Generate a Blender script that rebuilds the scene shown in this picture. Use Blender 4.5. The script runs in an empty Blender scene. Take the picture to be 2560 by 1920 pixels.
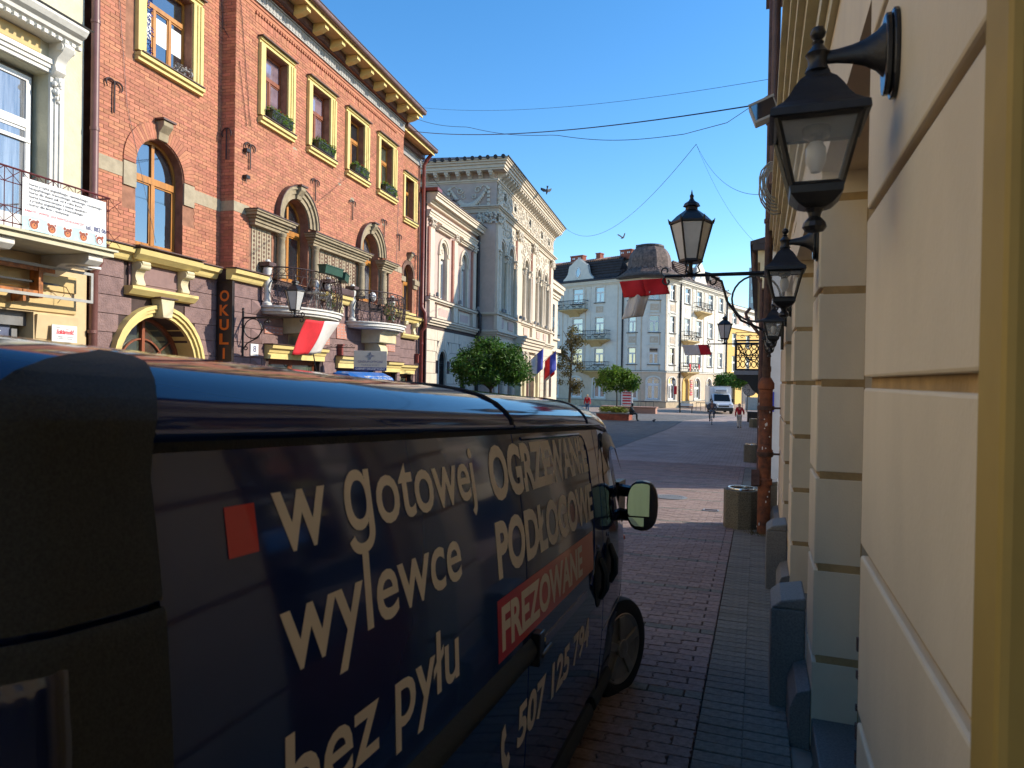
import bpy, bmesh, math, random
from mathutils import Vector, Matrix
SC = bpy.context.scene
COL = SC.collection
rad = math.radians
EYE = Vector((0, 0, 1.85))
cam_data = bpy.data.cameras.new('camera')
cam_data.sensor_width = 36.0
cam_data.lens = 24.19
cam_data.clip_start = 0.02
cam_data.clip_end = 2000
cam_data.dof.use_dof = True
cam_data.dof.focus_distance = 13.0
cam_data.dof.aperture_fstop = 7.0
camera = bpy.data.objects.new('camera', cam_data)
COL.objects.link(camera)
_yaw, _pitch, _roll = rad(19.58), rad(-0.45), rad(0.94)
_f = Vector((-math.sin(_yaw) * math.cos(_pitch), math.cos(_yaw) * math.cos(_pitch), math.sin(_pitch)))
_r = Vector((math.cos(_yaw), math.sin(_yaw), 0))
_u = _r.cross(_f)
_R = math.cos(_roll) * _r + math.sin(_roll) * _u
_U = -math.sin(_roll) * _r + math.cos(_roll) * _u
camera.matrix_world = Matrix(((_R.x, _U.x, -_f.x, EYE.x), (_R.y, _U.y, -_f.y, EYE.y), (_R.z, _U.z, -_f.z, EYE.z), (0, 0, 0, 1)))
SC.camera = camera
SUN_EL = rad(27.0)
SUN_AZ = rad(65.0)            # clockwise from +Y (the street) towards +X
world = bpy.data.worlds.new('World')
SC.world = world
world.use_nodes = True
wn = world.node_tree.nodes
wn.clear()
w_out = wn.new('ShaderNodeOutputWorld')
w_bg = wn.new('ShaderNodeBackground')
w_sky = wn.new('ShaderNodeTexSky')
w_sky.sky_type = 'NISHITA'
w_sky.sun_disc = False
w_sky.sun_elevation = SUN_EL
w_sky.sun_rotation = SUN_AZ
w_sky.air_density = 1.0
w_sky.dust_density = 0.2
w_sky.ozone_density = 2.4
w_bg.inputs['Strength'].default_value = 0.11
w_hs = wn.new('ShaderNodeHueSaturation')
w_hs.inputs['Saturation'].default_value = 1.30
world.node_tree.links.new(w_sky.outputs[0], w_hs.inputs['Color'])
world.node_tree.links.new(w_hs.outputs[0], w_bg.inputs[0])
world.node_tree.links.new(w_bg.outputs[0], w_out.inputs[0])
sun_data = bpy.data.lights.new('sun', 'SUN')
sun_data.energy = 2.4
sun_data.angle = rad(0.53)
sun_data.color = (1.0, 0.90, 0.74)
sun = bpy.data.objects.new('sun', sun_data)
COL.objects.link(sun)
_sd = Vector((math.sin(SUN_AZ) * math.cos(SUN_EL), math.cos(SUN_AZ) * math.cos(SUN_EL), math.sin(SUN_EL)))
sun.rotation_euler = _sd.to_track_quat('Z', 'Y').to_euler()
sun.location = (60, 30, 60)
SC.view_settings.view_transform = 'Standard'
SC.view_settings.look = 'None'
SC.view_settings.gamma = 1.0
SC.view_settings.use_curve_mapping = False
SC.view_settings.exposure = 1.32
SC.render.engine = 'CYCLES'
SC.cycles.max_bounces = 6
SC.cycles.diffuse_bounces = 4
SC.cycles.glossy_bounces = 3
SC.cycles.transmission_bounces = 4
SC.cycles.transparent_max_bounces = 6
SC.cycles.caustics_reflective = False
SC.cycles.caustics_refractive = False
rnd = random.Random(11)
def gz(y):
    """height of the street (it runs downhill away from the camera)"""
    ys = (-60, 0, 6, 10, 25, 45, 60, 3000)
    zs = (3.0, 0, -.30, -.45, -.9, -1.3, -1.3, -1.3)
    for i in range(len(ys) - 1):
        if y <= ys[i + 1]:
            t = (y - ys[i]) / (ys[i + 1] - ys[i])
            return zs[i] + t * (zs[i + 1] - zs[i])
    return zs[-1]
def interp(x, xs, ys):
    if x <= xs[0]:
        return ys[0]
    for i in range(len(xs) - 1):
        if x <= xs[i + 1]:
            return ys[i] + (x - xs[i]) / (xs[i + 1] - xs[i]) * (ys[i + 1] - ys[i])
    return ys[-1]
WORLD = {}          # root object name -> world matrix
ID4 = Matrix.Identity(4)
def props(o, label=None, cat=None, group=None, kind=None):
    if label: o['label'] = label
    if cat: o['category'] = cat
    if group: o['group'] = group
    if kind: o['kind'] = kind
    return o
def thing(name, label, cat, loc=(0, 0, 0), rotz=0.0, group=None):
    o = bpy.data.objects.new(name, None)
    o.empty_display_size = 0.2
    o.location = loc
    o.rotation_euler = (0, 0, rotz)
    COL.objects.link(o)
    WORLD[o.name] = Matrix.Translation(Vector(loc)) @ Matrix.Rotation(rotz, 4, 'Z')
    return props(o, label, cat, group)
def wmat(o):
    return WORLD.get(o.name, ID4) if o else ID4
class MB:
    """collects simple shapes in one local frame M and links them as one mesh object"""
    def __init__(s, M=None):
        s.v, s.f, s.M = [], [], M or ID4
    def add(s, vs, fs):
        n = len(s.v)
        s.v += [Vector(p) for p in vs]
        s.f += [[i + n for i in f] for f in fs]
        return s
    def box(s, x0, x1, y0, y1, z0, z1):
        return s.add([(x0, y0, z0), (x1, y0, z0), (x1, y1, z0), (x0, y1, z0), (x0, y0, z1), (x1, y0, z1), (x1, y1, z1), (x0, y1, z1)],
                     [(0, 3, 2, 1), (4, 5, 6, 7), (0, 1, 5, 4), (1, 2, 6, 5), (2, 3, 7, 6), (3, 0, 4, 7)])
    def quad(s, a, b, c, d):
        return s.add([a, b, c, d], [(0, 1, 2, 3)])
    def prism(s, poly, ax, a, b):
        """polygon extruded along ax between a and b; poly is (x,z) for y, (y,z) for x, (x,y) for z"""
        def p3(p, t):
            return (p[0], t, p[1]) if ax == 'y' else ((t, p[0], p[1]) if ax == 'x' else (p[0], p[1], t))
        n = len(poly)
        vs = [p3(p, a) for p in poly] + [p3(p, b) for p in poly]
        fs = [list(range(n))[::-1], list(range(n, 2 * n))]
        fs += [(i, (i + 1) % n, n + (i + 1) % n, n + i) for i in range(n)]
        return s.add(vs, fs)
    def tube(s, pts, r, n=6, closed=False):
        pts = [Vector(p) for p in pts]
        m = len(pts)
        rs = r if isinstance(r, (list, tuple)) else [r] * m
        rings = []
        prev = None
        for i, p in enumerate(pts):
            if closed:
                t = pts[(i + 1) % m] - pts[i - 1]
            else:
                t = pts[min(i + 1, m - 1)] - pts[max(i - 1, 0)]
            if t.length < 1e-9: t = Vector((0, 0, 1))
            t.normalize()
            if prev is None:
                a = Vector((0, 0, 1)) if abs(t.z) < .9 else Vector((1, 0, 0))
                e = t.cross(a).normalized()
            else:
                e = (prev - t * prev.dot(t))
                e = e.normalized() if e.length > 1e-6 else t.orthogonal().normalized()
            prev = e
            g = t.cross(e)
            rings.append([p + (e * math.cos(2 * math.pi * k / n) + g * math.sin(2 * math.pi * k / n)) * rs[i] for k in range(n)])
        vs = [q for ring in rings for q in ring]
        fs = []
        for i in range(m if closed else m - 1):
            j = (i + 1) % m
            for k in range(n):
                fs.append((i * n + k, i * n + (k + 1) % n, j * n + (k + 1) % n, j * n + k))
        if not closed:
            fs.append(list(range(n))[::-1])
            fs.append(list(range((m - 1) * n, m * n)))
        return s.add(vs, fs)
    def lathe(s, prof, c, n=12, a0=0.0, axis='z'):
        """profile of (radius, height) turned about an axis through c"""
        vs, fs = [], []
        c = Vector(c)
        for r, h in prof:
            for k in range(n):
                t = a0 + 2 * math.pi * k / n
                q = (r * math.cos(t), r * math.sin(t), h)
                if axis == 'y': q = (q[0], q[2], q[1])
                if axis == 'x': q = (q[2], q[0], q[1])
                vs.append(c + Vector(q))
        m = len(prof)
        for i in range(m - 1):
            for k in range(n):
                fs.append((i * n + k, i * n + (k + 1) % n, (i + 1) * n + (k + 1) % n, (i + 1) * n + k))
        fs.append(list(range(n))[::-1])
        fs.append(list(range((m - 1) * n, m * n)))
        return s.add(vs, fs)
    def ball(s, c, r, n=8, m=5):
        rx, ry, rz = r if isinstance(r, (tuple, list)) else (r, r, r)
        prof = [(max(math.sin(math.pi * i / m), .02), -math.cos(math.pi * i / m)) for i in range(m + 1)]
        vs, fs = [], []
        for q, h in prof:
            for k in range(n):
                t = 2 * math.pi * k / n
                vs.append((c[0] + rx * q * math.cos(t), c[1] + ry * q * math.sin(t), c[2] + rz * h))
        for i in range(m):
            for k in range(n):
                fs.append((i * n + k, i * n + (k + 1) % n, (i + 1) * n + (k + 1) % n, (i + 1) * n + k))
        return s.add(vs, fs)
    def ring(s, cx, cz, r0, r1, y0, y1, a0=0.0, a1=180.0, n=16):
        """flat arch ring in the x-z plane, extruded in y"""
        for i in range(n):
            t0, t1 = rad(a0 + (a1 - a0) * i / n), rad(a0 + (a1 - a0) * (i + 1) / n)
            p = [(cx + r0 * math.cos(t0), cz + r0 * math.sin(t0)), (cx + r1 * math.cos(t0), cz + r1 * math.sin(t0)),
                 (cx + r1 * math.cos(t1), cz + r1 * math.sin(t1)), (cx + r0 * math.cos(t1), cz + r0 * math.sin(t1))]
            s.add([(q[0], y0, q[1]) for q in p] + [(q[0], y1, q[1]) for q in p],
                  [(0, 1, 2, 3), (7, 6, 5, 4), (1, 5, 6, 2), (0, 3, 7, 4)] + ([(0, 4, 5, 1)] if i == 0 else []) + ([(3, 2, 6, 7)] if i == n - 1 else []))
        return s
    def wall(s, u0, u1, z0, z1, y, holes=(), depth=.25, sides=True):
        """facade sheet with rectangular or arched openings and their reveals; a hole is (u0,u1,z0,z1) or (u0,u1,z0,z1,'arch')"""
        us = sorted({u0, u1} | {h[0] for h in holes} | {h[1] for h in holes})
        zz = sorted({z0, z1} | {h[2] for h in holes} | {h[3] for h in holes})
        us = [a for a in us if u0 - 1e-6 <= a <= u1 + 1e-6]
        zz = [a for a in zz if z0 - 1e-6 <= a <= z1 + 1e-6]
        for i in range(len(us) - 1):
            for j in range(len(zz) - 1):
                cu, cz = (us[i] + us[i + 1]) / 2, (zz[j] + zz[j + 1]) / 2
                if any(h[0] < cu < h[1] and h[2] < cz < h[3] for h in holes): continue
                s.quad((us[i], y, zz[j]), (us[i + 1], y, zz[j]), (us[i + 1], y, zz[j + 1]), (us[i], y, zz[j + 1]))
        for h in holes:
            a, b, c, d = h[:4]
            y2 = y + depth
            if len(h) > 4:
                r = (b - a) / 2
                rz = min(r, d - c) if h[4] == 'arch' else h[4]
                zs, cx, n = d - rz, (a + b) / 2, 14
                pts = [(cx - r * math.cos(math.pi * k / n), zs + rz * math.sin(math.pi * k / n)) for k in range(n + 1)]
                for k in range(n):
                    p, q = pts[k], pts[k + 1]
                    corner = (a, d) if k < n / 2 else (b, d)
                    s.add([(corner[0], y, corner[1]), (p[0], y, p[1]), (q[0], y, q[1])], [(0, 1, 2)])
                    s.quad((p[0], y, p[1]), (p[0], y2, p[1]), (q[0], y2, q[1]), (q[0], y, q[1]))
                d = zs
            else:
                s.quad((a, y, d), (b, y, d), (b, y2, d), (a, y2, d))
            s.quad((a, y, c), (a, y, d), (a, y2, d), (a, y2, c))
            s.quad((b, y, c), (b, y2, c), (b, y2, d), (b, y, d))
            s.quad((a, y, c), (a, y2, c), (b, y2, c), (b, y, c))
        return s
    def build(s, name, mat, parent=None, smooth=False, bevel=0, label=None, kind=None, recalc=True, own=False):
        """own=True: origin of the object at the middle of its base"""
        if not s.v: return None
        W = s.M
        pts = [W @ p for p in s.v]
        if parent is not None:
            inv = wmat(root_of(parent)).inverted()
            pts = [inv @ p for p in pts]
        base = None
        if parent is None:
            xs = [p.x for p in pts]; ys = [p.y for p in pts]; zs = [p.z for p in pts]
            base = Vector(((min(xs) + max(xs)) / 2, (min(ys) + max(ys)) / 2, min(zs)))
            pts = [p - base for p in pts]
        me = bpy.data.meshes.new(name)
        me.from_pydata(pts, [], s.f)
        if recalc:
            bm = bmesh.new()
            bm.from_mesh(me)
            bmesh.ops.recalc_face_normals(bm, faces=bm.faces)
            bm.to_mesh(me)
            bm.free()
        if smooth:
            me.polygons.foreach_set('use_smooth', [True] * len(me.polygons))
            try: me.set_sharp_from_angle(angle=rad(40))
            except Exception: pass
        me.materials.append(mat)
        o = bpy.data.objects.new(name, me)
        COL.objects.link(o)
        if base is not None: o.location = base
        if parent is not None: o.parent = parent
        if bevel:
            b = o.modifiers.new('bevel', 'BEVEL')
            b.width = bevel
            b.segments = 2
            b.limit_method = 'ANGLE'
            b.angle_limit = rad(35)
        if label: o['label'] = label
        if kind: o['kind'] = kind
        return o
def root_of(o):
    while o.parent is not None: o = o.parent
    return o
def copy_thing(o, M, label=None, group=None):
    """a copy of a thing with copies of its parts and sub-parts, placed by world matrix M"""
    c = o.copy()
    COL.objects.link(c)
    c.matrix_world = M
    WORLD[c.name] = M.copy()
    if label: c['label'] = label
    if group: c['group'] = group
    def rec(src, dst):
        for ch in src.children:
            d = ch.copy()
            COL.objects.link(d)
            d.parent = dst
            rec(ch, d)
    rec(o, c)
    return c
def facade(loc, ang):
    """frame with x along a facade, y into the building, z up"""
    return Matrix.Translation(Vector(loc)) @ Matrix.Rotation(ang, 4, 'Z')
_T = {}
def text2d(txt, bold=0.0, space=1.0, shear=0.0):
    key = (txt, bold, space, shear)
    if key in _T: return _T[key]
    cu = bpy.data.curves.new('lettering', 'FONT')
    cu.body = txt
    cu.size = 1.0
    cu.offset = bold
    cu.space_character = space
    cu.shear = shear
    cu.resolution_u = 4
    ob = bpy.data.objects.new('lettering', cu)
    COL.objects.link(ob)
    dg = bpy.context.evaluated_depsgraph_get()
    ev = ob.evaluated_get(dg)
    me = ev.to_mesh()
    vs = [(v.co.x, v.co.y) for v in me.vertices]
    fs = [list(p.vertices) for p in me.polygons]
    ev.to_mesh_clear()
    bpy.data.objects.remove(ob)
    bpy.data.curves.remove(cu)
    _T[key] = (vs, fs)
    return vs, fs
def letters(mb, txt, fn, x0, x1, z0, cap, bold=0.0, space=1.0, shear=0.0, mid=False):
    """lettering between x0 and x1 with its baseline at z0 and capitals cap high; fn maps (x,z) to a point"""
    vs, fs = text2d(txt, bold, space, shear)
    if not vs: return
    ax, bx = min(v[0] for v in vs), max(v[0] for v in vs)
    hv = text2d('H', bold)[0]
    hc = max(v[1] for v in hv)
    sx = (x1 - x0) / (bx - ax)
    mb.add([fn(x0 + (v[0] - ax) * sx, z0 + v[1] / hc * cap) for v in vs], fs)
MATS = {}
def mat(name, col, rough=.6, var=.12, scale=6.0, bump=0.0, bscale=40.0, metal=0.0, spec=.5, coat=0.0, col2=None, island=0.0,
        detail=4.0, stretch=None, emis=None, trans=0.0, alpha=1.0, dirt=0.0, sub=0.0):
    if name in MATS: return MATS[name]
    m = bpy.data.materials.new(name)
    m.use_nodes = True
    nt = m.node_tree
    N, L = nt.nodes, nt.links
    p = N['Principled BSDF']
    p.inputs['Roughness'].default_value = rough
    p.inputs['Metallic'].default_value = metal
    p.inputs['Specular IOR Level'].default_value = spec
    p.inputs['Coat Weight'].default_value = coat
    p.inputs['Coat Roughness'].default_value = .03
    if trans: p.inputs['Transmission Weight'].default_value = trans
    if alpha < 1: p.inputs['Alpha'].default_value = alpha
    if sub: p.inputs['Subsurface Weight'].default_value = sub
    tc = N.new('ShaderNodeTexCoord')
    mp = N.new('ShaderNodeMapping')
    if stretch: mp.inputs['Scale'].default_value = stretch
    L.new(tc.outputs['Object'], mp.inputs[0])
    c1 = (*col, 1)
    c2 = (*(col2 if col2 else [max(c * (1 - var * 2.2), 0) for c in col]), 1)
    nz = N.new('ShaderNodeTexNoise')
    nz.inputs['Scale'].default_value = scale
    nz.inputs['Detail'].default_value = detail
    nz.inputs['Roughness'].default_value = .62
    L.new(mp.outputs[0], nz.inputs['Vector'])
    rp = N.new('ShaderNodeValToRGB')
    rp.color_ramp.elements[0].position = .36
    rp.color_ramp.elements[1].position = .62
    rp.color_ramp.elements[0].color = c2
    rp.color_ramp.elements[1].color = c1
    L.new(nz.outputs['Fac'], rp.inputs[0])
    out = rp.outputs[0]
    if island:
        g = N.new('ShaderNodeNewGeometry')
        oi = N.new('ShaderNodeObjectInfo')
        ad = N.new('ShaderNodeMath')
        ad.operation = 'ADD'
        L.new(g.outputs['Random Per Island'], ad.inputs[0])
        L.new(oi.outputs['Random'], ad.inputs[1])
        fr = N.new('ShaderNodeMath')
        fr.operation = 'FRACT'
        L.new(ad.outputs[0], fr.inputs[0])
        mr = N.new('ShaderNodeMapRange')
        mr.inputs[3].default_value = 1 - island
        mr.inputs[4].default_value = 1 + island * .75
        L.new(fr.outputs[0], mr.inputs[0])
        hs = N.new('ShaderNodeHueSaturation')
        L.new(mr.outputs[0], hs.inputs['Value'])
        mh = N.new('ShaderNodeMapRange')
        mh.inputs[3].default_value = .5 - island * .035
        mh.inputs[4].default_value = .5 + island * .035
        f2 = N.new('ShaderNodeMath')
        f2.operation = 'MULTIPLY'
        f2.inputs[1].default_value = 7.31
        L.new(fr.outputs[0], f2.inputs[0])
        f3 = N.new('ShaderNodeMath')
        f3.operation = 'FRACT'
        L.new(f2.outputs[0], f3.inputs[0])
        L.new(f3.outputs[0], mh.inputs[0])
        L.new(mh.outputs[0], hs.inputs['Hue'])
        L.new(out, hs.inputs['Color'])
        out = hs.outputs[0]
    if dirt:
        n2 = N.new('ShaderNodeTexNoise')
        n2.inputs['Scale'].default_value = 1.3
        n2.inputs['Detail'].default_value = 7
        n2.inputs['Roughness'].default_value = .7
        mp2 = N.new('ShaderNodeMapping')
        mp2.inputs['Scale'].default_value = (1, 1, .35)
        L.new(tc.outputs['Object'], mp2.inputs[0])
        L.new(mp2.outputs[0], n2.inputs['Vector'])
        r2 = N.new('ShaderNodeValToRGB')
        r2.color_ramp.elements[0].position = .5
        r2.color_ramp.elements[1].position = .78
        r2.color_ramp.elements[0].color = (0, 0, 0, 1)
        r2.color_ramp.elements[1].color = (dirt, dirt, dirt, 1)
        L.new(n2.outputs['Fac'], r2.inputs[0])
        mx = N.new('ShaderNodeMix')
        mx.data_type = 'RGBA'
        L.new(r2.outputs[0], mx.inputs[0])
        L.new(out, mx.inputs[6])
        mx.inputs[7].default_value = (col[0] * .35 + .02, col[1] * .33 + .02, col[2] * .3 + .015, 1)
        out = mx.outputs[2]
    L.new(out, p.inputs['Base Color'])
    if emis:
        p.inputs['Emission Color'].default_value = (*emis[0], 1)
        p.inputs['Emission Strength'].default_value = emis[1]
    if bump:
        nb = N.new('ShaderNodeTexNoise')
        nb.inputs['Scale'].default_value = bscale
        nb.inputs['Detail'].default_value = 5
        L.new(mp.outputs[0], nb.inputs['Vector'])
        b = N.new('ShaderNodeBump')
        b.inputs['Strength'].default_value = bump
        b.inputs['Distance'].default_value = .02
        L.new(nb.outputs['Fac'], b.inputs['Height'])
        L.new(b.outputs[0], p.inputs['Normal'])
    MATS[name] = m
    return m
def paver_mat(name, col, col2, mortar, bw, bh, rot=0.0, off=.5, bump=.5, ms=.012):
    """far paving whose stones are too small to tell apart: a brick pattern in world metres"""
    m = bpy.data.materials.new(name)
    m.use_nodes = True
    N, L = m.node_tree.nodes, m.node_tree.links
    p = N['Principled BSDF']
    p.inputs['Roughness'].default_value = .82
    g = N.new('ShaderNodeNewGeometry')
    mp = N.new('ShaderNodeMapping')
    mp.inputs['Rotation'].default_value = (0, 0, rot)
    L.new(g.outputs['Position'], mp.inputs[0])
    br = N.new('ShaderNodeTexBrick')
    br.offset = off
    br.inputs['Color1'].default_value = (*col, 1)
    br.inputs['Color2'].default_value = (*col2, 1)
    br.inputs['Mortar'].default_value = (*mortar, 1)
    br.inputs['Scale'].default_value = 1
    br.inputs['Mortar Size'].default_value = ms
    br.inputs['Mortar Smooth'].default_value = .3
    br.inputs['Brick Width'].default_value = bw
    br.inputs['Row Height'].default_value = bh
    L.new(mp.outputs[0], br.inputs['Vector'])
    nz = N.new('ShaderNodeTexNoise')
    nz.inputs['Scale'].default_value = .9
    nz.inputs['Detail'].default_value = 9
    nz.inputs['Roughness'].default_value = .7
    L.new(g.outputs['Position'], nz.inputs['Vector'])
    mr = N.new('ShaderNodeMapRange')
    mr.inputs[1].default_value = .3
    mr.inputs[2].default_value = .7
    mr.inputs[3].default_value = .7
    mr.inputs[4].default_value = 1.25
    L.new(nz.outputs['Fac'], mr.inputs[0])
    hs = N.new('ShaderNodeHueSaturation')
    L.new(mr.outputs[0], hs.inputs['Value'])
    L.new(br.outputs['Color'], hs.inputs['Color'])
    L.new(hs.outputs[0], p.inputs['Base Color'])
    b = N.new('ShaderNodeBump')
    b.inputs['Strength'].default_value = bump
    b.inputs['Distance'].default_value = .015
    b.invert = True
    L.new(br.outputs['Fac'], b.inputs['Height'])
    L.new(b.outputs[0], p.inputs['Normal'])
    return m
M_brick = mat('brick_red', (.50, .20, .115), .85, .10, 9, .25, 60, island=.2, dirt=.12)
M_brickwall = mat('brick_mortar', (.36, .17, .105), .95, .15, 5, .2, 50)
M_brickdark = mat('brick_dark_band', (.20, .11, .075), .9, .2, 6, .3, 60, island=.3)
M_yellow = mat('yellow_plaster', (.72, .57, .22), .75, .05, 3, .06, 60, dirt=.10)
M_ivory = mat('ivory_stone', (.68, .60, .38), .75, .07, 4, .06, 60, dirt=.1)
M_sand = mat('sandstone', (.36, .29, .185), .85, .12, 5, .15, 40, dirt=.22)
M_band = mat('sandstone_band', (.42, .35, .24), .85, .1, 5, .15, 40, dirt=.15)
M_purple = mat('purple_render_rough', (.255, .165, .155), .92, .12, 5, 1.0, 26, island=.06, dirt=.1)
M_purples = mat('purple_render_smooth', (.26, .165, .155), .85, .08, 4, .08, 60)
M_joint = mat('dark_joint', (.07, .045, .042), .9)
M_wood = mat('orange_wood', (.50, .205, .035), .45, .15, 12, .05, 60, stretch=(1, 1, .15))
M_woodred = mat('red_wood', (.27, .075, .03), .45, .15, 12, .05, 60, stretch=(1, 1, .15))
M_white = mat('white_frame', (.78, .78, .76), .4, .03)
M_glass = mat('window_glass', (.022, .028, .036), .03, .2, 1.2, spec=.9, coat=.6)
M_glassc = mat('window_glass_curtained', (.24, .25, .27), .06, .35, 2.4, spec=.8, coat=.6, stretch=(6, 6, .3))
M_glassp = mat('window_glass_lilac', (.30, .22, .27), .05, .3, 1.5, spec=.8, coat=.6)
M_glassg = mat('window_glass_greenish', (.10, .12, .09), .05, .3, 1.5, spec=.8, coat=.6)
M_lead = mat('brown_sheet_metal', (.115, .062, .052), .45, .15, 5)
M_gut = mat('gutter_brown', (.20, .115, .10), .4, .12, 5)
M_iron = mat('black_iron', (.014, .014, .016), .42, .2, 20, .1, 80)
M_rustiron = mat('wrought_iron_brown', (.05, .022, .02), .6, .25, 20)
M_redpipe = mat('red_downpipe', (.24, .055, .045), .4, .15, 4, dirt=.1)
M_brownpipe = mat('brown_downpipe', (.19, .085, .075), .4, .1, 4)
M_cream = mat('cream_plaster', (.62, .58, .42), .85, .06, 4, .25, 22, dirt=.12)
M_creamw = mat('white_stucco', (.74, .72, .66), .75, .06, 6, .15, 40, dirt=.2)
M_gold = mat('ochre_plaster', (.60, .44, .20), .8, .06, 4, .06, 50)
M_sandpl = mat('sand_plaster', (.62, .47, .27), .8, .05, 4, .08, 60)
M_pink = mat('pink_plaster', (.60, .43, .37), .85, .05, 4, .05, 50, dirt=.06)
M_pinkred = mat('pink_red_plaster', (.52, .24, .175), .85, .06, 4)
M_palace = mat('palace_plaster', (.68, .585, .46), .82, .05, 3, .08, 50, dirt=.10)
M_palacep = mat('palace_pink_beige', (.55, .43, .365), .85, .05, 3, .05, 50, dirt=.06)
M_stucco = mat('stucco_ornament', (.70, .62, .50), .8, .08, 8, .1, 50, dirt=.15)
M_cornerw = mat('corner_house_white', (.72, .685, .60), .82, .04, 2, .05, 40, dirt=.06)
M_cornert = mat('corner_house_tan', (.62, .49, .36), .85, .05, 2, .05, 40, dirt=.06)
M_cornerbase = mat('stone_blocks_beige', (.58, .45, .30), .85, .12, 2, .2, 20, island=.1)
M_ochre = mat('ochre_yellow', (.72, .46, .13), .8, .05, 3, dirt=.06)
M_roof = mat('dark_roof_tile', (.045, .033, .034), .6, .25, 3, .5, 14)
M_roofb = mat('brown_shingle', (.155, .098, .08), .75, .3, 3, .5, 9, island=.2)
M_ridge = mat('clay_ridge_tile', (.47, .24, .16), .8, .2, 3, island=.2)
M_chim = mat('chimney_brick', (.36, .10, .06), .85, .2, 3, .2, 10)
M_tile = mat('clay_tile_dark', (.035, .025, .025), .6, .3, 3, island=.3)
M_grey = mat('grey_metal', (.20, .20, .20), .4, .1, 5)
M_lgrey = mat('light_grey_plastic', (.40, .40, .38), .5, .08, 5)
M_frost = mat('frosted_lamp_glass', (.62, .62, .60), .35, .06, 4, coat=.3)
M_lampglass = mat('lamp_clear_glass', (.92, .95, .93), .03, .02, 3, spec=.6, alpha=.10)
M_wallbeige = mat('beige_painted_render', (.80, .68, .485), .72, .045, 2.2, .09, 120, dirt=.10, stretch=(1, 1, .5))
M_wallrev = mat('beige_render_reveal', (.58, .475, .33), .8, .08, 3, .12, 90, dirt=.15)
M_groove = mat('groove_ochre', (.48, .32, .14), .85, .15, 6, .15, 80, dirt=.25)
M_wallyel = mat('yellow_wall_edge', (.44, .30, .075), .7, .06, 3)
M_plinth = mat('grey_granite', (.20, .195, .18), .6, .16, 90, .1, 160)
M_conc = mat('granite_terrazzo', (.24, .215, .145), .8, .32, 70, .2, 120, dirt=.3)
M_steel = mat('stainless_steel', (.6, .6, .6), .18, .05, 5, metal=1.0)
M_rust = mat('rusty_cast_iron', (.27, .085, .033), .68, .35, 7, .45, 60, col2=(.085, .03, .018), dirt=.5)
M_rustd = mat('brown_cast_iron', (.10, .045, .032), .6, .3, 8, .3, 60)
M_paint = mat('van_blue_paint', (.013, .028, .105), .07, .06, 1.5, spec=.5, coat=.15)
M_trim = mat('van_grey_plastic', (.043, .044, .037), .75, .2, 260, .25, 420, spec=.35)
M_black = mat('black_rubber', (.012, .012, .012), .7, .2, 30, .2, 120)
M_gloss = mat('black_gloss_plastic', (.012, .012, .013), .25, .1, 5, spec=.5)
M_carglass = mat('car_glass', (.010, .013, .013), .03, .1, 2, spec=.3)
M_mirror = mat('mirror_glass', (.46, .72, .60), .02, .02, 2, metal=1.0)
M_alloy = mat('silver_wheel_cover', (.36, .34, .29), .32, .12, 6, metal=.55)
M_vinyl = mat('cream_vinyl_letters', (.84, .73, .57), .5, .03, 4)
M_vinylr = mat('red_vinyl', (.62, .025, .015), .4, .04, 4, coat=.4)
M_vinylo = mat('orange_vinyl', (.66, .12, .028), .35, .06, 1.2, coat=.5)
M_silver = mat('silver_rail', (.28, .28, .36), .25, .1, 10, metal=.8)
M_lens = mat('dark_tail_lens', (.012, .017, .05), .12, .1, 4, spec=.6, coat=.7)
M_red = mat('flag_red', (.68, .02, .03), .8, .06, 6, sub=.0)
M_flagw = mat('flag_white', (.74, .70, .66), .85, .05, 6)
M_flagb = mat('flag_blue', (.05, .07, .42), .8, .08, 6)
M_signw = mat('sign_white', (.74, .75, .75), .45, .03, 4)
M_signb = mat('banner_light_blue', (.47, .70, .74), .6, .08, 5)
M_ink = mat('black_print', (.03, .03, .035), .6, .05)
M_inkblue = mat('navy_print', (.025, .035, .17), .6, .05)
M_inkred = mat('red_print', (.62, .03, .05), .6, .05)
M_bear = mat('brown_print', (.33, .07, .03), .6, .15, 12)
M_bearo = mat('orange_print', (.66, .20, .06), .6, .15, 12)
M_orange = mat('orange_letters', (.80, .16, .01), .4, .04, emis=None)
M_signdark = mat('dark_brown_board', (.035, .022, .018), .35, .2, 4)
M_signgrey = mat('grey_sign_face', (.40, .38, .36), .5, .04)
M_awning = mat('blue_awning', (.015, .17, .62), .45, .12, 2.0, coat=.3)
M_green = mat('green_planter_plastic', (.02, .075, .045), .5, .1, 5)
M_leaf = mat('leaf_green', (.16, .30, .025), .6, .25, 3, island=.5, sub=0)
M_leafd = mat('leaf_deep_green', (.085, .21, .022), .6, .25, 3, island=.45)
M_leafb = mat('leaf_bronze', (.15, .12, .03), .65, .3, 3, island=.5)
M_flower = mat('orange_flower', (.75, .16, .03), .6, .2, 5, island=.3)
M_bark = mat('bark', (.09, .065, .045), .9, .3, 20, .4, 40)
M_skin = mat('skin', (.52, .29, .20), .6, .06)
M_hairb = mat('blond_hair', (.55, .43, .26), .7, .15, 30)
M_hairg = mat('grey_hair', (.30, .28, .26), .7, .15, 30)
M_coatred = mat('red_cloth', (.55, .015, .03), .85, .1, 10)
M_grayblue = mat('grey_blue_cloth', (.11, .12, .155), .9, .12, 10)
M_jeans = mat('blue_jeans', (.08, .13, .24), .9, .12, 10)
M_offwhite = mat('off_white_trousers', (.60, .55, .48), .85, .08, 10)
M_darkcl = mat('dark_cloth', (.03, .035, .045), .9, .15, 10)
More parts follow.
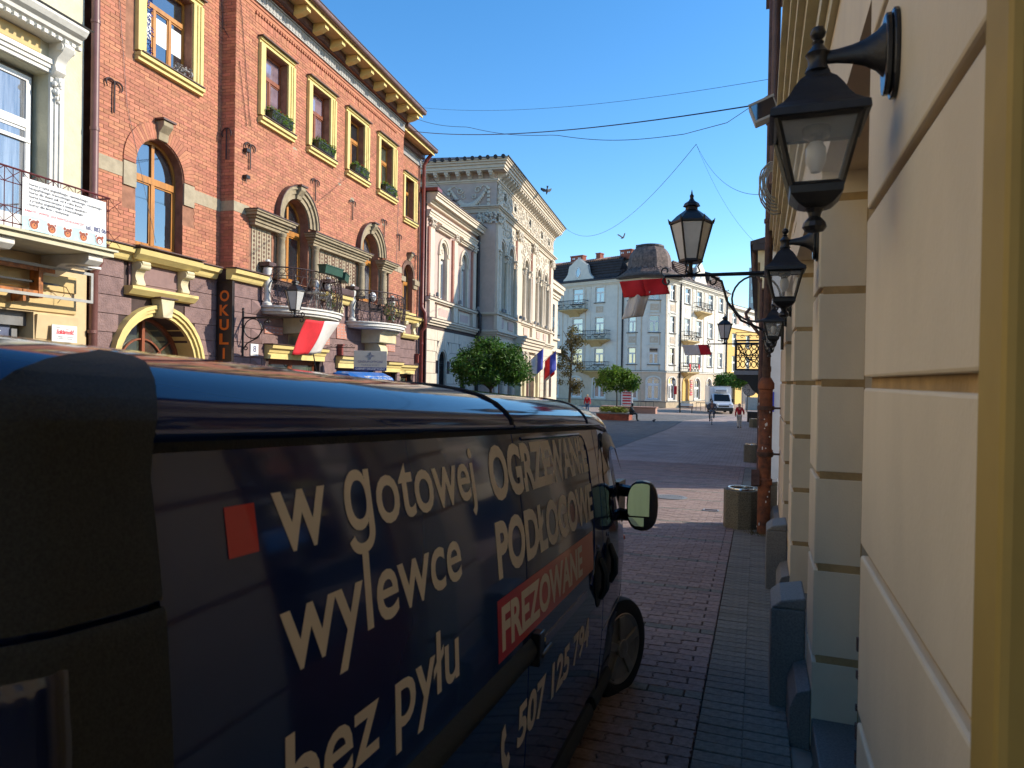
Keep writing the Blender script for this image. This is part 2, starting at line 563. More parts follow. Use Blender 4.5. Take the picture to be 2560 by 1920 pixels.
M_bronze = mat('dark_bronze', (.06, .065, .065), .55, .3, 9, metal=.5)
M_vanw = mat('white_van_paint', (.66, .68, .70), .3, .04, 2, coat=.6)
M_pinkgr = mat('pink_granite', (.50, .27, .20), .75, .2, 30)
M_rail = mat('worn_wood_strip', (.45, .15, .03), .6, .3, 8)
M_mark = mat('white_paving_mark', (.62, .60, .56), .8, .15, 10)
M_redpav = mat('red_paver', (.34, .245, .215), .85, .16, 30, .35, 140, island=.17, dirt=.3)
M_greypav = mat('grey_paver', (.235, .22, .185), .88, .16, 30, .4, 140, island=.16, dirt=.3)
M_bed = mat('joint_sand', (.055, .045, .036), .95, .3, 12, .4, 80)
M_farred = paver_mat('red_paving_far', (.41, .32, .28), (.35, .265, .235), (.2, .15, .13), .3, .15, 0, .5)
M_cobble = paver_mat('granite_setts', (.26, .255, .25), (.18, .175, .175), (.07, .065, .06), .16, .13, rad(8), .5, .9, .022)
for _m in (M_leaf, M_leafd, M_leafb):      # thin leaves let some light through
    _nt = _m.node_tree
    _p = _nt.nodes['Principled BSDF']
    _t = _nt.nodes.new('ShaderNodeBsdfTranslucent')
    _x = _nt.nodes.new('ShaderNodeMixShader')
    _x.inputs[0].default_value = .38
    _nt.links.new(_p.inputs['Base Color'].links[0].from_socket, _t.inputs[0])
    _nt.links.new(_p.outputs[0], _x.inputs[1])
    _nt.links.new(_t.outputs[0], _x.inputs[2])
    _nt.links.new(_x.outputs[0], [n for n in _nt.nodes if n.type == 'OUTPUT_MATERIAL'][0].inputs[0])
for _m in (M_glass, M_glassc, M_glassp, M_glassg):
    _m.node_tree.nodes['Principled BSDF'].inputs['IOR'].default_value = 2.3
M_plaza = paver_mat('plaza_slabs', (.40, .30, .235), (.36, .27, .21), (.2, .15, .12), .4, .4, rad(-68), .5)
def sheet(name, xa, xb, ys, dz, m, kind='structure', label=None):
    mb = MB()
    fa = xa if callable(xa) else (lambda y: xa)
    fb = xb if callable(xb) else (lambda y: xb)
    vs = []
    for y in ys:
        vs += [(fa(y), y, gz(y) + dz), (fb(y), y, gz(y) + dz)]
    mb.add(vs, [(2 * i, 2 * i + 1, 2 * i + 3, 2 * i + 2) for i in range(len(ys) - 1)])
    me_o = mb.build(name, m)
    return props(me_o, label, None, None, kind)
sheet('ground', -700, 700, [-60, 0, 6, 10, 25, 45, 60, 1500], 0, M_plaza)
sheet('cobbled_road', lambda y: -14.5 - .04 * y, -5.4, [-8, 0, 6, 10, 25, 45, 56], .026, M_cobble)
sheet('cobbled_road', -22, lambda y: -5.4 + max(0, y - 56) * .30, [56.01, 60, 66], .026, M_cobble)
sheet('street_paving', -5.37, .12, [-8, -4, 0, 2.6], .026, M_farred)
street = sheet('street_paving', lambda y: -5.37 + max(0, y - 56) * .30, .12, [22.9, 25, 45, 56, 60, 66], .026, M_farred)
sheet('side_street_paving', .16, 60, [11.5, 14, 18.45], .024, M_farred)
bed = sheet('pavement', -5.37, .16, [2.6, 6, 10, 14, 18.5, 22.9], .002, M_bed)
WORLD[bed.name] = Matrix.Translation(bed.location)
def paver_poly(l, w, wavy):
    if not wavy: return [(-l / 2, -w / 2), (l / 2, -w / 2), (l / 2, w / 2), (-l / 2, w / 2)]
    a, b = .011, .006
    return [(-l / 2 - a, -w / 2), (-l / 4, -w / 2 - b), (0, -w / 2), (l / 4, -w / 2 + b), (l / 2 - a, -w / 2),
            (l / 2 + a * .9, -w / 5), (l / 2 - a * .6, w / 5), (l / 2 + a, w / 2), (l / 4, w / 2 + b), (0, w / 2),
            (-l / 4, w / 2 - b), (-l / 2 + a, w / 2), (-l / 2 - a * .9, w / 5), (-l / 2 + a * .6, -w / 5)]
def paver_shape(l, w, h, wavy):
    poly = paver_poly(l, w, wavy)
    n = len(poly)
    k = .004
    inner = [(p[0] * (1 - 2 * k / l), p[1] * (1 - 2 * k / w)) for p in poly]
    vs = [(p[0], p[1], 0) for p in poly] + [(p[0], p[1], h - .005) for p in poly] + [(p[0], p[1], h) for p in inner]
    fs = [(i, (i + 1) % n, n + (i + 1) % n, n + i) for i in range(n)]
    fs += [(n + i, n + (i + 1) % n, 2 * n + (i + 1) % n, 2 * n + i) for i in range(n)]
    fs += [list(range(2 * n, 3 * n))]
    return vs, fs
def lay_pavers():
    H = .028
    shapes = {'red_paver': paver_shape(.228, .108, H, True), 'grey_paver': paver_shape(.250, .108, H, False), 'band': paver_shape(.228, .108, H, False)}
    simple = {}
    for k, (l, w) in {'red_paver': (.229, .109), 'grey_paver': (.250, .109), 'band': (.228, .109)}.items():
        x, y = l / 2, w / 2
        simple[k] = ([(-x, -y, 0), (x, -y, 0), (x, y, 0), (-x, y, 0), (-x, -y, H), (x, -y, H), (x, y, H), (-x, y, H)],
                     [(4, 5, 6, 7), (0, 1, 5, 4), (1, 2, 6, 5), (2, 3, 7, 6), (3, 0, 4, 7)])
    spots = {'red_paver': [], 'grey_paver': []}
    pitch = 1.4 / 12
    r = 0
    y = 2.66
    while y < 22.8:
        band = (r % 12 == 5)
        s0 = (r % 2) * .117
        for j, xc in enumerate((-.165, .085)):
            spots['grey_paver'].append((xc + (.0 if not band else .0), y, 'grey_paver'))
        x = -.30 - .117 - s0
        while x > -5.3:
            if not (y < 4.4 and x < -1.9):
                spots['grey_paver' if band else 'red_paver'].append((x, y, 'band' if band else 'red_paver'))
            x -= .235
        if s0: spots['red_paver' if not band else 'grey_paver'].append((-.355, y, 'half'))
        y += pitch
        r += 1
    base = bed.location
    meshes = {}
    for kind in ('red_paver', 'grey_paver'):
        m = M_redpav if kind == 'red_paver' else M_greypav
        seen = [p for p in spots[kind] if p[1] > 3.75 and p[2] != 'half' and (p[0] > -.95 or p[1] > 5.6 - .2 * (p[0] + .95))]
        seen.sort(key=lambda p: p[0] ** 2 + p[1] ** 2)
        single = seen[:290]
        ss = set((p[0], p[1]) for p in single)
        rest = [p for p in spots[kind] if (p[0], p[1]) not in ss]
        for x, y, k in single:
            if k not in meshes:
                me = bpy.data.meshes.new(kind)
                me.from_pydata(*[shapes[k][0], [], shapes[k][1]])
                me.materials.append(m)
                meshes[k] = me
            o = bpy.data.objects.new(kind, meshes[k])
            COL.objects.link(o)
            o.parent = bed
            o.location = Vector((x, y, gz(y) + .003 + rnd.uniform(-.002, .002))) - base
            sl = (gz(y + .1) - gz(y - .1)) / .2
            o.rotation_euler = (math.atan(sl) + rnd.uniform(-.012, .012), rnd.uniform(-.012, .012), rnd.uniform(-.012, .012))
        mb = MB()
        for x, y, k in rest:
            vs, fs = (shapes[k] if (y < 11 and k != 'half') else simple['red_paver' if k == 'half' else k])
            dz = gz(y) + .003 + rnd.uniform(-.002, .002)
            sl = (gz(y + .1) - gz(y - .1)) / .2
            t = rnd.uniform(-.012, .012)
            sc = .46 if k == 'half' else 1
            mb.add([(x + v[0] * sc - v[1] * t, y + v[1] + v[0] * t, dz + v[2] + v[1] * sl) for v in vs], fs)
        WORLD[bed.name] = Matrix.Translation(base)
        mb.build(kind + '_field', m, bed, kind='stuff', recalc=False)
lay_pavers()
mh = thing('manhole_cover', 'round ribbed iron manhole cover in the sunlit strip of paving', 'manhole cover', (-1.64, 14.5, gz(14.5) + .034))
FM = Matrix.Translation(Vector((-1.64, 14.5, gz(14.5) + .034))) @ Matrix.Rotation(math.atan(-.03), 4, 'X')
MB(FM).lathe([(.27, 0), (.34, 0), (.34, .012), (.27, .012), (.27, 0)], (0, 0, 0), 28).build('rim', M_grey, mh)
b = MB(FM)
for i in range(-5, 6):
    w = math.sqrt(max(.26 ** 2 - (i * .048) ** 2, .001))
    b.box(i * .048 - .014, i * .048 + .014, -w, w, 0, .012)
b.build('grate', M_grey, mh)
FM = Matrix.Translation(Vector((-.75, 13.1, gz(13.1) + .034)))
vb = thing('valve_cover', 'small rectangular iron valve cover in the sunlit paving beside the concrete bin', 'valve cover', (-.75, 13.1, gz(13.1) + .034))
MB(FM).box(-.14, .14, -.1, -.07, -.02, .012).box(-.14, .14, .07, .1, -.02, .012).box(-.14, -.11, -.07, .07, -.02, .012).box(.11, .14, -.07, .07, -.02, .012).build('frame', M_grey, vb)
MB(FM).box(-.108, .108, -.068, .068, -.02, .006).build('lid', M_rustd, vb)
LA = rad(5.36)
NLX, NLY = math.cos(LA), math.sin(LA)
LEFT = facade((-NLX * 11.0, -NLY * 11.0, 0), rad(90) + LA)      # x: along the facades, -y: towards the street
def lpos(u, off=0, z=0):
    return LEFT @ Vector((u, -off, z))
LROT = rad(90) + LA
def panes_window(root, M, u0, u1, z0, z1, y, frame_m, glass, cols=2, transom=.7, fw=.06, ftop=None, name='window', depth=.07):
    """rectangular casement: outer frame, transom at a fraction of the height, mullions; panes are sub-parts"""
    b = MB(M)
    b.box(u0, u1, y, y + depth, z0, z0 + fw).box(u0, u1, y, y + depth, z1 - fw, z1)
    b.box(u0, u0 + fw, y, y + depth, z0 + fw, z1 - fw).box(u1 - fw, u1, y, y + depth, z0 + fw, z1 - fw)
    zt = z0 + (z1 - z0) * transom if transom else z1
    if transom: b.box(u0 + fw, u1 - fw, y - .012, y + depth, zt - fw * .8, zt + fw * .8)
    w = (u1 - u0)
    for k in range(1, cols):
        c = u0 + w * k / cols
        b.box(c - fw * .6, c + fw * .6, y - .006, y + depth, z0 + fw, zt - fw * .8)
    tc = ftop or 1
    for k in range(1, tc):
        c = u0 + w * k / tc
        b.box(c - fw * .5, c + fw * .5, y - .006, y + depth, zt + fw * .8, z1 - fw)
    f = b.build(name, frame_m, root)
    for k in range(cols):
        a, c = u0 + w * k / cols + fw * .55, u0 + w * (k + 1) / cols - fw * .55
        s = MB(M)
        if cols > 1 and fw > .04:
            q = fw * .55
            s0 = MB(M)
            s0.box(a, c, y + .012, y + .03, z0 + fw * .9, z0 + fw * .9 + q).box(a, c, y + .012, y + .03, zt - fw * .8 - q, zt - fw * .8)
            s0.box(a, a + q, y + .012, y + .03, z0 + fw, zt - fw).box(c - q, c, y + .012, y + .03, z0 + fw, zt - fw)
            s0.build('sash', frame_m, f)
        s.box(a, c, y + .028, y + .04, z0 + fw * .8, zt)
        s.build('pane', glass, f)
    if transom:
        for k in range(tc):
            a, c = u0 + w * k / tc + fw * .4, u0 + w * (k + 1) / tc - fw * .4
            MB(M).box(a, c, y + .028, y + .04, zt, z1 - fw * .6).build('pane', glass if not isinstance(glass, tuple) else glass[1], f)
    return f
def arch_window(root, M, uc, r, z0, zs, y, frame_m, glass, rz=None, fw=.07, transom_at=None, fan=False, depth=.08):
    rz = rz or r
    b = MB(M)
    n = 16
    zt = transom_at if transom_at is not None else zs
    b.box(uc - r, uc - r + fw, y, y + depth, z0, zs).box(uc + r - fw, uc + r, y, y + depth, z0, zs)
    b.box(uc - r + fw, uc + r - fw, y, y + depth, z0, z0 + fw)
    b.box(uc - r + fw, uc + r - fw, y - .015, y + depth, zt - fw, zt + fw)
    b.box(uc - fw * .7, uc + fw * .7, y - .01, y + depth, z0 + fw, zt - fw)
    b.box(uc - fw * .6, uc + fw * .6, y - .006, y + depth, zt + fw, zs + rz - fw * .7)
    for k in range(n):
        t0, t1 = math.pi * k / n, math.pi * (k + 1) / n
        p = [(uc + (r - fw) * math.cos(t0), zs + (rz - fw) * math.sin(t0)), (uc + r * math.cos(t0), zs + rz * math.sin(t0)),
             (uc + r * math.cos(t1), zs + rz * math.sin(t1)), (uc + (r - fw) * math.cos(t1), zs + (rz - fw) * math.sin(t1))]
        b.prism(p, 'y', y, y + depth)
    f = b.build('arched_window', frame_m, root)
    for sgn in (-1, 1):
        a, c = (uc - r + fw * .7, uc - fw * .4) if sgn < 0 else (uc + fw * .4, uc + r - fw * .7)
        MB(M).box(a, c, y + .03, y + .042, z0 + fw * .7, zt).build('pane', glass, f)
        q = fw * .5
        a2, c2 = (uc - r + fw, uc - fw * .7) if sgn < 0 else (uc + fw * .7, uc + r - fw)
        MB(M).box(a2, c2, y + .01, y + .03, z0 + fw, z0 + fw + q).box(a2, c2, y + .01, y + .03, zt - fw - q, zt - fw).box(a2, a2 + q, y + .01, y + .03, z0 + fw, zt - fw).box(c2 - q, c2, y + .01, y + .03, z0 + fw, zt - fw).build('sash', frame_m, f)
        pts = [(uc + (r - fw * .6) * math.cos(math.pi * k / n), zs + (rz - fw * .6) * math.sin(math.pi * k / n)) for k in range(n + 1)]
        h = pts[:n // 2 + 1] if sgn > 0 else pts[n // 2:]
        poly = ([(uc, zt)] if True else []) + ([(uc + r - fw * .6, zt)] if sgn > 0 else []) + h + ([(uc - r + fw * .6, zt)] if sgn < 0 else [])
        MB(M).prism(poly, 'y', y + .03, y + .042).build('pane', glass, f)
    return f
def lay_bricks(root, M, u0, u1, z0, z1, y, holes, singles, mats=None, proud=.007, stagger=0):
    """stretcher courses; the nearest bricks (sorted along u) as parts, the rest joined. holes as for MB.wall"""
    L, H, J = .245, .0665, .0105
    rows = []
    z = z0
    i = stagger
    while z < z1 - .02:
        zt = min(z + H, z1)
        x = u0 - (L + J) / 2 * (i % 2)
        while x < u1:
            a, b = max(x, u0), min(x + L, u1)
            x += L + J
            if b - a < .03: continue
            segs = [(a, b)]
            zc = (z + zt) / 2
            for h in holes:
                if not (h[2] < zc < h[3]): continue
                ha, hb = h[0], h[1]
                if len(h) > 4:
                    r = (hb - ha) / 2
                    rz = min(r, h[3] - h[2]) if h[4] == 'arch' else h[4]
                    zs = h[3] - rz
                    if zc > zs:
                        t = math.sqrt(max(0, 1 - ((zc - zs) / rz) ** 2)) * r
                        c = (ha + hb) / 2
                        ha, hb = c - t, c + t
                ns = []
                for p, q in segs:
                    if q <= ha or p >= hb: ns.append((p, q)); continue
                    if p < ha: ns.append((p, ha))
                    if q > hb: ns.append((hb, q))
                segs = ns
            for p, q in segs:
                if q - p > .03: rows.append((p, q, z, zt))
        z += H + J
        i += 1
    cells = [(p, q, a, b) for p, q, a, b in rows]
    full = [c for c in cells if abs(c[1] - c[0] - L) < .002 and abs(c[3] - c[2] - H) < .002]
    def dist(c):
        w = M @ Vector(((c[0] + c[1]) / 2, y, (c[2] + c[3]) / 2))
        return (w - EYE).length
    full.sort(key=dist)
    pick = set(full[:singles])
    inv = wmat(root).inverted()
    if singles:
        me = bpy.data.meshes.new('brick')
        vs = [(0, 0, 0), (L, 0, 0), (L, 0, H), (0, 0, H), (0, proud, 0), (L, proud, 0), (L, proud, H), (0, proud, H)]
        me.from_pydata(vs, [], [(0, 1, 2, 3), (0, 4, 5, 1), (1, 5, 6, 2), (2, 6, 7, 3), (3, 7, 4, 0)])
        me.materials.append(mats[0])
        for c in pick:
            o = bpy.data.objects.new('brick', me)
            COL.objects.link(o)
            o.parent = root
            w = M @ Matrix.Translation(Vector((c[0], y - proud + rnd.uniform(-.003, .003), c[2])))
            o.matrix_basis = inv @ w
    mb = MB(M)
    for c in cells:
        if c in pick: continue
        p, q, a, b = c
        yy = y - proud + rnd.uniform(-.003, .003)
        mb.add([(p, yy, a), (q, yy, a), (q, yy, b), (p, yy, b), (p, y, a), (q, y, a), (q, y, b), (p, y, b)],
               [(0, 1, 2, 3), (0, 4, 5, 1), (1, 5, 6, 2), (2, 6, 7, 3), (3, 7, 4, 0)])
    mb.build('brick_field', mats[0], root, kind='stuff', recalc=False)
BH = thing('brick_house', 'red brick house with yellow window frames and purple rusticated ground floor', 'house', lpos(19, 0, gz(19)), LROT)
F0, F1, F2 = 0.0, -.38, .25          # left bay, projecting middle, right bay: y of the wall faces
UA, UB, UC, UD = 10.70, 14.40, 24.45, 27.72
LEDGE = 4.38
TOPL, TOPM, TOPR = 11.35, 11.0, 10.8
wU = [15.29 + .785 + 2.285 * k for k in range(4)]      # centres of the four upper windows of the middle part
up_holes = [(c - .52, c + .52, 8.42, 10.22) for c in wU]
archs = [(17.10, .66), (21.72, .66)]
arch_holes = [(c - r, c + r, 4.40, 6.06 + r, 'arch') for c, r in archs]
holesM = up_holes + arch_holes
holesL = [(12.0, 13.35, 8.42, 10.22), (12.45 - .68, 12.45 + .68, 4.46, 6.12 + .68, 'arch')]
cR = 26.55
holesR = [(cR - .45, cR + .45, 8.45, 10.05), (cR - .5, cR + .5, 4.5, 5.98 + .5, 'arch')]
w = MB(LEFT)
w.wall(UA, UB, LEDGE, 12.2, F0, holesL, .30)
w.wall(UB, UC, LEDGE, 11.62, F1, holesM, .34)
w.wall(UC, UD, LEDGE, 11.1, F2, holesR, .30)
w.quad((UB, F1, LEDGE), (UB, F0, LEDGE), (UB, F0, 11.62), (UB, F1, 11.62))
w.quad((UC, F1, LEDGE), (UC, F2, LEDGE), (UC, F2, 11.62), (UC, F1, 11.62))
w.build('wall', M_brickwall, BH, recalc=False)
body = MB(LEFT)
body.box(UA, UB - .001, F0 + .62, 9.0, -1.6, 12.2).box(UB, UC, F1 + .40, 9.0, -1.6, 11.62).box(UC + .001, UD, F2 + .36, 9.0, -1.6, 11.1)
body.build('rear_walls', M_brickwall, BH)
lay_bricks(BH, LEFT, UA, UB, LEDGE + .02, 12.2, F0, holesL + [(11.46, 13.44, 8.20, 10.42), (11.42, 13.48, 5.2, 7.15, 'arch'), (UA, UB, 5.76, 6.05)], 150, [M_brick])
lay_bricks(BH, LEFT, UB, UC, LEDGE + .02, 10.98, F1, [(c - .79, c + .79, 8.24, 10.40) for c in wU] + [(c - 1.0, c + 1.0, 5.2, 7.06, 'arch') for c, r in archs] + [(15.0, 23.2, 4.4, 5.92), (14.4, 15.0, 5.78, 6.02)], 150, [M_brick], stagger=1)
lay_bricks(BH, LEFT, UC, UD, LEDGE + .02, 10.75, F2, [(cR - .79, cR + .79, 8.08, 10.25), (cR - .72, cR + .72, 4.4, 6.72, 'arch')], 0, [M_brick])
RET = LEFT @ Matrix.Translation(Vector((UB, F0, 0))) @ Matrix.Rotation(rad(-90), 4, 'Z')
lay_bricks(BH, RET, 0, .38, LEDGE + .02, 11.0, 0, [(0, .38, 5.78, 6.02)], 0, [M_brick])
b = MB(LEFT)
b.box(UA, 11.42, F0 - .016, F0, 5.76, 6.05).box(13.48, UB - .013, F0 - .016, F0, 5.76, 6.05)
b.box(UB - .014, 14.98, F1 - .016, F1, 5.78, 6.02).box(UB - .014, UB, F1, F0 - .016, 5.78, 6.02)
b.box(23.25, UC, F1 - .016, F1, 5.80, 6.02).box(27.05, UD, F2 - .016, F2, 5.80, 6.0)
b.build('stone_band', M_band, BH)
def voussoirs(uc, zs, r0, r1, y, n, m=M_brick, a0=0, a1=180, rz=1.0):
    for k in range(n):
        t0 = rad(a0 + (a1 - a0) * (k + .04) / n)
        t1 = rad(a0 + (a1 - a0) * (k + .96) / n)
        p = [(uc + r0 * math.cos(t0), zs + r0 * math.sin(t0)), (uc + r1 * math.cos(t0), zs + r1 * math.sin(t0)),
             (uc + r1 * math.cos(t1), zs + r1 * math.sin(t1)), (uc + r0 * math.cos(t1), zs + r0 * math.sin(t1))]
        MB(LEFT).prism(p, 'y', y - .03, y + .06).build('arch_brick', m, BH)
voussoirs(12.45, 6.12, .70, 1.02, F0, 36)
b = MB(LEFT)
b.box(11.43, 11.76, F0 - .035, F0 + .05, 5.62, 6.10).box(13.14, 13.47, F0 - .035, F0 + .05, 5.62, 6.10)
b.build('impost', M_band, BH)
def keystone(uc, zt, y, w=.26, h=.42, m=M_sand):
    b = MB(LEFT)
    b.prism([(y - .20, zt - .06), (y - .20, zt - .16), (y - .09, zt - .30), (y - .07, zt - h), (y, zt - h), (y, zt - .06)], 'x', uc - w / 2, uc + w / 2)
    b.build('keystone', m, BH, bevel=.01)
    MB(LEFT).box(uc - w / 2 - .05, uc + w / 2 + .05, y - .24, y, zt - .058, zt - .02).build('keystone_cap', M_lead, BH)
keystone(12.45, 7.26, F0, .28, .46)
arch_window(BH, LEFT, 12.45, .68, 4.50, 6.12, F0 + .2, M_wood, M_glass, transom_at=5.95)
def yellow_frame(uc, hw, z0, z1, y, m=M_yellow):
    """moulded yellow surround with sill and sheet metal cap"""
    o = hw + .27
    b = MB(LEFT)
    for k, (a, c, d) in enumerate(((hw, hw + .10, .05), (hw + .10, hw + .17, .075), (hw + .17, o, .10))):
        b.box(uc - c, uc - a, y - d, y + .02, z0 - .0, z1 + .02).box(uc + a, uc + c, y - d, y + .02, z0 - .0, z1 + .02)
    b.box(uc - o, uc + o, y - .05, y + .02, z1 + .02, z1 + .10).box(uc - o, uc + o, y - .09, y + .02, z1 + .10, z1 + .16)
    b.build('window_surround', m, BH, bevel=.006)
    MB(LEFT).box(uc - o - .03, uc + o + .03, y - .17, y + .02, z1 + .163, z1 + .19).build('drip_cap', M_lead, BH)
    b = MB(LEFT)
    b.box(uc - o, uc + o, y - .16, y + .02, z0 - .12, z0 - .04).box(uc - o, uc + o, y - .10, y + .02, z0 - .20, z0 - .12)
    b.build('sill', m, BH, bevel=.01)
    MB(LEFT).box(uc - o + .04, uc + o - .04, y - .19, y + .12, z0 - .037, z0 - .015).build('sill_flashing', M_lead, BH)
for i, c in enumerate(wU):
    yellow_frame(c, .52, 8.42, 10.22, F1)
    panes_window(BH, LEFT, c - .52, c + .52, 8.42, 10.22, F1 + .2, M_woodred if i < 2 else M_wood, M_glassp if i < 2 else M_glassg if i == 3 else M_glass, 2, .66, .065)
yellow_frame(12.67, .70, 8.42, 10.22, F0)
panes_window(BH, LEFT, 12.0, 13.35, 8.42, 10.22, F0 + .2, M_wood, M_glass, 3, .70, .06)
yellow_frame(cR, .45, 8.32, 10.0, F2)
panes_window(BH, LEFT, cR - .45, cR + .45, 8.45, 10.05, F2 + .2, M_wood, M_glass, 2, .66, .06)
arch_window(BH, LEFT, cR, .5, 4.5, 5.98, F2 + .2, M_wood, M_glass, transom_at=5.75, fw=.06)
MB(LEFT).ring(cR, 5.98, .52, .70, F2 - .04, F2 + .05).build('arch_ring', M_brickdark, BH)
keystone(cR, 7.0, F2, .2, .36)
b = MB(LEFT)
b.box(cR + .48, cR + 1.0, F2 - .12, F2, 5.72, 5.92).box(cR + .48, cR + .9, F2 - .07, F2, 5.56, 5.72)
b.box(cR - .9, cR - .48, F2 - .12, F2, 5.72, 5.92)
b.build('impost', M_sand, BH)
MB(LEFT).box(cR - .62, cR + .62, F2 - .14, F2, 4.42, 4.5).build('sill', M_yellow, BH)
for k in range(3):
    a = 12.05 + .44 * k
    MB(LEFT).box(a + .03, a + .36, F0 + .222, F0 + .226, 8.95, 9.5).build('paper_blind', M_white, BH)
for c, r in archs:
    arch_window(BH, LEFT, c, r, 4.44, 6.06, F1 + .26, M_wood, M_glassc if c > 20 else M_glass, transom_at=5.82, fw=.075)
    b = MB(LEFT)
    b.ring(c, 6.06, .67, .80, F1 - .06, F1 + .1).ring(c, 6.06, .80, .92, F1 - .10, F1 + .05).ring(c, 6.06, .92, 1.0, F1 - .15, F1)
    b.build('archivolt', M_sand, BH)
    MB(LEFT).ring(c, 6.06, 1.0, 1.025, F1 - .17, F1).build('arch_flashing', M_lead, BH)
    keystone(c, 7.12, F1 - .04, .24, .40)
def entab(a, b_, y, ends=(1, 1)):
    m = MB(LEFT)
    for z0, z1, d in ((5.58, 5.66, .16), (5.66, 5.74, .20), (5.74, 5.80, .26), (5.80, 5.87, .33), (5.87, 5.91, .37)):
        e = max(0, d - .16)
        m.box(a - e * ends[0], b_ + e * ends[1], y - d, y + .02, z0, z1)
    m.build('entablature', M_sand, BH, bevel=.006)
    MB(LEFT).box(a - .23 * ends[0], b_ + .23 * ends[1], y - .39, y + .02, 5.912, 5.935).build('entablature_flashing', M_lead, BH)
def column(u, y):
    m = MB(LEFT)
    m.lathe([(.145, 4.42), (.145, 4.50), (.13, 4.52), (.14, 4.56), (.115, 4.60), (.118, 4.9), (.112, 5.2), (.10, 5.42), (.115, 5.44), (.115, 5.47), (.10, 5.48), (.14, 5.54), (.15, 5.58)], (u, y, 0), 14)
    m.build('column', M_sand, BH, smooth=True)
entab(15.02, 16.42, F1, (1, 1))
entab(17.78, 21.04, F1, (1, 1))
entab(22.40, 23.20, F1, (1, 1))
for u in (16.22, 17.95, 20.87, 22.56):
    column(u, F1 - .12)
    MB(LEFT).box(u - .13, u + .13, F1 - .03, F1 + .02, 4.42, 5.58).build('pilaster', M_sand, BH)
def diaper(a, b_, y, n, rows, big=False):
    """sgraffito panel: a proud frame with rows of relief lozenges and rings"""
    m = MB(LEFT)
    m.box(a, b_, y - .006, y + .01, 4.42, 5.58)
    m.build('patterned_panel', M_band, BH)
    q = MB(LEFT)
    w_ = (b_ - a) / n
    h_ = (5.50 - 4.50) / rows
    for i in range(n):
        for j in range(rows):
            x, z = a + w_ * (i + .5), 4.50 + h_ * (j + .5)
            if big and (i % 2 == 0):
                q.ring(x, z, w_ * .25, w_ * .40, y - .012, y - .004, 0, 360, 8)
            else:
                r = min(w_, h_) * .46
                q.prism([(x - r * .9, z), (x, z - r), (x + r * .9, z), (x, z + r)], 'y', y - .012, y - .004)
    for k in range(n + 1):
        q.box(a + w_ * k - .01, a + w_ * k + .01, y - .014, y - .004, 4.44, 5.56)
    q.build('sgraffito', M_brickdark, BH, kind='stuff')
diaper(15.10, 15.95, F1, 4, 9)
diaper(18.20, 20.68, F1, 11, 9, True)
diaper(22.74, 23.15, F1, 2, 9)
MB(LEFT).box(23.15, 23.22, F1 - .05, F1 + .02, 4.42, 5.58).build('brick_edge', M_brickdark, BH)
def anchor(u, z, y):
    m = MB(LEFT)
    m.tube([(u, y - .05, z - .62), (u, y - .05, z)], .020, 6)
    for s in (-1, 1):
        m.tube([(u + s * .20 * math.sin(t) * (1 if t < 2 else 1), y - .05, z - .02 - .13 + .15 * math.cos(t - .5)) for t in [0.1 + k * .26 for k in range(9)]], [.020] * 7 + [.014, .008], 6)
    m.build('wall_anchor', M_rustiron, BH, smooth=True)
    
for u, z, y in ((11.16, 7.55, F0), (14.95, 7.55, F1), (18.05, 7.55, F1), (20.35, 7.52, F1), (22.75, 7.45, F1), (24.10, 7.2, F1), (27.2, 7.0, F2)):
    anchor(u, z, y)
m = MB(RET)
m.tube([(.19, -.05, 7.0), (.19, -.05, 7.75)], .018, 6)
for s in (-1, 1):
    m.tube([(.19 + s * .13 * math.sin(t), -.05, 7.62 + .13 * math.cos(t)) for t in [k * .3 for k in range(8)]], .016, 6)
m.build('wall_anchor', M_rustiron, BH, smooth=True)
for u, z in ((19.55, 7.95), (20.4, 7.5), (22.8, 7.35), (24.05, 6.65), (17.0, 8.0)):
    m = MB(LEFT)
    m.lathe([(.16, 0), (.12, .012)], (u, F1 - .005, z), 7, axis='y')
    m.build('plaster_patch', M_band, BH)
for u, z in ((14.72, 7.3), (14.72, 6.65)):
    MB(LEFT).box(u, u + .14, F1 - .12, F1, z, z + .08).tube([(u + .03, F1 - .08, z), (u + .02, F1 - .09, z - .12)], .012).build('cable_hook', M_iron, BH)
b = MB(LEFT)
n = 75
for k in range(n):
    a = 15.14 + (23.80 - 15.14) * k / n
    b.box(a, a + .062, F1 - .05, F1 + .01, 10.88, 10.945)
b.build('dentil_course', M_brick, BH, kind='stuff')
b = MB(LEFT)
for k in range(70):
    a = 15.14 + (23.80 - 15.14) * k / 70
    if rnd.random() < .93: b.box(a + .004, a + .118, F1 - .016 + rnd.uniform(-.004, .004), F1 + .01, 10.70, 10.86)
b.build('soldier_course', M_brick, BH, kind='stuff')
b = MB(LEFT)
b.box(UB, UC, F1 - .02, F1 + .01, 10.98, 11.08).box(UB, UC, F1 - .045, F1 + .01, 11.08, 11.13)
b.build('brick_cornice', M_brick, BH)
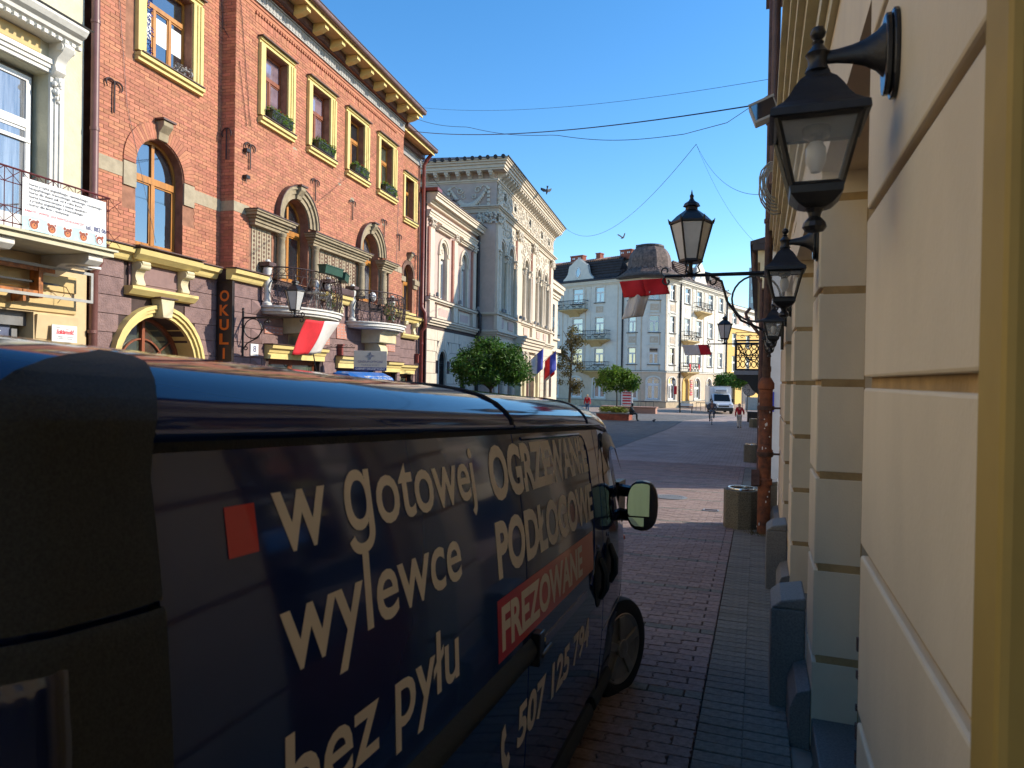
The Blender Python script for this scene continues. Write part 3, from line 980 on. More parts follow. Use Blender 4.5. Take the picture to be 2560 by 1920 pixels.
def frieze(a, b_, y, z, n):
    m = MB(LEFT)
    m.box(a, b_, y - .05, y + .01, z, z + .34).box(a, b_, y - .09, y + .01, z + .27, z + .30)
    m.build('frieze', M_sand if False else M_lgrey, BH)
    q = MB(LEFT)
    for k in range(n):
        c = a + (b_ - a) * (k + .5) / n
        q.prism([(c - .05, z + .04), (c + .02, z + .04), (c + .055, z + .13), (c + .02, z + .22), (c - .02, z + .22), (c + .0, z + .13)], 'y', y - .062, y - .048)
    q.build('frieze_scrolls', M_signgrey, BH, kind='stuff')
    q = MB(LEFT)
    for k in range(int(n * 1.4)):
        c = a + (b_ - a) * (k + .5) / int(n * 1.4)
        q.box(c - .045, c + .045, y - .16, y + .01, z + .345, z + .46)
    q.build('brick_dentils', M_brick, BH, kind='stuff')
frieze(UB, UC - .02, F1, 11.19, 66)
def cornice(a, b_, y, z, d, n, hips=True):
    MB(LEFT).box(a, b_ + .05, y - d + .10, y + .02, z + .20, z + .245).build('soffit', M_gold, BH)
    MB(LEFT).box(a, b_ + .08, y - d + .06, y - d + .10, z + .16, z + .33).build('fascia', M_yellow, BH)
    MB(LEFT).box(a, b_ + .02, y - d * .35, y + .02, z + .02, z + .195).build('bed_moulding', M_lead, BH)
    for k in range(n):
        c = a + .5 + (b_ - a - .7) * k / max(n - 1, 1)
        q = MB(LEFT)
        q.prism([(y - d + .14, z + .05), (y - d + .14, z + .19), (y - d * .33, z + .19), (y - d * .33, z - .06), (y - d * .6, z - .02), (y - d * .8, z + .05)], 'x', c - .10, c + .10)
        q.build('bracket', M_yellow, BH)
    q = MB(LEFT)
    q.tube([(a, y - d, z + .34), (b_ + .12, y - d, z + .34)], .085, 10)
    q.build('gutter', M_gut, BH, smooth=True)
    MB(LEFT).prism([(y - d - .08, z + .40), (y - d - .08, z + .425), (6.0, z + 3.0), (6.0, z + 2.95)], 'x', a, b_ + .15).build('roof', M_roof, BH)
cornice(UB - .3, UC, F1, 11.53, .80, 11)
frieze(UC + .05, UD, F2, 10.86, 22)
cornice(UC + .05, UD - .1, F2, 11.14, .72, 0)
MB(LEFT).box(27.0, 27.4, F2 - .3, F2 - .1, 11.62, 11.95).build('roof_vent', M_roof, BH)
def ledge(a, b_, y, e0=0, e1=0):
    m = MB(LEFT)
    m.prism([(y - .10, 4.10), (y - .13, 4.14), (y - .16, 4.22), (y - .24, 4.25), (y - .26, 4.34), (y + .02, 4.36), (y + .02, 4.10)], 'x', a - e0, b_ + e1)
    m.build('ledge', M_yellow, BH)
    MB(LEFT).box(a - e0 * 1.1, b_ + e1, y - .29, y + .02, 4.362, 4.385).build('ledge_flashing', M_lead, BH)
ledge(UA, UB - .22, F0)
ledge(UB, 15.55, F1, .22)
ledge(18.4, 20.1, F1)
ledge(23.0, UC, F1, 0, .2)
ledge(UC + .22, UD, F2)
MB(LEFT).box(18.62, 20.05, F1 - .30, F1, 4.386, 4.56).build('ledge_box', M_lead, BH)
gd = (11.35, 13.60)
doorL = [(12.45 - 1.12, 12.45 + 1.12, -1.2, 3.05, 'arch')]
holesG1 = [(15.95, 18.55, -1.2, 2.27), (19.6, 22.2, -1.2, 2.1), (22.9, 24.1, -1.2, 2.0)]
holesGR = [(25.6, 27.1, -1.2, 1.95)]
w = MB(LEFT)
w.wall(UA, UB, -1.6, 4.36, F0 + .03, doorL, .5)
w.wall(UB, UC, -1.6, 4.36, F1 + .03, holesG1, .3)
w.wall(UC, UD, -1.6, 4.36, F2 + .03, holesGR, .3)
w.quad((UB, F1 + .03, -1.6), (UB, F0 + .03, -1.6), (UB, F0 + .03, 4.36), (UB, F1 + .03, 4.36))
w.quad((UC, F1 + .03, -1.6), (UC, F2 + .03, -1.6), (UC, F2 + .03, 4.36), (UC, F1 + .03, 4.36))
w.build('ground_floor_wall', M_joint, BH, recalc=False)
def rustic(a, b_, y, splits, skip):
    """render blocks in courses .365 high; skip: rectangles to leave out; splits: u of vertical joints on alternate courses"""
    z = 4.09
    i = 0
    while z > 0.9:
        z0 = z - .355
        cuts = [a] + [s for s in splits(i) if a < s < b_] + [b_]
        for k in range(len(cuts) - 1):
            segs = [(cuts[k] + (.006 if k else 0), cuts[k + 1] - .006)]
            for h in skip:
                if not (h[2] < (z0 + z) / 2 < h[3]): continue
                ha, hb = h[0], h[1]
                if len(h) > 4:
                    t = max(0, 1 - max(0, ((z0 - h[4]) / (h[3] - h[4]))) ** 2) ** .5 * (hb - ha) / 2 if z0 > h[4] else (hb - ha) / 2
                    c = (ha + hb) / 2
                    ha, hb = c - t, c + t
                ns = []
                for p, q in segs:
                    if q <= ha or p >= hb: ns.append((p, q)); continue
                    if p < ha: ns.append((p, ha))
                    if q > hb: ns.append((hb, q))
                segs = ns
            for p, q in segs:
                if q - p < .05: continue
                MB(LEFT).box(p, q, y, y + .04, z0, z).build('render_block', M_purple, BH, bevel=.008)
        z -= .365
        i += 1
rustic(UA, UB, F0, lambda i: [], [(11.50, 13.40, 3.50, 4.3), (11.2, 13.75, -2, 3.26, 2.0)])
rustic(UB, UC, F1, lambda i: [15.14 + .42 * 0, 15.60] if i % 2 else ([19.3, 22.6] if i > 3 else []), [(15.80, 18.70, -2, 2.62), (19.5, 22.3, -2, 2.45), (22.85, 24.15, -2, 2.35)])
rustic(UC, UD, F2, lambda i: [], [(25.45, 27.25, -2, 2.30), (25.75, 27.3, 3.30, 4.05)])
for zc in (3.55, 2.82, 2.09):
    for uc in (15.37,):
        m = MB(LEFT)
        a, b_, c, d = uc - .21, uc + .21, zc - .17, zc + .17
        m.add([(a, F1 - .002, c), (b_, F1 - .002, c), (b_, F1 - .002, d), (a, F1 - .002, d), (uc, F1 - .11, zc)], [(0, 1, 4), (1, 2, 4), (2, 3, 4), (3, 0, 4)])
        m.build('diamond_block', M_purples, BH)
b = MB(LEFT)
b.ring(12.45, 1.96, 1.10, 1.18, F0 - .05, F0 + .5).ring(12.45, 1.96, 1.18, 1.25, F0 - .10, F0 + .05).ring(12.45, 1.96, 1.25, 1.33, F0 - .14, F0 + .05)
for s in (-1, 1):
    x0, x1 = sorted((12.45 + s * 1.10, 12.45 + s * 1.18)); b.box(x0, x1, F0 - .05, F0 + .5, -1, 1.96)
    x0, x1 = sorted((12.45 + s * 1.18, 12.45 + s * 1.33)); b.box(x0, x1, F0 - .12, F0 + .05, -1, 1.96)
b.build('door_archivolt', M_yellow, BH)
q = MB(LEFT)
q.prism([(12.45 - .13, 3.02), (12.45 + .13, 3.02), (12.45 + .20, 3.42), (12.45 - .20, 3.42)], 'y', F0 - .24, F0 + .02)
q.build('keystone', M_ivory, BH, bevel=.012)
MB(LEFT).box(12.45 - .26, 12.45 + .26, F0 - .28, F0 + .02, 3.423, 3.45).build('keystone_cap', M_lead, BH)
fl = MB(LEFT)
y = F0 + .42
fl.ring(12.45, 1.96, 1.02, 1.10, y - .04, y + .04).box(12.45 - .04, 12.45 + .04, y - .04, y + .04, 1.96, 2.99).box(11.35, 13.55, y - .05, y + .05, 1.86, 1.96)
for t in (35, 145):
    c, s = math.cos(rad(t)), math.sin(rad(t))
    fl.tube([(12.45 + c * .15, y, 1.96 + s * .15), (12.45 + c * 1.05, y, 1.96 + s * 1.05)], .018, 4)
fl.ring(12.45, 1.96, .60, .635, y - .02, y + .02)
fan = fl.build('fanlight', M_woodred, BH)
n = 16
MB(LEFT).prism([(12.45 + 1.04 * math.cos(math.pi * k / n), 1.96 + 1.04 * math.sin(math.pi * k / n)) for k in range(n + 1)], 'y', y + .03, y + .04).build('pane', M_glassg, fan)
MB(LEFT).box(11.35, 13.55, y, y + .05, -1.2, 1.86).build('door', M_woodred, BH)
MB(LEFT).box(11.62, 13.30, F0 - .01, F0 + .02, 3.62, 4.09).build('panel', M_purples, BH)
b = MB(LEFT)
b.box(12.0, 12.03, F0 - .03, F0, 3.70, 4.05).box(13.0, 13.03, F0 - .03, F0, 3.70, 4.05).box(12.0, 13.03, F0 - .03, F0, 3.68, 3.71)
b.build('panel_moulding', M_purples, BH)
def console(u, y, w_=.22, m=M_ivory, z1=4.11, z0=3.60):
    h = z1 - z0
    poly = [(0, 1), (-.26, 1), (-.28, .93), (-.27, .85), (-.22, .76), (-.15, .66), (-.11, .54), (-.10, .42), (-.115, .30), (-.145, .18), (-.15, .08), (-.12, .02), (-.05, 0), (0, 0)]
    q = MB(LEFT)
    q.prism([(y + p[0], z0 + p[1] * h) for p in poly], 'x', u - w_ / 2, u + w_ / 2)
    q.lathe([(.075, -w_ / 2 - .02), (.075, w_ / 2 + .02)], (u, y - .19, z1 - .09), 12, axis='x')
    q.lathe([(.05, -w_ / 2 - .015), (.05, w_ / 2 + .015)], (u, y - .09, z0 + .06), 10, axis='x')
    q.build('console', m, BH, smooth=True)
console(11.80, F0)
console(13.10, F0)
q = MB(LEFT)
q.prism([(F0, 3.42), (F0 - .12, 3.44), (F0 - .22, 3.54), (F0 - .22, 3.60), (F0, 3.60)], 'x', 11.50, 13.42)
q.build('panel_cornice', M_yellow, BH)
ledge2 = MB(LEFT).prism([(F0 - .2, 4.14), (F0 - .33, 4.24), (F0 - .36, 4.34), (F0, 4.355)], 'x', 11.55, 13.40)
ledge2.build('ledge_bulge', M_yellow, BH)
MB(LEFT).box(11.5, 13.45, F0 - .39, F0, 4.387, 4.41).build('ledge_flashing', M_lead, BH)
MB(LEFT).box(25.8, 27.3, F2 - .01, F2 + .02, 3.62, 4.09).build('panel', M_purples, BH)
console(25.95, F2)
console(27.10, F2)
MB(LEFT).prism([(F2, 3.42), (F2 - .12, 3.44), (F2 - .2, 3.54), (F2 - .2, 3.60), (F2, 3.60)], 'x', 25.7, 27.4).build('panel_cornice', M_yellow, BH)
def lintel(a, b_, z, y):
    m = MB(LEFT)
    m.prism([(y, z), (y - .10, z), (y - .10, z + .14), (y - .13, z + .16), (y - .16, z + .24), (y - .24, z + .27), (y - .26, z + .35), (y, z + .37)], 'x', a, b_)
    m.build('shop_lintel', M_yellow, BH)
    MB(LEFT).box(a - .04, b_ + .04, y - .28, y, z + .372, z + .39).build('lintel_flashing', M_lead, BH)
lintel(15.72, 18.62, 2.27, F1)
lintel(19.45, 22.3, 2.10, F1)
lintel(22.9, 24.25, 2.02, F1)
lintel(25.5, 27.2, 1.97, F2)
for a, b_, z, c in ((15.95, 18.55, 2.27, 2), (19.6, 22.2, 2.1, 2), (22.9, 24.1, 2.0, 1)):
    panes_window(BH, LEFT, a, b_, -.9, z, F1 + .2, M_woodred, M_glassg, c, 0, .10, name='shop_window')
panes_window(BH, LEFT, 25.6, 27.1, -.9, 1.95, F2 + .2, M_woodred, M_glassg, 1, 0, .10, name='shop_window')
def vent(a, b_, c, d, y, nx, nz):
    MB(LEFT).box(a, b_, y - .03, y + .01, c, d).build('vent_block', M_pinkred, BH)
    q = MB(LEFT)
    for i in range(nx):
        for j in range(nz):
            x, z = a + (b_ - a) * (i + .5) / nx, c + (d - c) * (j + .5) / nz
            q.box(x - .045, x + .045, y - .034, y - .0302, z - .012, z + .012)
    q.build('vent_slots', M_signgrey, BH, kind='stuff')
vent(15.68, 16.5, 2.92, 3.12, F1, 5, 2)
vent(17.95, 19.02, 2.78, 3.00, F1, 6, 3)
vent(19.46, 20.1, 3.02, 3.50, F1, 3, 5)
vent(21.6, 22.4, 2.80, 3.05, F1, 4, 3)
vent(23.1, 23.9, 2.78, 3.02, F1, 4, 3)
for u, y in ((19.55, F1), (27.4, F2)):
    MB(LEFT).box(u, u + .10, y - .16, y, 2.45, 2.80).box(u - .01, u + .11, y - .2, y, 2.8, 2.84).build('vent_pipe', M_redpipe, BH)
q = MB(LEFT)
q.tube([(14.52, F1 - .03, 10.9), (14.9, F1 - .03, 8.4), (14.98, F1 - .03, 8.0)], .008, 4)
q.tube([(14.50, F1 - .03, 9.4), (14.82, F1 - .03, 7.95)], .008, 4)
q.tube([(14.25, F0 - .03, 12.0), (14.37, F0 - .03, 10.2), (14.43, F1 - .02, 9.6)], .007, 4)
q.build('cable', M_iron, BH)
q = MB(LEFT)
q.tube([(11.1, F0 - .03, 10.8), (11.5, F0 - .03, 7.2), (12.3, F0 - .04, 4.6)], .006, 4)
q.tube([(24.0, F1 - .03, 8.6), (23.9, F1 - .03, 6.2), (24.0, F1 - .03, 5.8)], .007, 4)
q.build('cable', M_grey, BH)
q = MB(LEFT)
q.tube([(10.60, -.16, 12.4), (10.60, -.16, 4.75), (10.60, -.30, 4.5), (10.60, -.30, 3.9), (10.62, -.16, 3.7), (10.62, -.16, -.9)], .075, 12)
for z in (11.0, 8.4, 6.4, 2.6):
    q.tube([(10.60, -.16, z - .03), (10.60, -.16, z + .03)], .086, 12)
q.build('downpipe', M_brownpipe, BH, smooth=True)
q = MB(LEFT)
q.tube([(27.62, F2 - .70, 11.5), (27.64, F2 - .35, 11.15), (27.66, F2 - .2, 10.9), (27.66, F2 - .2, 4.85), (27.66, F2 - .36, 4.6), (27.66, F2 - .36, 4.0), (27.66, F2 - .2, 3.8), (27.66, F2 - .2, -1.2)], .075, 12)
for z in (9.0, 7.0, 5.0, 3.3, 1.6):
    q.tube([(27.66, F2 - .2, z - .03), (27.66, F2 - .2, z + .03)], .086, 12)
q.build('downpipe', M_redpipe, BH, smooth=True)
def arc_pts(uc, a, d, y0, n=24, t0=0, t1=180):
    return [(uc - a * math.cos(rad(t0 + (t1 - t0) * k / n)), y0 - d * math.sin(rad(t0 + (t1 - t0) * k / n)) ** .75) for k in range(n + 1)]
def balcony(uc, hw, d, zs, seed, label_parts=True):
    rr = random.Random(seed)
    y0 = F1
    q = MB(LEFT)
    for z0, z1, k in ((zs - .20, zs - .14, .93), (zs - .14, zs - .04, .98), (zs - .04, zs, 1.02)):
        q.prism(arc_pts(uc, hw * k, d * k, y0), 'z', z0, z1)
    q.build('balcony_slab', M_creamw, BH)
    q = MB(LEFT)
    q.prism([(y0, zs - .20), (y0 - d * .72, zs - .20), (y0 - d * .70, zs - .30), (y0 - d * .62, zs - .34), (y0 - d * .60, zs - .62), (y0, zs - .66)], 'x', uc - .55, uc + .75)
    q.build('balcony_corbel', M_ivory, BH, bevel=.012)
    q = MB(LEFT)
    q.box(uc + .755, uc + .80, y0 - d * .6, y0 - d * .35, zs - .62, zs - .4)
    q.build('corbel_block', M_yellow, BH)
    q = MB(LEFT)
    q.lathe([(.30, -.28), (.30, .28)], (uc, y0 - .30, zs - .92), 18, axis='x')
    q.box(uc - .28, uc + .28, y0 - .3, y0, zs - 1.2, zs - .66)
    q.build('scroll_bracket', M_ivory, BH, smooth=True)
    q = MB(LEFT)
    arc = arc_pts(uc, hw * .93, d * .93, y0, 40)
    L_ = len(arc)
    zt = zs + 1.0
    def bulge(p, z):
        k = 1 + .07 * math.sin(math.pi * (z - zs) / 1.0) * 1.0
        return (uc + (p[0] - uc) * k, y0 + (p[1] - y0) * k, z)
    for z, r in ((zs + .06, .012), (zs + .78, .012), (zt, .020)):
        q.tube([bulge(p, z) for p in arc], r, 5)
    for k in range(0, L_, 4):
        q.tube([bulge(arc[k], zs + .0 + 1.0 * j / 6) for j in range(7)], .011, 4)
    q.build('railing', M_rustiron, BH)
    q = MB(LEFT)
    for k in range(0, L_ - 2, 2):        # lattice of crossing bars and a row of rings
        for s in (0, 1):
            q.tube([bulge(arc[min(max(k + (j if s else 3 - j), 0), L_ - 1)], zs + .06 + .24 * j) for j in range(4)], .008, 4)
        c = arc[k + 1]
        nx = arc[min(k + 2, L_ - 1)]
        tx, ty = nx[0] - c[0], nx[1] - c[1]
        l = max(math.hypot(tx, ty), 1e-4)
        ctr = bulge(c, zs + .88)
        q.tube([(ctr[0] + tx / l * .07 * math.cos(t), ctr[1] + ty / l * .07 * math.cos(t), ctr[2] + .07 * math.sin(t)) for t in [2 * math.pi * m / 10 for m in range(10)]], .009, 4, closed=True)
        for zz in (.30, .52):
            ctr = bulge(c, zs + zz)
            q.tube([(ctr[0] + tx / l * .05 * math.cos(t), ctr[1] + ty / l * .05 * math.cos(t), ctr[2] + .06 * math.sin(t)) for t in [2 * math.pi * m / 8 for m in range(8)]], .008, 4, closed=True)
    q.build('railing_lattice', M_rustiron, BH, kind='stuff')
    for s in (-1, 1):
        u = uc + s * (hw * .95)
        q = MB(LEFT)
        q.lathe([(.13, 0), (.13, .06), (.085, .10), (.075, .3), (.10, .52), (.125, .64), (.085, .74), (.12, .86), (.11, .96), (.05, 1.0), (.075, 1.04), (.08, 1.12), (.04, 1.18)], (u, y0 - .17, zs), 10)
        q.build('herm_figure', M_creamw, BH, smooth=True)
        MB(LEFT).box(u - .15, u + .15, y0 - .32, y0 - .0, zs + 1.0, zs + 1.10).build('figure_cap', M_lead, BH)
balcony(17.1, 1.62, 1.12, 3.62, 1)
balcony(21.72, 1.62, 1.12, 3.62, 2)
q = MB(LEFT)
rr = random.Random(4)
q.prism([(F1, 4.1), (F1 - .3, 4.1), (F1 - .26, 3.8), (F1 - .12, 3.45), (F1, 3.35)], 'x', 19.05, 19.3)
for k in range(26):
    t = k / 25
    q.ball((19.18 + rr.uniform(-.2, .2), F1 - .30 + .22 * t + rr.uniform(-.05, .05), 4.02 - .6 * t), (.05, .05, .035 + .03 * rr.random()), 6, 4)
q.build('floral_corbel', M_ivory, BH, smooth=True)
def leaf_cloud(mb, c, r, n, size, rr, flat=.5, shell=.55, elong=1.5):
    """many leaf-sized quads spread through an ellipsoid"""
    for _ in range(n):
        while True:
            d = Vector((rr.uniform(-1, 1), rr.uniform(-1, 1), rr.uniform(-1, 1)))
            if .05 < d.length < 1: break
        d = d.normalized() * (shell + (1 - shell) * rr.random() if rr.random() < .75 else rr.random())
        p = Vector((c[0] + d.x * r[0], c[1] + d.y * r[1], c[2] + d.z * r[2]))
        nrm = (d * flat + Vector((rr.gauss(0, .5), rr.gauss(0, .5), rr.gauss(.35, .5)))).normalized()
        a = nrm.orthogonal().normalized()
        a.rotate(Matrix.Rotation(rr.uniform(0, 6.28), 3, nrm))
        b_ = nrm.cross(a)
        s = size * rr.uniform(.6, 1.3)
        w_ = s / elong
        mb.add([p - a * s, p - b_ * w_ * .6 + nrm * s * .15, p + a * s, p + b_ * w_ * .6 + nrm * s * .15], [(0, 1, 2, 3)])
def potted(u, off, z, lab, seed, r=.14, h=.24, pot=M_rust, fl=None, pr=.08, group='plants on the balconies of the brick house'):
    p = lpos(u, off, z)
    t = thing('potted_plant', lab, 'potted plant', p, 0, group)
    M = Matrix.Translation(p)
    MB(M).lathe([(pr * .7, 0), (pr, .13), (pr * 1.1, .13), (pr * 1.1, .16), (pr * .9, .16)], (0, 0, 0), 10).build('pot', pot, t)
    rr = random.Random(seed)
    b = MB(M)
    leaf_cloud(b, (0, 0, .16 + h), (r, r, h), 90, .045, rr)
    b.build('leaves', M_leafd, t, kind='stuff', recalc=False)
    if fl:
        b = MB(M)
        leaf_cloud(b, (0, 0, .2 + h), (r * 1.05, r * 1.05, h), 40, .032, rr)
        b.build('blossoms', fl, t, kind='stuff', recalc=False)
potted(16.35, .85, 3.62, 'terracotta potted plant at the left end of the balcony with the bistro table', 1, .16, .28)
potted(18.2, .9, 3.62, 'yellowish potted shrub at the right end of the balcony with the bistro table', 2, .15, .3, M_lgrey, M_flower)
potted(21.9, 1.05, 3.62, 'bushy pink flowered pot in the middle of the farther rounded balcony', 3, .22, .34, M_rust, M_pinkred)
potted(22.5, .95, 3.62, 'yellow leaved potted shrub right of the pink flowers on the farther balcony', 4, .2, .4, M_rust, M_bearo)
potted(22.9, .7, 3.62, 'orange flowered pot at the right end of the farther rounded balcony', 5, .15, .2, M_rust, M_flower)
potted(21.4, .25, 4.45, 'dark green potted conifer inside the second arched balcony door', 6, .14, .30)
p = lpos(17.15, 1.0, 3.62)
t = thing('bistro_table', 'small round metal bistro table on the first rounded balcony', 'table', p)
M = Matrix.Translation(p)
MB(M).lathe([(.27, .50), (.27, .525)], (0, 0, 0), 16).build('table_top', M_lgrey, t)
for k in range(3):
    a = k * 2.09
    MB(M).tube([(.05 * math.cos(a), .05 * math.sin(a), .5), (.24 * math.cos(a), .24 * math.sin(a), 0)], .012, 6).build('leg', M_lgrey, t)
for i, (u, off, z, lab, seatm) in enumerate(((17.7, .95, 3.62, 'folding metal chair with white back beside the bistro table', M_lgrey), (20.95, 1.0, 3.62, 'dark garden chair with a white cushion on the farther rounded balcony', M_darkcl))):
    p = lpos(u, off, z)
    t = thing('balcony_chair', lab, 'chair', p, LROT + .4, 'chairs on the rounded balconies')
    M = Matrix.Translation(p) @ Matrix.Rotation(LROT + .4, 4, 'Z')
    MB(M).box(-.22, .22, -.2, .2, .42, .46).build('seat', seatm, t)
    MB(M).box(-.22, .22, .18, .22, .5, .92).build('backrest', seatm if i else M_signw, t)
    for x in (-.2, .2):
        for yy in (-.18, .18):
            MB(M).box(x - .012, x + .012, yy - .012, yy + .012, 0, .42).build('leg', seatm, t)
    if i: MB(M).ball((0, .1, .85), (.26, .12, .16), 10, 6).build('cushion', M_signw, t, smooth=True)
def trough(u, off, z, l, rot, m, name, lab, cat, group=None):
    p = lpos(u, off, z)
    t = thing(name, lab, cat, p, LROT + rot, group)
    M = Matrix.Translation(p) @ Matrix.Rotation(LROT + rot, 4, 'Z')
    q = MB(M)
    q.prism([(-.09, 0), (.09, 0), (.12, .20), (-.12, .20)], 'x', -l / 2, l / 2)
    q.build('box', m, t)
    MB(M).box(-l / 2 - .015, l / 2 + .015, -.135, .135, .20, .225).build('rim', m, t)
    return t, M
trough(17.05, 1.52, 4.60, .95, .0, M_green, 'planter', 'long green plastic planter on the balcony railing, left of the pair', 'planter', 'green planters on the balcony railing')
trough(18.05, 1.36, 4.56, .75, .35, M_green, 'planter', 'shorter angled green planter at the right end of the balcony railing', 'planter', 'green planters on the balcony railing')
pos = ['first', 'second', 'third', 'fourth']
for i, c in enumerate(wU):
    t, M = trough(c, .50, 8.42, .95, 0, M_iron, 'flower_box', 'geranium window box under the ' + pos[i] + ' upper window' + (', nearest the brick corner' if i == 0 else ', nearest the roof step' if i == 3 else ' from the brick corner'), 'flower box', 'flower boxes under the upper windows')
    rr = random.Random(40 + i)
    b = MB(M)
    for k in range(11):
        x = -.45 + .09 * k
        leaf_cloud(b, (x, rr.uniform(-.04, .0), .20 + rr.uniform(0, .06)), (.10, .13, .10 + rr.uniform(0, .06)), 46, .038, rr)
    for k in range(60):
        x = rr.uniform(-.48, .48)
        leaf_cloud(b, (x, -.13, rr.uniform(.02, .2)), (.04, .03, .05), 3, .03, rr)
    b.build('leaves', M_leaf, t, kind='stuff', recalc=False)
    b = MB(M)
    for k in range(9):
        leaf_cloud(b, (rr.uniform(-.45, .45), rr.uniform(-.1, .02), .28 + rr.uniform(-.04, .08)), (.035, .035, .03), 9, .022, rr)
    b.build('blossoms', M_flower, t, kind='stuff', recalc=False)
p = lpos(12.95, .12, 8.40)
t = thing('potted_plant', 'dry greyish plants on the sill of the upper window next to the downpipe', 'potted plant', p)
b = MB(Matrix.Translation(p))
rr = random.Random(77)
for k in range(4):
    leaf_cloud(b, (NLX * .02, (k - 1.5) * .13, .13), (.05, .08, .11), 40, .035, rr)
b.build('leaves', M_signgrey, t, kind='stuff', recalc=False)
q = MB(LEFT)
for k in range(46):
    z = 10.05 - k * .032
    q.tube([(12.30 + rr.uniform(-.04, .04), F0 + .19, z), (12.30 + rr.uniform(-.09, .09), F0 + .16 + rr.uniform(-.03, .02), z - .05)], .012, 3)
o = q.build('tinsel_garland', mat('blue_tinsel', (.03, .12, .7), .3, .4, 40, metal=.4), None)
props(o, 'shiny blue tinsel garland hanging in the top left window', 'garland')
S = LEFT @ Matrix.Translation(Vector((UB, F1 + .0, 0)))
sg = thing('shop_sign', 'tall dark vertical sign reading OKULIS in orange letters', 'sign', lpos(UB, .2, 1.3), LROT)
RM = LEFT @ Matrix.Translation(Vector((UB - .02, F0 - .03, 0))) @ Matrix.Rotation(rad(-90), 4, 'Z')
MB(RM).box(0, .43, -.09, 0, 1.75, 4.08).build('board', M_signdark, sg, bevel=.01)
for k, ch in enumerate('OKULIST'):
    q = MB(RM)
    zc = 3.60 - k * .345
    letters(q, ch, lambda x, z: (x, -.096, z), .215 - (.03 if ch == 'I' else .13), .215 + (.03 if ch == 'I' else .13), zc, .25, .03)
    q.build('letter', M_orange, sg, recalc=False)
q = thing('number_plate', 'white house number plate reading 8', 'number plate', lpos(15.26, .40, 2.32), LROT)
MB(LEFT).box(15.10, 15.42, F1 - .03, F1 - .005, 2.32, 2.62).build('plate', M_signw, q)
b = MB(LEFT)
letters(b, '8', lambda x, z: (x, F1 - .034, z), 15.20, 15.32, 2.42, .15, .0)
b.build('numeral', M_inkblue, q, recalc=False)
b = MB(LEFT)
b.box(15.16, 15.36, F1 - .034, F1 - .031, 2.355, 2.365)
b.build('small_print', M_lgrey, q)
q = thing('door_sticker', 'white and pink notice on the glass of the arched entrance', 'notice', lpos(12.6, -.35, 2.06), LROT)
MB(LEFT).box(12.52, 12.86, F0 + .36, F0 + .365, 2.05, 2.20).build('sheet', M_signw, q)
MB(LEFT).box(12.53, 12.85, F0 + .355, F0 + .359, 2.06, 2.11).box(12.55, 12.64, F0 + .355, F0 + .359, 2.13, 2.18).box(12.7, 12.84, F0 + .355, F0 + .359, 2.14, 2.17).build('print', mat('pink_print', (.65, .15, .2), .6), q)
def lantern_parts(root, M, s=1.0, sides=6, rot=0.0):
    """frosted street lantern, its base ring at the origin of M; about .85 s high"""
    r0, r1, zb, zt = .13 * s, .245 * s, .16 * s, .60 * s
    b = MB(M)
    for k in range(sides):
        a = rot + 2 * math.pi * k / sides
        c, sn = math.cos(a), math.sin(a)
        b.tube([(r0 * c, r0 * sn, zb), (r1 * c, r1 * sn, zt)], .011 * s, 4)
        b.ball((r1 * c * 1.05, r1 * sn * 1.05, zt + .03 * s), .018 * s, 5, 3)
        b.tube([(r1 * c * 1.03, r1 * sn * 1.03, zt), (r1 * c * 1.12, r1 * sn * 1.12, zt + .065 * s)], [.012 * s, .004 * s], 4)
    b.lathe([(r0 * 1.0, zb - .03 * s), (r0 * 1.12, zb - .015 * s), (r0 * 1.05, zb + .012 * s), (r0 * .9, zb + .012 * s)], (0, 0, 0), sides, rot)
    b.lathe([(r1 * .93, zt - .012 * s), (r1 * 1.05, zt), (r1 * 1.05, zt + .02 * s), (r1 * .93, zt + .02 * s)], (0, 0, 0), sides, rot)
    b.build('cage', M_iron, root)
    b = MB(M)
    b.lathe([(r1 * 1.04, zt + .02 * s), (r1 * .70, zt + .10 * s), (r1 * .30, zt + .17 * s), (r1 * .28, zt + .20 * s), (r1 * .42, zt + .21 * s), (r1 * .34, zt + .25 * s), (r1 * .15, zt + .28 * s), (.02 * s, zt + .31 * s), (.026 * s, zt + .34 * s), (.012 * s, zt + .36 * s), (.003 * s, zt + .41 * s)], (0, 0, 0), sides, rot)
    b.build('roof', M_iron, root)
    for k in range(sides):
        a, a2 = rot + 2 * math.pi * k / sides, rot + 2 * math.pi * (k + 1) / sides
        q = .965
        p = [(r0 * q * math.cos(a), r0 * q * math.sin(a), zb), (r0 * q * math.cos(a2), r0 * q * math.sin(a2), zb),
             (r1 * q * math.cos(a2), r1 * q * math.sin(a2), zt), (r1 * q * math.cos(a), r1 * q * math.sin(a), zt)]
        i = [tuple(Vector((v[0] * .96, v[1] * .96, v[2]))) for v in p]
        MB(M).add(p + i, [(0, 1, 2, 3), (7, 6, 5, 4), (0, 4, 5, 1), (1, 5, 6, 2), (2, 6, 7, 3), (3, 7, 4, 0)]).build('pane', M_frost, root)
    b = MB(M)
    b.lathe([(.05 * s, 0), (.035 * s, .02 * s), (.02 * s, .06 * s), (.03 * s, .13 * s)], (0, 0, 0), 8)
    for k in range(3):
        a = rot + 2 * math.pi * k / 3
        b.tube([(.05 * s * math.cos(a), .05 * s * math.sin(a), .0), (.11 * s * math.cos(a), .11 * s * math.sin(a), .03 * s), (.085 * s * math.cos(a), .085 * s * math.sin(a), .09 * s), (.12 * s * math.cos(a), .12 * s * math.sin(a), .14 * s)], .010 * s, 5)
    b.build('foot', M_iron, root)
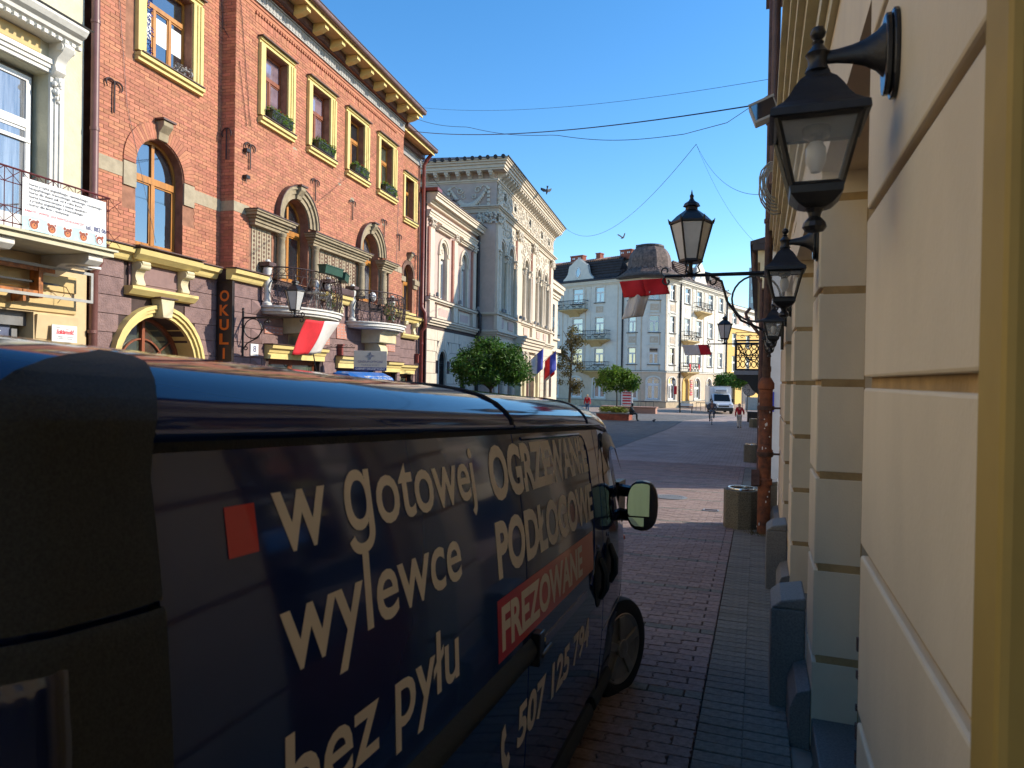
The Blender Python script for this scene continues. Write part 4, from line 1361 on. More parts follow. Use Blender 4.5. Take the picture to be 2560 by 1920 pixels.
def scroll(mb, c, r, ax, a0, turns, w=.016, sgn=1, n=18):
    """spiral in the plane of ax (unit vector, horizontal) and z, ending in its eye"""
    pts = []
    for k in range(n + 1):
        t = k / n
        rr_ = r * (1 - .72 * t)
        a = a0 + sgn * turns * 2 * math.pi * t
        pts.append((c[0] + ax[0] * rr_ * math.cos(a), c[1] + ax[1] * rr_ * math.cos(a), c[2] + rr_ * math.sin(a)))
    mb.tube(pts, w, 5)
def bracket_lamp(name, lab, base, ax, arm, lamp_at, zarm, drop, group='lanterns on scrolled brackets', s=1.0, ringr=.24, rot=0.3):
    """wall bracket: base point on the wall (at arm height), ax unit vector out from the wall"""
    t = thing(name, lab, 'street lamp', base, 0, group)
    B = Vector(base)
    X = Vector((ax[0], ax[1], 0))
    Z = Vector((0, 0, 1))
    b = MB()
    b.tube([B - Z * drop, B + Z * .18], .022, 6)
    b.ball(tuple(B + Z * .22), .03, 6, 4)
    b.tube([B, B + X * arm], [.030, .022], 6)
    scroll(b, tuple(B + X * (arm + .0) + Z * .07), .07, ax, -math.pi / 2, .9, .013)
    scroll(b, tuple(B + X * (arm - .02) - Z * .07), .07, ax, math.pi / 2, .9, .013, -1)
    b.build('arm', M_iron, t)
    b = MB()
    c = B + X * (ringr + .03) - Z * (ringr + .03)
    b.tube([tuple(c + X * ringr * math.cos(a) + Z * ringr * math.sin(a)) for a in [2 * math.pi * k / 24 for k in range(24)]], .014, 5, closed=True)
    p = [B + X * (ringr * 3.0) - Z * .02, B + X * (ringr * 2.55) - Z * .09, B + X * (ringr * 2.3) - Z * (ringr * 1.2), B + X * (ringr * 1.7) - Z * (ringr * 2.05), B + X * (ringr * .5) - Z * (ringr * 2.6), B - Z * (drop * .82)]
    b.tube([tuple(q) for q in p], .017, 5)
    scroll(b, tuple(B + X * (ringr * 2.95) - Z * .09), .065, ax, math.pi * .5, .9, .012)
    scroll(b, tuple(B + X * .09 - Z * (drop * .78)), .06, ax, math.pi, .9, .012)
    b.build('scrollwork', M_iron, t)
    lantern_parts(t, Matrix.Translation(B + X * lamp_at + Z * .02), s, 6, rot)
    return t
LP = lpos(14.80, .40, 3.24)
bracket_lamp('street_lamp', 'black bracket lantern beside the OKULIS sign on the brick house', LP, (NLX, NLY), 1.62, 1.42, 3.24, .95)
def flag(name, lab, p0, along, down, w_, h_, m1, m2, split=.5, sag=.1, seed=0, pole=None, group=None, m3=None, nu=10, nv=10):
    """cloth hung from p0: along = vector of the hoisted edge, down = vector of the fall; first stripe m1, second m2"""
    rr = random.Random(seed)
    t = thing(name, lab, 'flag', p0, 0, group)
    A, D = Vector(along), Vector(down)
    nr = A.cross(D).normalized()
    ph = rr.uniform(0, 6)
    def pt(i, j):
        x, y = i / nu, j / nv
        return Vector(p0) + A * x + D * y + nr * (sag * (.25 + y) * math.sin(5.2 * x + 1.8 * y + ph) * .5 + sag * .35 * math.sin(9 * x - 3 * y + ph))
    for (a, b_), m, nm in (((0, split), m1, 'stripe'), ((split, 1), m2, 'stripe')):
        i0, i1 = round(a * nu), round(b_ * nu)
        q = MB()
        vs, fs = [], []
        for i in range(i0, i1 + 1):
            for j in range(nv + 1):
                vs.append(pt(i, j))
        k = nv + 1
        for i in range(i1 - i0):
            for j in range(nv):
                fs.append((i * k + j, i * k + j + 1, (i + 1) * k + j + 1, (i + 1) * k + j))
        q.add(vs, fs)
        o = q.build(nm, m, t, smooth=True, recalc=False)
        sm = o.modifiers.new('thickness', 'SOLIDIFY')
        sm.thickness = .006
    if pole:
        q = MB()
        q.tube(pole, .014, 6)
        q.build('pole', M_iron, t)
    return t
a0 = lpos(15.05, 2.02, 3.20)
flag('flag', 'red and white flag flying from the bracket lantern on the brick house', a0, lpos(16.45, 2.10, 3.26) - a0, lpos(14.75, 1.75, 2.35) - a0 + Vector((0, 0, .0)), 1, 1, M_red, M_flagw, .5, .10, 3, nv=12)
q = MB()
q.tube([lpos(16.55, 1.25, 3.30), lpos(16.9, 1.0, 2.9), lpos(18.05, .55, 1.9), lpos(18.15, .5, 1.5)], [.013, .02, .014, .01], 6)
q.box(*[c for pr in zip(lpos(16.86, 1.04, 2.62), lpos(17.02, .90, 2.82)) for c in sorted(pr)])
o = q.build('cable_bundle', M_iron, None)
props(o, 'thick black cable sagging past the first balcony bracket', 'cable')
sg = thing('shop_sign', 'grey projecting sign reading CENTRUM OPTYCZNE TARKOWSCY', 'sign', lpos(19.3, .9, 2.0), LROT)
SX = .0
SM = facade(lpos(18.92, 1.28, 0), LROT - rad(62))      # projecting sign turned towards the street, a box
MB(SM).box(0, .98, 0, .14, 2.02, 2.62).build('box', M_signgrey, sg, bevel=.008)
MB(SM).box(.01, .97, -.006, -.001, 2.02, 2.12).build('blue_strip', M_inkblue, sg)
q = MB(SM)
letters(q, 'CENTRUM OPTYCZNE', lambda x, z: (x, -.006, z), .12, .86, 2.26, .065, .0)
letters(q, 'TARKOWSCY', lambda x, z: (x, -.006, z), .22, .76, 2.17, .04, .0, 1.6)
for k in range(4):
    a = k * math.pi / 2
    c, s_ = math.cos(a), math.sin(a)
    q.tube([(.49 + .035 * math.cos(a + .78), -.006, 2.47 + .035 * math.sin(a + .78)), (.49 + .115 * c, -.006, 2.47 + .115 * s_), (.49 + .035 * math.cos(a - .78), -.006, 2.47 + .035 * math.sin(a - .78))], .005, 4)
q.build('lettering', M_inkblue, sg, recalc=False)
q = MB(SM)
letters(q, 'GABINET OKULISTYCZNY', lambda x, z: (x, -.009, z), .05, .93, 2.045, .055, .0)
q.build('small_lettering', M_signw, sg, recalc=False)
q = MB(LEFT)
q.tube([(18.95, F1, 2.72), (18.95, -1.30, 2.70)], .012, 5)
for k in range(5):
    scroll(q, (18.95, -.5 - k * .17, 2.76), .05, (0, 1), 0, 1, .006)
q.build('bracket', M_iron, sg)
aw = thing('shop_awning', 'bright blue shop awning reading SOCZEWKI KONTAKTOWE', 'awning', lpos(20.9, .9, 1.1), LROT)
prof = [(F1 - .02, 2.0), (F1 - .45, 1.97), (F1 - .78, 1.82), (F1 - .98, 1.56), (F1 - 1.02, 1.30), (F1 - 1.02, .85)]
a, b_ = 19.30, 22.25
q = MB(LEFT)
for k in range(len(prof) - 1):
    p0_, p1_ = prof[k], prof[k + 1]
    q.quad((a + .28, p0_[0], p0_[1]), (b_ - .28, p0_[0], p0_[1]), (b_ - .28, p1_[0], p1_[1]), (a + .28, p1_[0], p1_[1]))
o = q.build('canopy', M_awning, aw, recalc=False)
for sgn, u0_, u1_ in ((1, a, a + .28), (-1, b_, b_ - .28)):
    q = MB(LEFT)
    n = len(prof)
    q.add([(u1_, p[0], p[1]) for p in prof] + [(u0_ if k > 1 else u0_ + (u1_ - u0_) * .35, p[0] * .9 + F1 * .1 if k > 1 else p[0], p[1] - .05) for k, p in enumerate(prof)] + [(u0_, F1 - .02, .85), (u0_, F1 - .02, 1.95)],
          [(k, k + 1, n + k + 1, n + k) for k in range(n - 1)] + [[n + k for k in range(n)] + [2 * n, 2 * n + 1]])
    q.build('awning_end', M_awning, aw, recalc=False)
q = MB(LEFT)
letters(q, 'SOCZEWKI KONTAKTOWE', lambda x, z: (x, interp(z, [1.56, 1.82, 1.97], [F1 - .98, F1 - .78, F1 - .45]) - .012, z), 19.95, 21.9, 1.70, .16, .012)
q.build('lettering', M_signw, aw, recalc=False)
q = MB(LEFT)
letters(q, 'CENTRUM OPTYCZNE', lambda x, z: (x, F1 - 1.03, z), 20.75, 21.75, 1.22, .12, .01)
letters(q, 'TARKOWSCY', lambda x, z: (x, F1 - 1.03, z), 20.9, 21.62, 1.02, .10, .005, 1.4)
q.box(20.82, 21.68, F1 - 1.031, F1 - 1.028, 1.16, 1.175)
for k in range(4):
    t0 = k * math.pi / 2
    q.tube([(20.5 + .06 * math.cos(t0 + .78), F1 - 1.03, 1.17 + .06 * math.sin(t0 + .78)), (20.5 + .2 * math.cos(t0), F1 - 1.03, 1.17 + .24 * math.sin(t0)), (20.5 + .06 * math.cos(t0 - .78), F1 - 1.03, 1.17 + .06 * math.sin(t0 - .78))], .012, 4)
q.build('logo', M_signw, aw, recalc=False)
q = MB(LEFT)
q.lathe([(.055, -.012), (.055, 0)], (20.5, F1 - 1.03, 1.17), 12, axis='y')
q.build('logo_dot', M_pinkred, aw)
CH = thing('cream_house', 'cream stuccoed house with white window and balcony at the left edge', 'house', lpos(8, 0, gz(8)), LROT)
U0, U1 = 2.0, 10.50
wc, whw = 8.95, .82
w = MB(LEFT)
hC = [(wc - whw, wc + whw, 4.0, 7.09)]
w.wall(U0, U1, 3.85, 13.0, 0, hC, .34)
w.build('wall', M_cream, CH, recalc=False)
w = MB(LEFT)
w.wall(U0, U1 + .02, -1.2, 3.85, -.10, [(6.2, 9.45, -1.2, 2.86)], .35)
w.quad((U1 + .02, -.10, -1.2), (U1 + .02, .4, -1.2), (U1 + .02, .4, 3.85), (U1 + .02, -.10, 3.85))
w.build('ground_floor_wall', M_sandpl, CH, recalc=False)
MB(LEFT).box(U0, U1 - .001, .42, 9, -1.2, 13.0).build('rear_walls', M_cream, CH)
panes_window(CH, LEFT, wc - whw + .10, wc + whw - .10, 4.0, 7.0, .26, M_white, M_glassc, 2, .72, .09, depth=.08)
q = MB(LEFT)
q.box(wc - .7, wc + .7, .24, .27, 5.84, 5.90).box(wc - .72, wc + .72, .24, .30, 4.0, 4.55)
q.build('glazing_bar', M_white, CH)
q = MB(LEFT)
for a, c, d in ((whw, whw + .07, .05), (whw + .07, whw + .14, .08), (whw + .14, whw + .22, .11)):
    q.box(wc + a, wc + c, -d, .01, 4.0, 7.10 + (c - whw)).box(wc - c, wc - a, -d, .01, 4.0, 7.10 + (c - whw))
    q.box(wc - a, wc + a, -d, .01, 7.10 + (a - whw), 7.10 + (c - whw))
q.build('architrave', M_creamw, CH)
MB(LEFT).box(wc - .62, wc + .62, -.05, .01, 7.36, 7.60).build('frieze_panel', M_gold, CH)
for s in (-1, 1):
    u = wc + s * .92
    q = MB(LEFT)
    q.prism([(0, 7.62), (-.34, 7.62), (-.36, 7.54), (-.30, 7.44), (-.20, 7.36), (-.15, 7.24), (-.17, 7.14), (-.10, 7.06), (0, 7.04)], 'x', u - .10, u + .10)
    q.lathe([(.07, -.13), (.07, .13)], (u, -.27, 7.53), 10, axis='x')
    q.build('console', M_creamw, CH, smooth=True)
    q = MB(LEFT)
    rr = random.Random(5)
    for k in range(16):
        t = k / 15
        q.ball((u + rr.uniform(-.06, .06) * (1.2 - t), -.06 - .05 * rr.random(), 7.0 - .38 * t), (.055 * (1.1 - .6 * t),) * 3, 6, 4)
    q.build('acanthus_drop', M_creamw, CH, smooth=True)
q = MB(LEFT)
q.prism([(0, 7.62), (-.30, 7.62), (-.34, 7.68), (-.40, 7.70), (-.42, 7.76), (-.50, 7.80), (-.56, 7.88), (-.56, 7.93), (0, 8.02)], 'x', wc - 1.25, wc + 1.12)
for k in range(18):
    a = wc - 1.2 + k * .135
    q.box(a, a + .07, -.36, -.29, 7.60, 7.66)
q.build('window_cornice', M_creamw, CH)
MB(LEFT).prism([(0, 8.02), (-.58, 7.932), (-.60, 7.945), (0, 8.05)], 'x', wc - 1.28, wc + 1.20).build('cornice_flashing', M_grey, CH)
q = MB(LEFT)
q.prism([(0, 8.75), (-.12, 8.76), (-.22, 8.90), (-.26, 9.0), (0, 9.06)], 'x', U0, 9.9)
for k in range(14):
    a = 8.0 + k * .14
    q.box(a, a + .07, -.15, -.02, 8.66, 8.75)
q.build('upper_sill_course', M_creamw, CH)
q = MB(LEFT)
q.box(5.5, 10.02, -1.2, .0, 3.86, 3.97).box(5.5, 10.06, -1.26, 0, 3.95, 3.985)
q.build('balcony_slab', M_cream, CH)
for u in (6.6, 8.1, 9.72):
    q = MB(LEFT)
    q.prism([(-.1, 3.858), (-1.12, 3.858), (-1.12, 3.76), (-1.02, 3.68), (-.55, 3.70), (-.1, 3.50)], 'x', u - .15, u + .15)
    q.build('balcony_corbel', M_creamw, CH, bevel=.01)
q = MB(LEFT)
for z, r in ((4.06, .010), (4.30, .008), (4.66, .008), (4.88, .016)):
    q.tube([(5.55, -1.17, z), (9.95, -1.17, z), (9.95, -.02, z)], r, 5)
for k in range(33):
    u = 5.6 + k * .135
    q.tube([(u, -1.17, 3.98), (u, -1.17, 4.88)], .008, 4)
    if k % 2 == 0:
        for z0, z1 in ((4.06, 4.30), (4.66, 4.88)):
            q.tube([(u, -1.17, z0), (u + .27, -1.17, z1)], .006, 4)
            q.tube([(u + .27, -1.17, z0), (u, -1.17, z1)], .006, 4)
for k in range(9):
    y = -1.1 + k * .13
    q.tube([(9.95, y, 3.98), (9.95, y, 4.88)], .008, 4)
q.build('balcony_railing', mat('red_iron', (.12, .02, .02), .5), CH)
q = MB(LEFT)
q.box(7.7, 8.25, -.32, -.02, 4.0, 4.72)
for k in range(9):
    q.box(7.72, 8.23, -.335, -.32, 4.1 + k * .065, 4.12 + k * .065)
o = q.build('air_conditioner', M_lgrey, None)
props(o, 'grey slatted air conditioner on the left balcony behind the banner', 'air conditioner')
for z in (2.66, 2.14, 1.62):
    MB(LEFT).prism([(-.10, z - .26), (-.115, z - .25), (-.155, z + .17), (-.10, z + .17)], 'x', 9.48, 10.30).build('render_block', M_sandpl, CH)
for z in (3.02, 3.40):
    MB(LEFT).prism([(-.10, z - .14), (-.14, z - .13), (-.14, z + .15), (-.10, z + .16)], 'x', 5.0, 10.26).build('render_block', M_gold, CH)
q = MB(LEFT)
q.box(6.2, 9.42, .20, .24, -1.2, 2.84)
q.build('shop_pane', M_glassg, CH)
q = MB(LEFT)
q.box(9.22, 9.32, .10, .2, -1.2, 2.56).box(6.2, 9.45, .06, .22, 2.62, 2.86)
q.build('shop_frame', M_grey, CH)
MB(LEFT).box(6.2, 9.22, .14, .16, 2.28, 2.62).build('shop_fascia', mat('grey_blue_fascia', (.10, .12, .2), .4), CH)
q = MB(LEFT)
letters(q, 'EKAT', lambda x, z: (x, .135, z), 8.45, 9.06, 2.42, .10, .01, 1, .2)
q.build('fascia_lettering', M_signw, CH, recalc=False)
sf = thing('sign_frame', 'empty rusty metal sign frame fixed under the left balcony', 'sign frame', lpos(9.0, .4, 3.1), LROT)
q = MB(LEFT)
q.box(5.5, 10.36, -.42, -.39, 3.60, 3.65).box(5.5, 10.36, -.42, -.39, 3.10, 3.15).box(10.31, 10.36, -.42, -.39, 3.15, 3.60)
q.build('outer_rail', M_lgrey, sf)
q = MB(LEFT)
q.box(5.5, 9.6, -.388, -.36, 3.53, 3.60).box(5.5, 9.35, -.388, -.36, 3.14, 3.20).box(9.28, 9.36, -.40, -.2, 3.08, 3.62).box(9.0, 9.05, -.40, -.12, 3.0, 3.2)
q.build('rusty_strip', M_rail, sf)
q = MB(LEFT)
q.box(5.5, 9.75, -.30, -.24, 3.34, 3.37)
q.tube([(9.7, -.27, 3.36), (9.9, -.3, 3.34), (10.05, -.25, 3.2)], .008, 4)
q.tube([(9.85, -.3, 3.34), (9.86, -.3, 3.2), (9.82, -.2, 3.05)], .006, 4)
q.build('wire_tray', M_iron, sf)
q = MB(LEFT)
q.box(9.75, 10.2, -.75, -.45, 3.69, 3.73).box(9.7, 10.05, -.7, -.5, 3.66, 3.69)
q.build('strip_light', M_white, sf)
pq = thing('wall_plaque', 'white plaque with red brush lettering on the ochre wall', 'plaque', lpos(10.0, .2, 2.39), LROT)
MB(LEFT).box(9.72, 10.23, -.20, -.18, 2.37, 2.67).build('board', M_signw, pq)
q = MB(LEFT)
letters(q, 'Solidarność', lambda x, z: (x, -.204, z), 9.80, 10.17, 2.515, .075, .03, .88, .25)
q.tube([(10.0, -.204, 2.60), (10.08, -.204, 2.62)], .004, 4)
q.build('red_lettering', M_inkred, pq, recalc=False)
q = MB(LEFT)
letters(q, 'Region', lambda x, z: (x, -.204, z), 9.80, 9.88, 2.62, .018)
letters(q, 'Delegatura w Tarnowie', lambda x, z: (x, -.204, z), 9.83, 10.14, 2.455, .02)
letters(q, 'ul. Wałowa 6, Tarnów', lambda x, z: (x, -.204, z), 9.82, 10.13, 2.42, .02)
q.build('small_lettering', M_ink, pq, recalc=False)
bn = thing('banner', 'white banner with language course text and row of brown bear heads on the balcony', 'banner', lpos(9.05, 1.23, 3.99), LROT)
q = MB(LEFT)
def ban(x, z, e=0.0):
    return (x, -1.215 - e - .02 * math.sin((x - 8.3) * 5) * (4.8 - z), z)
n = 12
vs = []
for i in range(n + 1):
    for j in range(7):
        vs.append(ban(8.28 + 1.54 * i / n, 4.0 + .78 * j / 6))
q.add(vs, [(i * 7 + j, (i + 1) * 7 + j, (i + 1) * 7 + j + 1, i * 7 + j + 1) for i in range(n) for j in range(6)])
o = q.build('cloth', M_signw, bn, recalc=False)
q = MB(LEFT)
n = 12
vs = []
for i in range(n + 1):
    for z in (4.001, 4.1, 4.20):
        vs.append(ban(8.281 + 1.538 * i / n, z + (.02 * math.sin(i) if z > 4.15 else 0), .004))
q.add(vs, [(i * 3 + j, (i + 1) * 3 + j, (i + 1) * 3 + j + 1, i * 3 + j + 1) for i in range(n) for j in range(2)])
q.build('blue_strip', M_signb, bn, recalc=False)
q = MB(LEFT)
lines = [('- kursy języka angielskiego, niemieckiego,', 8.35, 9.46), ('  hiszpańskiego, francuskiego, włoskiego, rosyjskiego,', 8.39, 9.74), ('- kursy dla dzieci już od 4 roku życia,', 8.35, 9.35), ('- kursy konwersacyjne z native speakers', 8.35, 9.43), ('  z języka angielskiego i francuskiego,', 8.39, 9.37), ('- kursy dla firm i instytucji,', 8.35, 9.10)]
for k, (s_, a, b_) in enumerate(lines):
    letters(q, s_.strip() if not s_.startswith('-') else s_, lambda x, z: ban(x, z, .006), a, b_, 4.685 - .062 * k, .038, .004)
q.build('lettering', M_ink, bn, recalc=False)
q = MB(LEFT)
letters(q, 'RABATY!  „POMYSŁ” DLA NOWYCH SŁUCHACZY!', lambda x, z: ban(x, z, .006), 8.32, 9.38, 4.275, .034, .0)
q.build('red_lettering', M_inkred, bn, recalc=False)
q = MB(LEFT)
letters(q, 'tel.: 882 06', lambda x, z: ban(x, z, .008), 9.42, 9.81, 4.235, .072, .004)
q.build('phone_lettering', M_inkblue, bn, recalc=False)
for k in range(5):
    u = 8.46 + .305 * k
    def dsc(cx, cz, r, e, rz=None):
        m = MB(LEFT)
        c = ban(cx, cz, e)
        m.add([(c[0] + r * math.cos(t), c[1], c[2] + (rz or r) * math.sin(t)) for t in [2 * math.pi * i / 14 for i in range(14)]], [list(range(14))])
        return m
    m = dsc(u, 4.095, .082, .007)
    for s in (-1, 1):
        d = dsc(u + s * .06, 4.155, .034, .0075)
        m.add(d.v, d.f)
    m.build('head_outline', M_signw, bn, recalc=False)
    m = dsc(u, 4.095, .07, .010)
    for s in (-1, 1):
        d = dsc(u + s * .058, 4.152, .025, .0095)
        m.add(d.v, d.f)
    m.build('bear_head', M_bear, bn, recalc=False)
    m = dsc(u, 4.075, .042, .012)
    m.build('muzzle', M_bearo if k != 4 else M_signw, bn, recalc=False)
    m = dsc(u, 4.09, .012, .014)
    for s in (-1, 1):
        d = dsc(u + s * .022, 4.12, .007, .014)
        m.add(d.v, d.f)
    m.build('face_marks', M_ink, bn, recalc=False)
def plain_house(name, lab, a, b_, zt, m, cols):
    h = thing(name, lab, 'house', lpos((a + b_) / 2, 0, gz((a + b_) / 2)), LROT)
    q = MB(LEFT)
    hs = [(c - .55, c + .55, z, z + 1.9) for c in cols for z in (4.6, 8.2)] + [(c - .9, c + .9, gz(c) + .1, 3.0) for c in cols]
    q.wall(a, b_, -1.2, zt, .02, hs, .3)
    q.build('wall', m, h, recalc=False)
    MB(LEFT).box(a, b_, .36, 9, -1.2, zt).build('core', m, h)
    for c in cols:
        for z in (4.6, 8.2): panes_window(h, LEFT, c - .55, c + .55, z, z + 1.9, .16, M_white, M_glass, 2, .66, .07)
        panes_window(h, LEFT, c - .9, c + .9, gz(c) + .1, 3.0, .16, M_woodred, M_glass, 1, 0, .1, name='shop_window')
    q = MB(LEFT)
    q.box(a, b_, -.12, .02, 3.6, 3.9).box(a, b_, -.4, .02, zt - .3, zt)
    q.build('cornice', M_creamw, h)
plain_house('yellow_house', 'plain light yellow house behind the viewer on the sunny side of the street', -12, 1.98, 12.0, M_sandpl, [-10, -7.2, -4.4, -1.6])
plain_house('pale_house', 'plain pale house further behind the viewer on the sunny side', -28, -12.02, 13.0, M_creamw, [-26, -22.8, -19.6, -16.4, -13.6])
PW = thing('pink_house', 'low pink and cream house with arched windows next to the red downpipe', 'house', lpos(31.5, 0, gz(31)), LROT)
A0, A1 = 27.95, 35.5
pc = [(30.05, .45), (33.10, .45)]
w = MB(LEFT)
w.wall(A0, A1, 4.2, 9.9, 0, [(c - r, c + r, 5.42, 8.2, 'arch') for c, r in pc], .28)
w.build('wall', M_pink, PW, recalc=False)
w = MB(LEFT)
w.wall(A0, A1, -1.6, 4.2, -.04, [(c - .48, c + .48, .4, 3.08, 'arch') for c, r in pc], .30)
w.build('ground_floor_wall', M_joint, PW, recalc=False)
MB(LEFT).box(A0, A1, .34, 9.0, -1.6, 9.9).build('rear_walls', M_pink, PW)
z = 3.98
k = 0
while z > -.6:
    cuts = [A0, 28.9 if k % 2 else 29.3, 31.2 if k % 2 else 31.6, 31.9 if k % 2 else 32.3, 34.2 if k % 2 else 33.9, A1]
    for i in range(5):
        segs = [(cuts[i] + .012, cuts[i + 1] - .012)]
        for c, r in pc:
            rr_ = .98 if z > 2.4 else .56
            if z > 3.75: continue
            h = rr_ if z < 2.6 else rr_ * math.sqrt(max(0, 1 - ((z - .25 - 2.6) / 1.12) ** 2)) if z - .25 > 2.6 else rr_
            ns = []
            for p, q in segs:
                if q <= c - h or p >= c + h: ns.append((p, q)); continue
                if p < c - h: ns.append((p, c - h))
                if q > c + h: ns.append((c + h, q))
            segs = ns
        for p, q in segs:
            if q - p > .08: MB(LEFT).box(p, q, -.075, -.02, z - .47, z).build('rendered_block', M_palace, PW)
    z -= .49
    k += 1
for c, r in pc:
    for j in range(9):
        t0, t1 = rad(180 * (j + .04) / 9), rad(180 * (j + .96) / 9)
        p = [(c + .55 * math.cos(t0), 2.6 + .55 * math.sin(t0)), (c + .97 * math.cos(t0), 2.6 + 1.1 * math.sin(t0)), (c + .97 * math.cos(t1), 2.6 + 1.1 * math.sin(t1)), (c + .55 * math.cos(t1), 2.6 + .55 * math.sin(t1))]
        MB(LEFT).prism(p, 'y', -.09, -.02).build('voussoir', M_palace, PW)
    b = MB(LEFT)
    b.ring(c, 2.6, .46, .54, -.06, .05).box(c - .54, c - .46, -.06, .05, .3, 2.6).box(c + .46, c + .54, -.06, .05, .3, 2.6)
    b.build('window_edge', M_palace, PW)
    arch_window(PW, LEFT, c, .46, .4, 2.6, .2, M_iron, M_glass, transom_at=2.2, fw=.04)
    g = MB(LEFT)
    for i in range(7):
        x = c - .42 + .14 * i
        g.tube([(x, .08, .4), (x, .08, 2.6 + math.sqrt(max(.01, .44 ** 2 - (x - c) ** 2)))], .010, 4)
    for zz in (.8, 1.6, 2.4):
        g.tube([(c - .46, .08, zz), (c + .46, .08, zz)], .010, 4)
    for i in range(5):
        scroll(g, (c - .32 + .16 * i, .07, 2.55), .09, (1, 0), i, 1.0, .008)
    g.build('window_grille', M_iron, PW)
    arch_window(PW, LEFT, c, .44, 5.46, 7.35, .17, M_white, M_glass, rz=.42, transom_at=7.2, fw=.06)
    b = MB(LEFT)
    b.ring(c, 7.6, .46, .58, -.05, .05).ring(c, 7.6, .58, .68, -.09, .05)
    b.box(c - .70, c - .46, -.10, .05, 7.42, 7.60).box(c + .46, c + .70, -.10, .05, 7.42, 7.60)
    b.build('archivolt', M_palace, PW)
    b = MB(LEFT)
    b.box(c - .66, c - .44, -.06, .05, 5.45, 7.42).box(c + .44, c + .66, -.06, .05, 5.45, 7.42)
    b.build('jamb', M_palace, PW)
    b = MB(LEFT)
    b.prism([(c - .44, 7.35)] + [(c + .44 * math.cos(math.pi * (1 - i / 12)), 7.6 + .6 * math.sin(math.pi * i / 12)) for i in range(13)] + [(c + .44, 7.35)], 'y', .10, .16)
    rr = random.Random(int(c))
    for i in range(18):
        a = math.pi * i / 17
        b.ball((c + .26 * math.cos(a) * rr.uniform(.4, 1.1), .095, 7.62 + .42 * math.sin(a) * rr.uniform(.3, 1)), .045, 5, 3)
    b.build('tympanum', M_stucco, PW)
    b = MB(LEFT)
    for z0, z1, d in ((8.46, 8.54, .16), (8.54, 8.62, .22), (8.62, 8.68, .32)):
        b.box(c - .95 - d * .3, c + .95 + d * .3, -d, .02, z0, z1)
    b.build('window_cornice', M_palace, PW)
    MB(LEFT).box(c - .86, c + .86, -.06, .02, 4.52, 5.12).build('parapet_panel', M_palace, PW)
    MB(LEFT).box(c - .66, c + .66, -.064, -.05, 4.64, 5.0).build('panel_field', M_pink, PW)
for u in (28.4, 31.58, 34.62):
    b = MB(LEFT)
    b.box(u - .24, u + .24, -.12, .02, 5.45, 8.42)
    b.box(u - .30, u + .30, -.14, .02, 4.46, 5.20)
    b.box(u - .29, u + .29, -.16, .02, 5.36, 5.52)
    b.build('pilaster', M_palace, PW)
    MB(LEFT).box(u - .36, u - .245, -.10, .02, 5.4, 8.4).build('pilaster_edge', M_pinkred, PW)
    b = MB(LEFT)
    rr = random.Random(int(u * 7))
    b.box(u - .30, u + .30, -.20, .02, 8.74, 8.80)
    for i in range(34):
        b.ball((u + rr.uniform(-.27, .27), -.12 - rr.uniform(0, .08), rr.uniform(8.44, 8.76)), (.05, .05, .045), 5, 3)
    b.build('capital', M_stucco, PW)
b = MB(LEFT)
for z0, z1, d in ((8.82, 8.93, .12), (8.93, 9.04, .15), (9.04, 9.12, .2)):
    b.box(A0, A1 - .02, -d, .02, z0, z1)
for z0, z1, d in ((9.36, 9.46, .16), (9.46, 9.54, .24), (9.54, 9.70, .40), (9.70, 9.78, .46), (9.78, 9.85, .50)):
    b.box(A0, A1 - .02, -d, .02, z0, z1)
for z0, z1, d in ((5.2, 5.27, .14), (5.27, 5.36, .22), (4.16, 4.26, .12), (4.26, 4.36, .22), (4.36, 4.44, .30)):
    b.box(A0, A1 - .02, -d, .02, z0, z1)
b.build('cornice', M_palace, PW)
b = MB(LEFT)
b.box(A0, A1, -.32, .02, 4.442, 4.465).box(A0, A1, -.24, .02, 5.362, 5.38).prism([(-.54, 9.852), (-.54, 9.88), (9, 12.2), (9, 12.1)], 'x', A0, A1)
b.build('roof', M_lead, PW)
MB(LEFT).box(A0 - .1, A0 + .45, -.52, .3, 9.88, 10.02).build('roof_end', M_redpipe, PW)
q = MB(LEFT)
q.tube([(35.05, -.16, 9.4), (35.05, -.16, 5.4), (35.05, -.3, 5.2), (35.05, -.3, 4.3), (35.05, -.16, 4.1), (35.05, -.16, -1.2)], .10, 10)
q.build('downpipe', M_tile, PW, smooth=True)
MB(LEFT).box(35.12, 35.48, -.03, .0, 5.4, 9.3).build('red_strip', M_pinkred, PW)
PA = thing('palace', 'tall cream palace with ornate stucco frieze and heavy cornice', 'palace', lpos(43.5, 1, gz(43)), LROT)
E0, E1, YP = 35.45, 51.55, -1.0
pw = [36.62, 38.75, 42.65, 46.45, 48.75]
w = MB(LEFT)
hp = [(c - .62, c + .62, 5.45, 9.37, 'arch') for c in pw] + [(c - .34, c + .34, 11.62, 12.15) for c in (37.1, 39.4, 43.3, 47.1, 49.6)]
hg = [(c - .5, c + .5, .5, 2.75, 'arch') for c in (36.7, 38.75, 46.6, 48.9, 50.9)] + [(41.6, 43.7, -1.3, 2.6, 'arch')]
w.wall(E0, E1, 4.2, 12.6, YP, hp, .35)
w.wall(E0, E1, -1.6, 4.2, YP - .04, hg, .38)
w.build('wall', M_palace, PA, recalc=False)
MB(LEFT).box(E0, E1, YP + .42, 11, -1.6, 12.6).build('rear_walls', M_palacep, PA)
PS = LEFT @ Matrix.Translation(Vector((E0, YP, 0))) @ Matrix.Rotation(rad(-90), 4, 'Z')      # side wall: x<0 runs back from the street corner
MB(PS).box(-11.5, .0, -.02, .3, -1.6, 12.6).build('side_wall', M_palacep, PA)
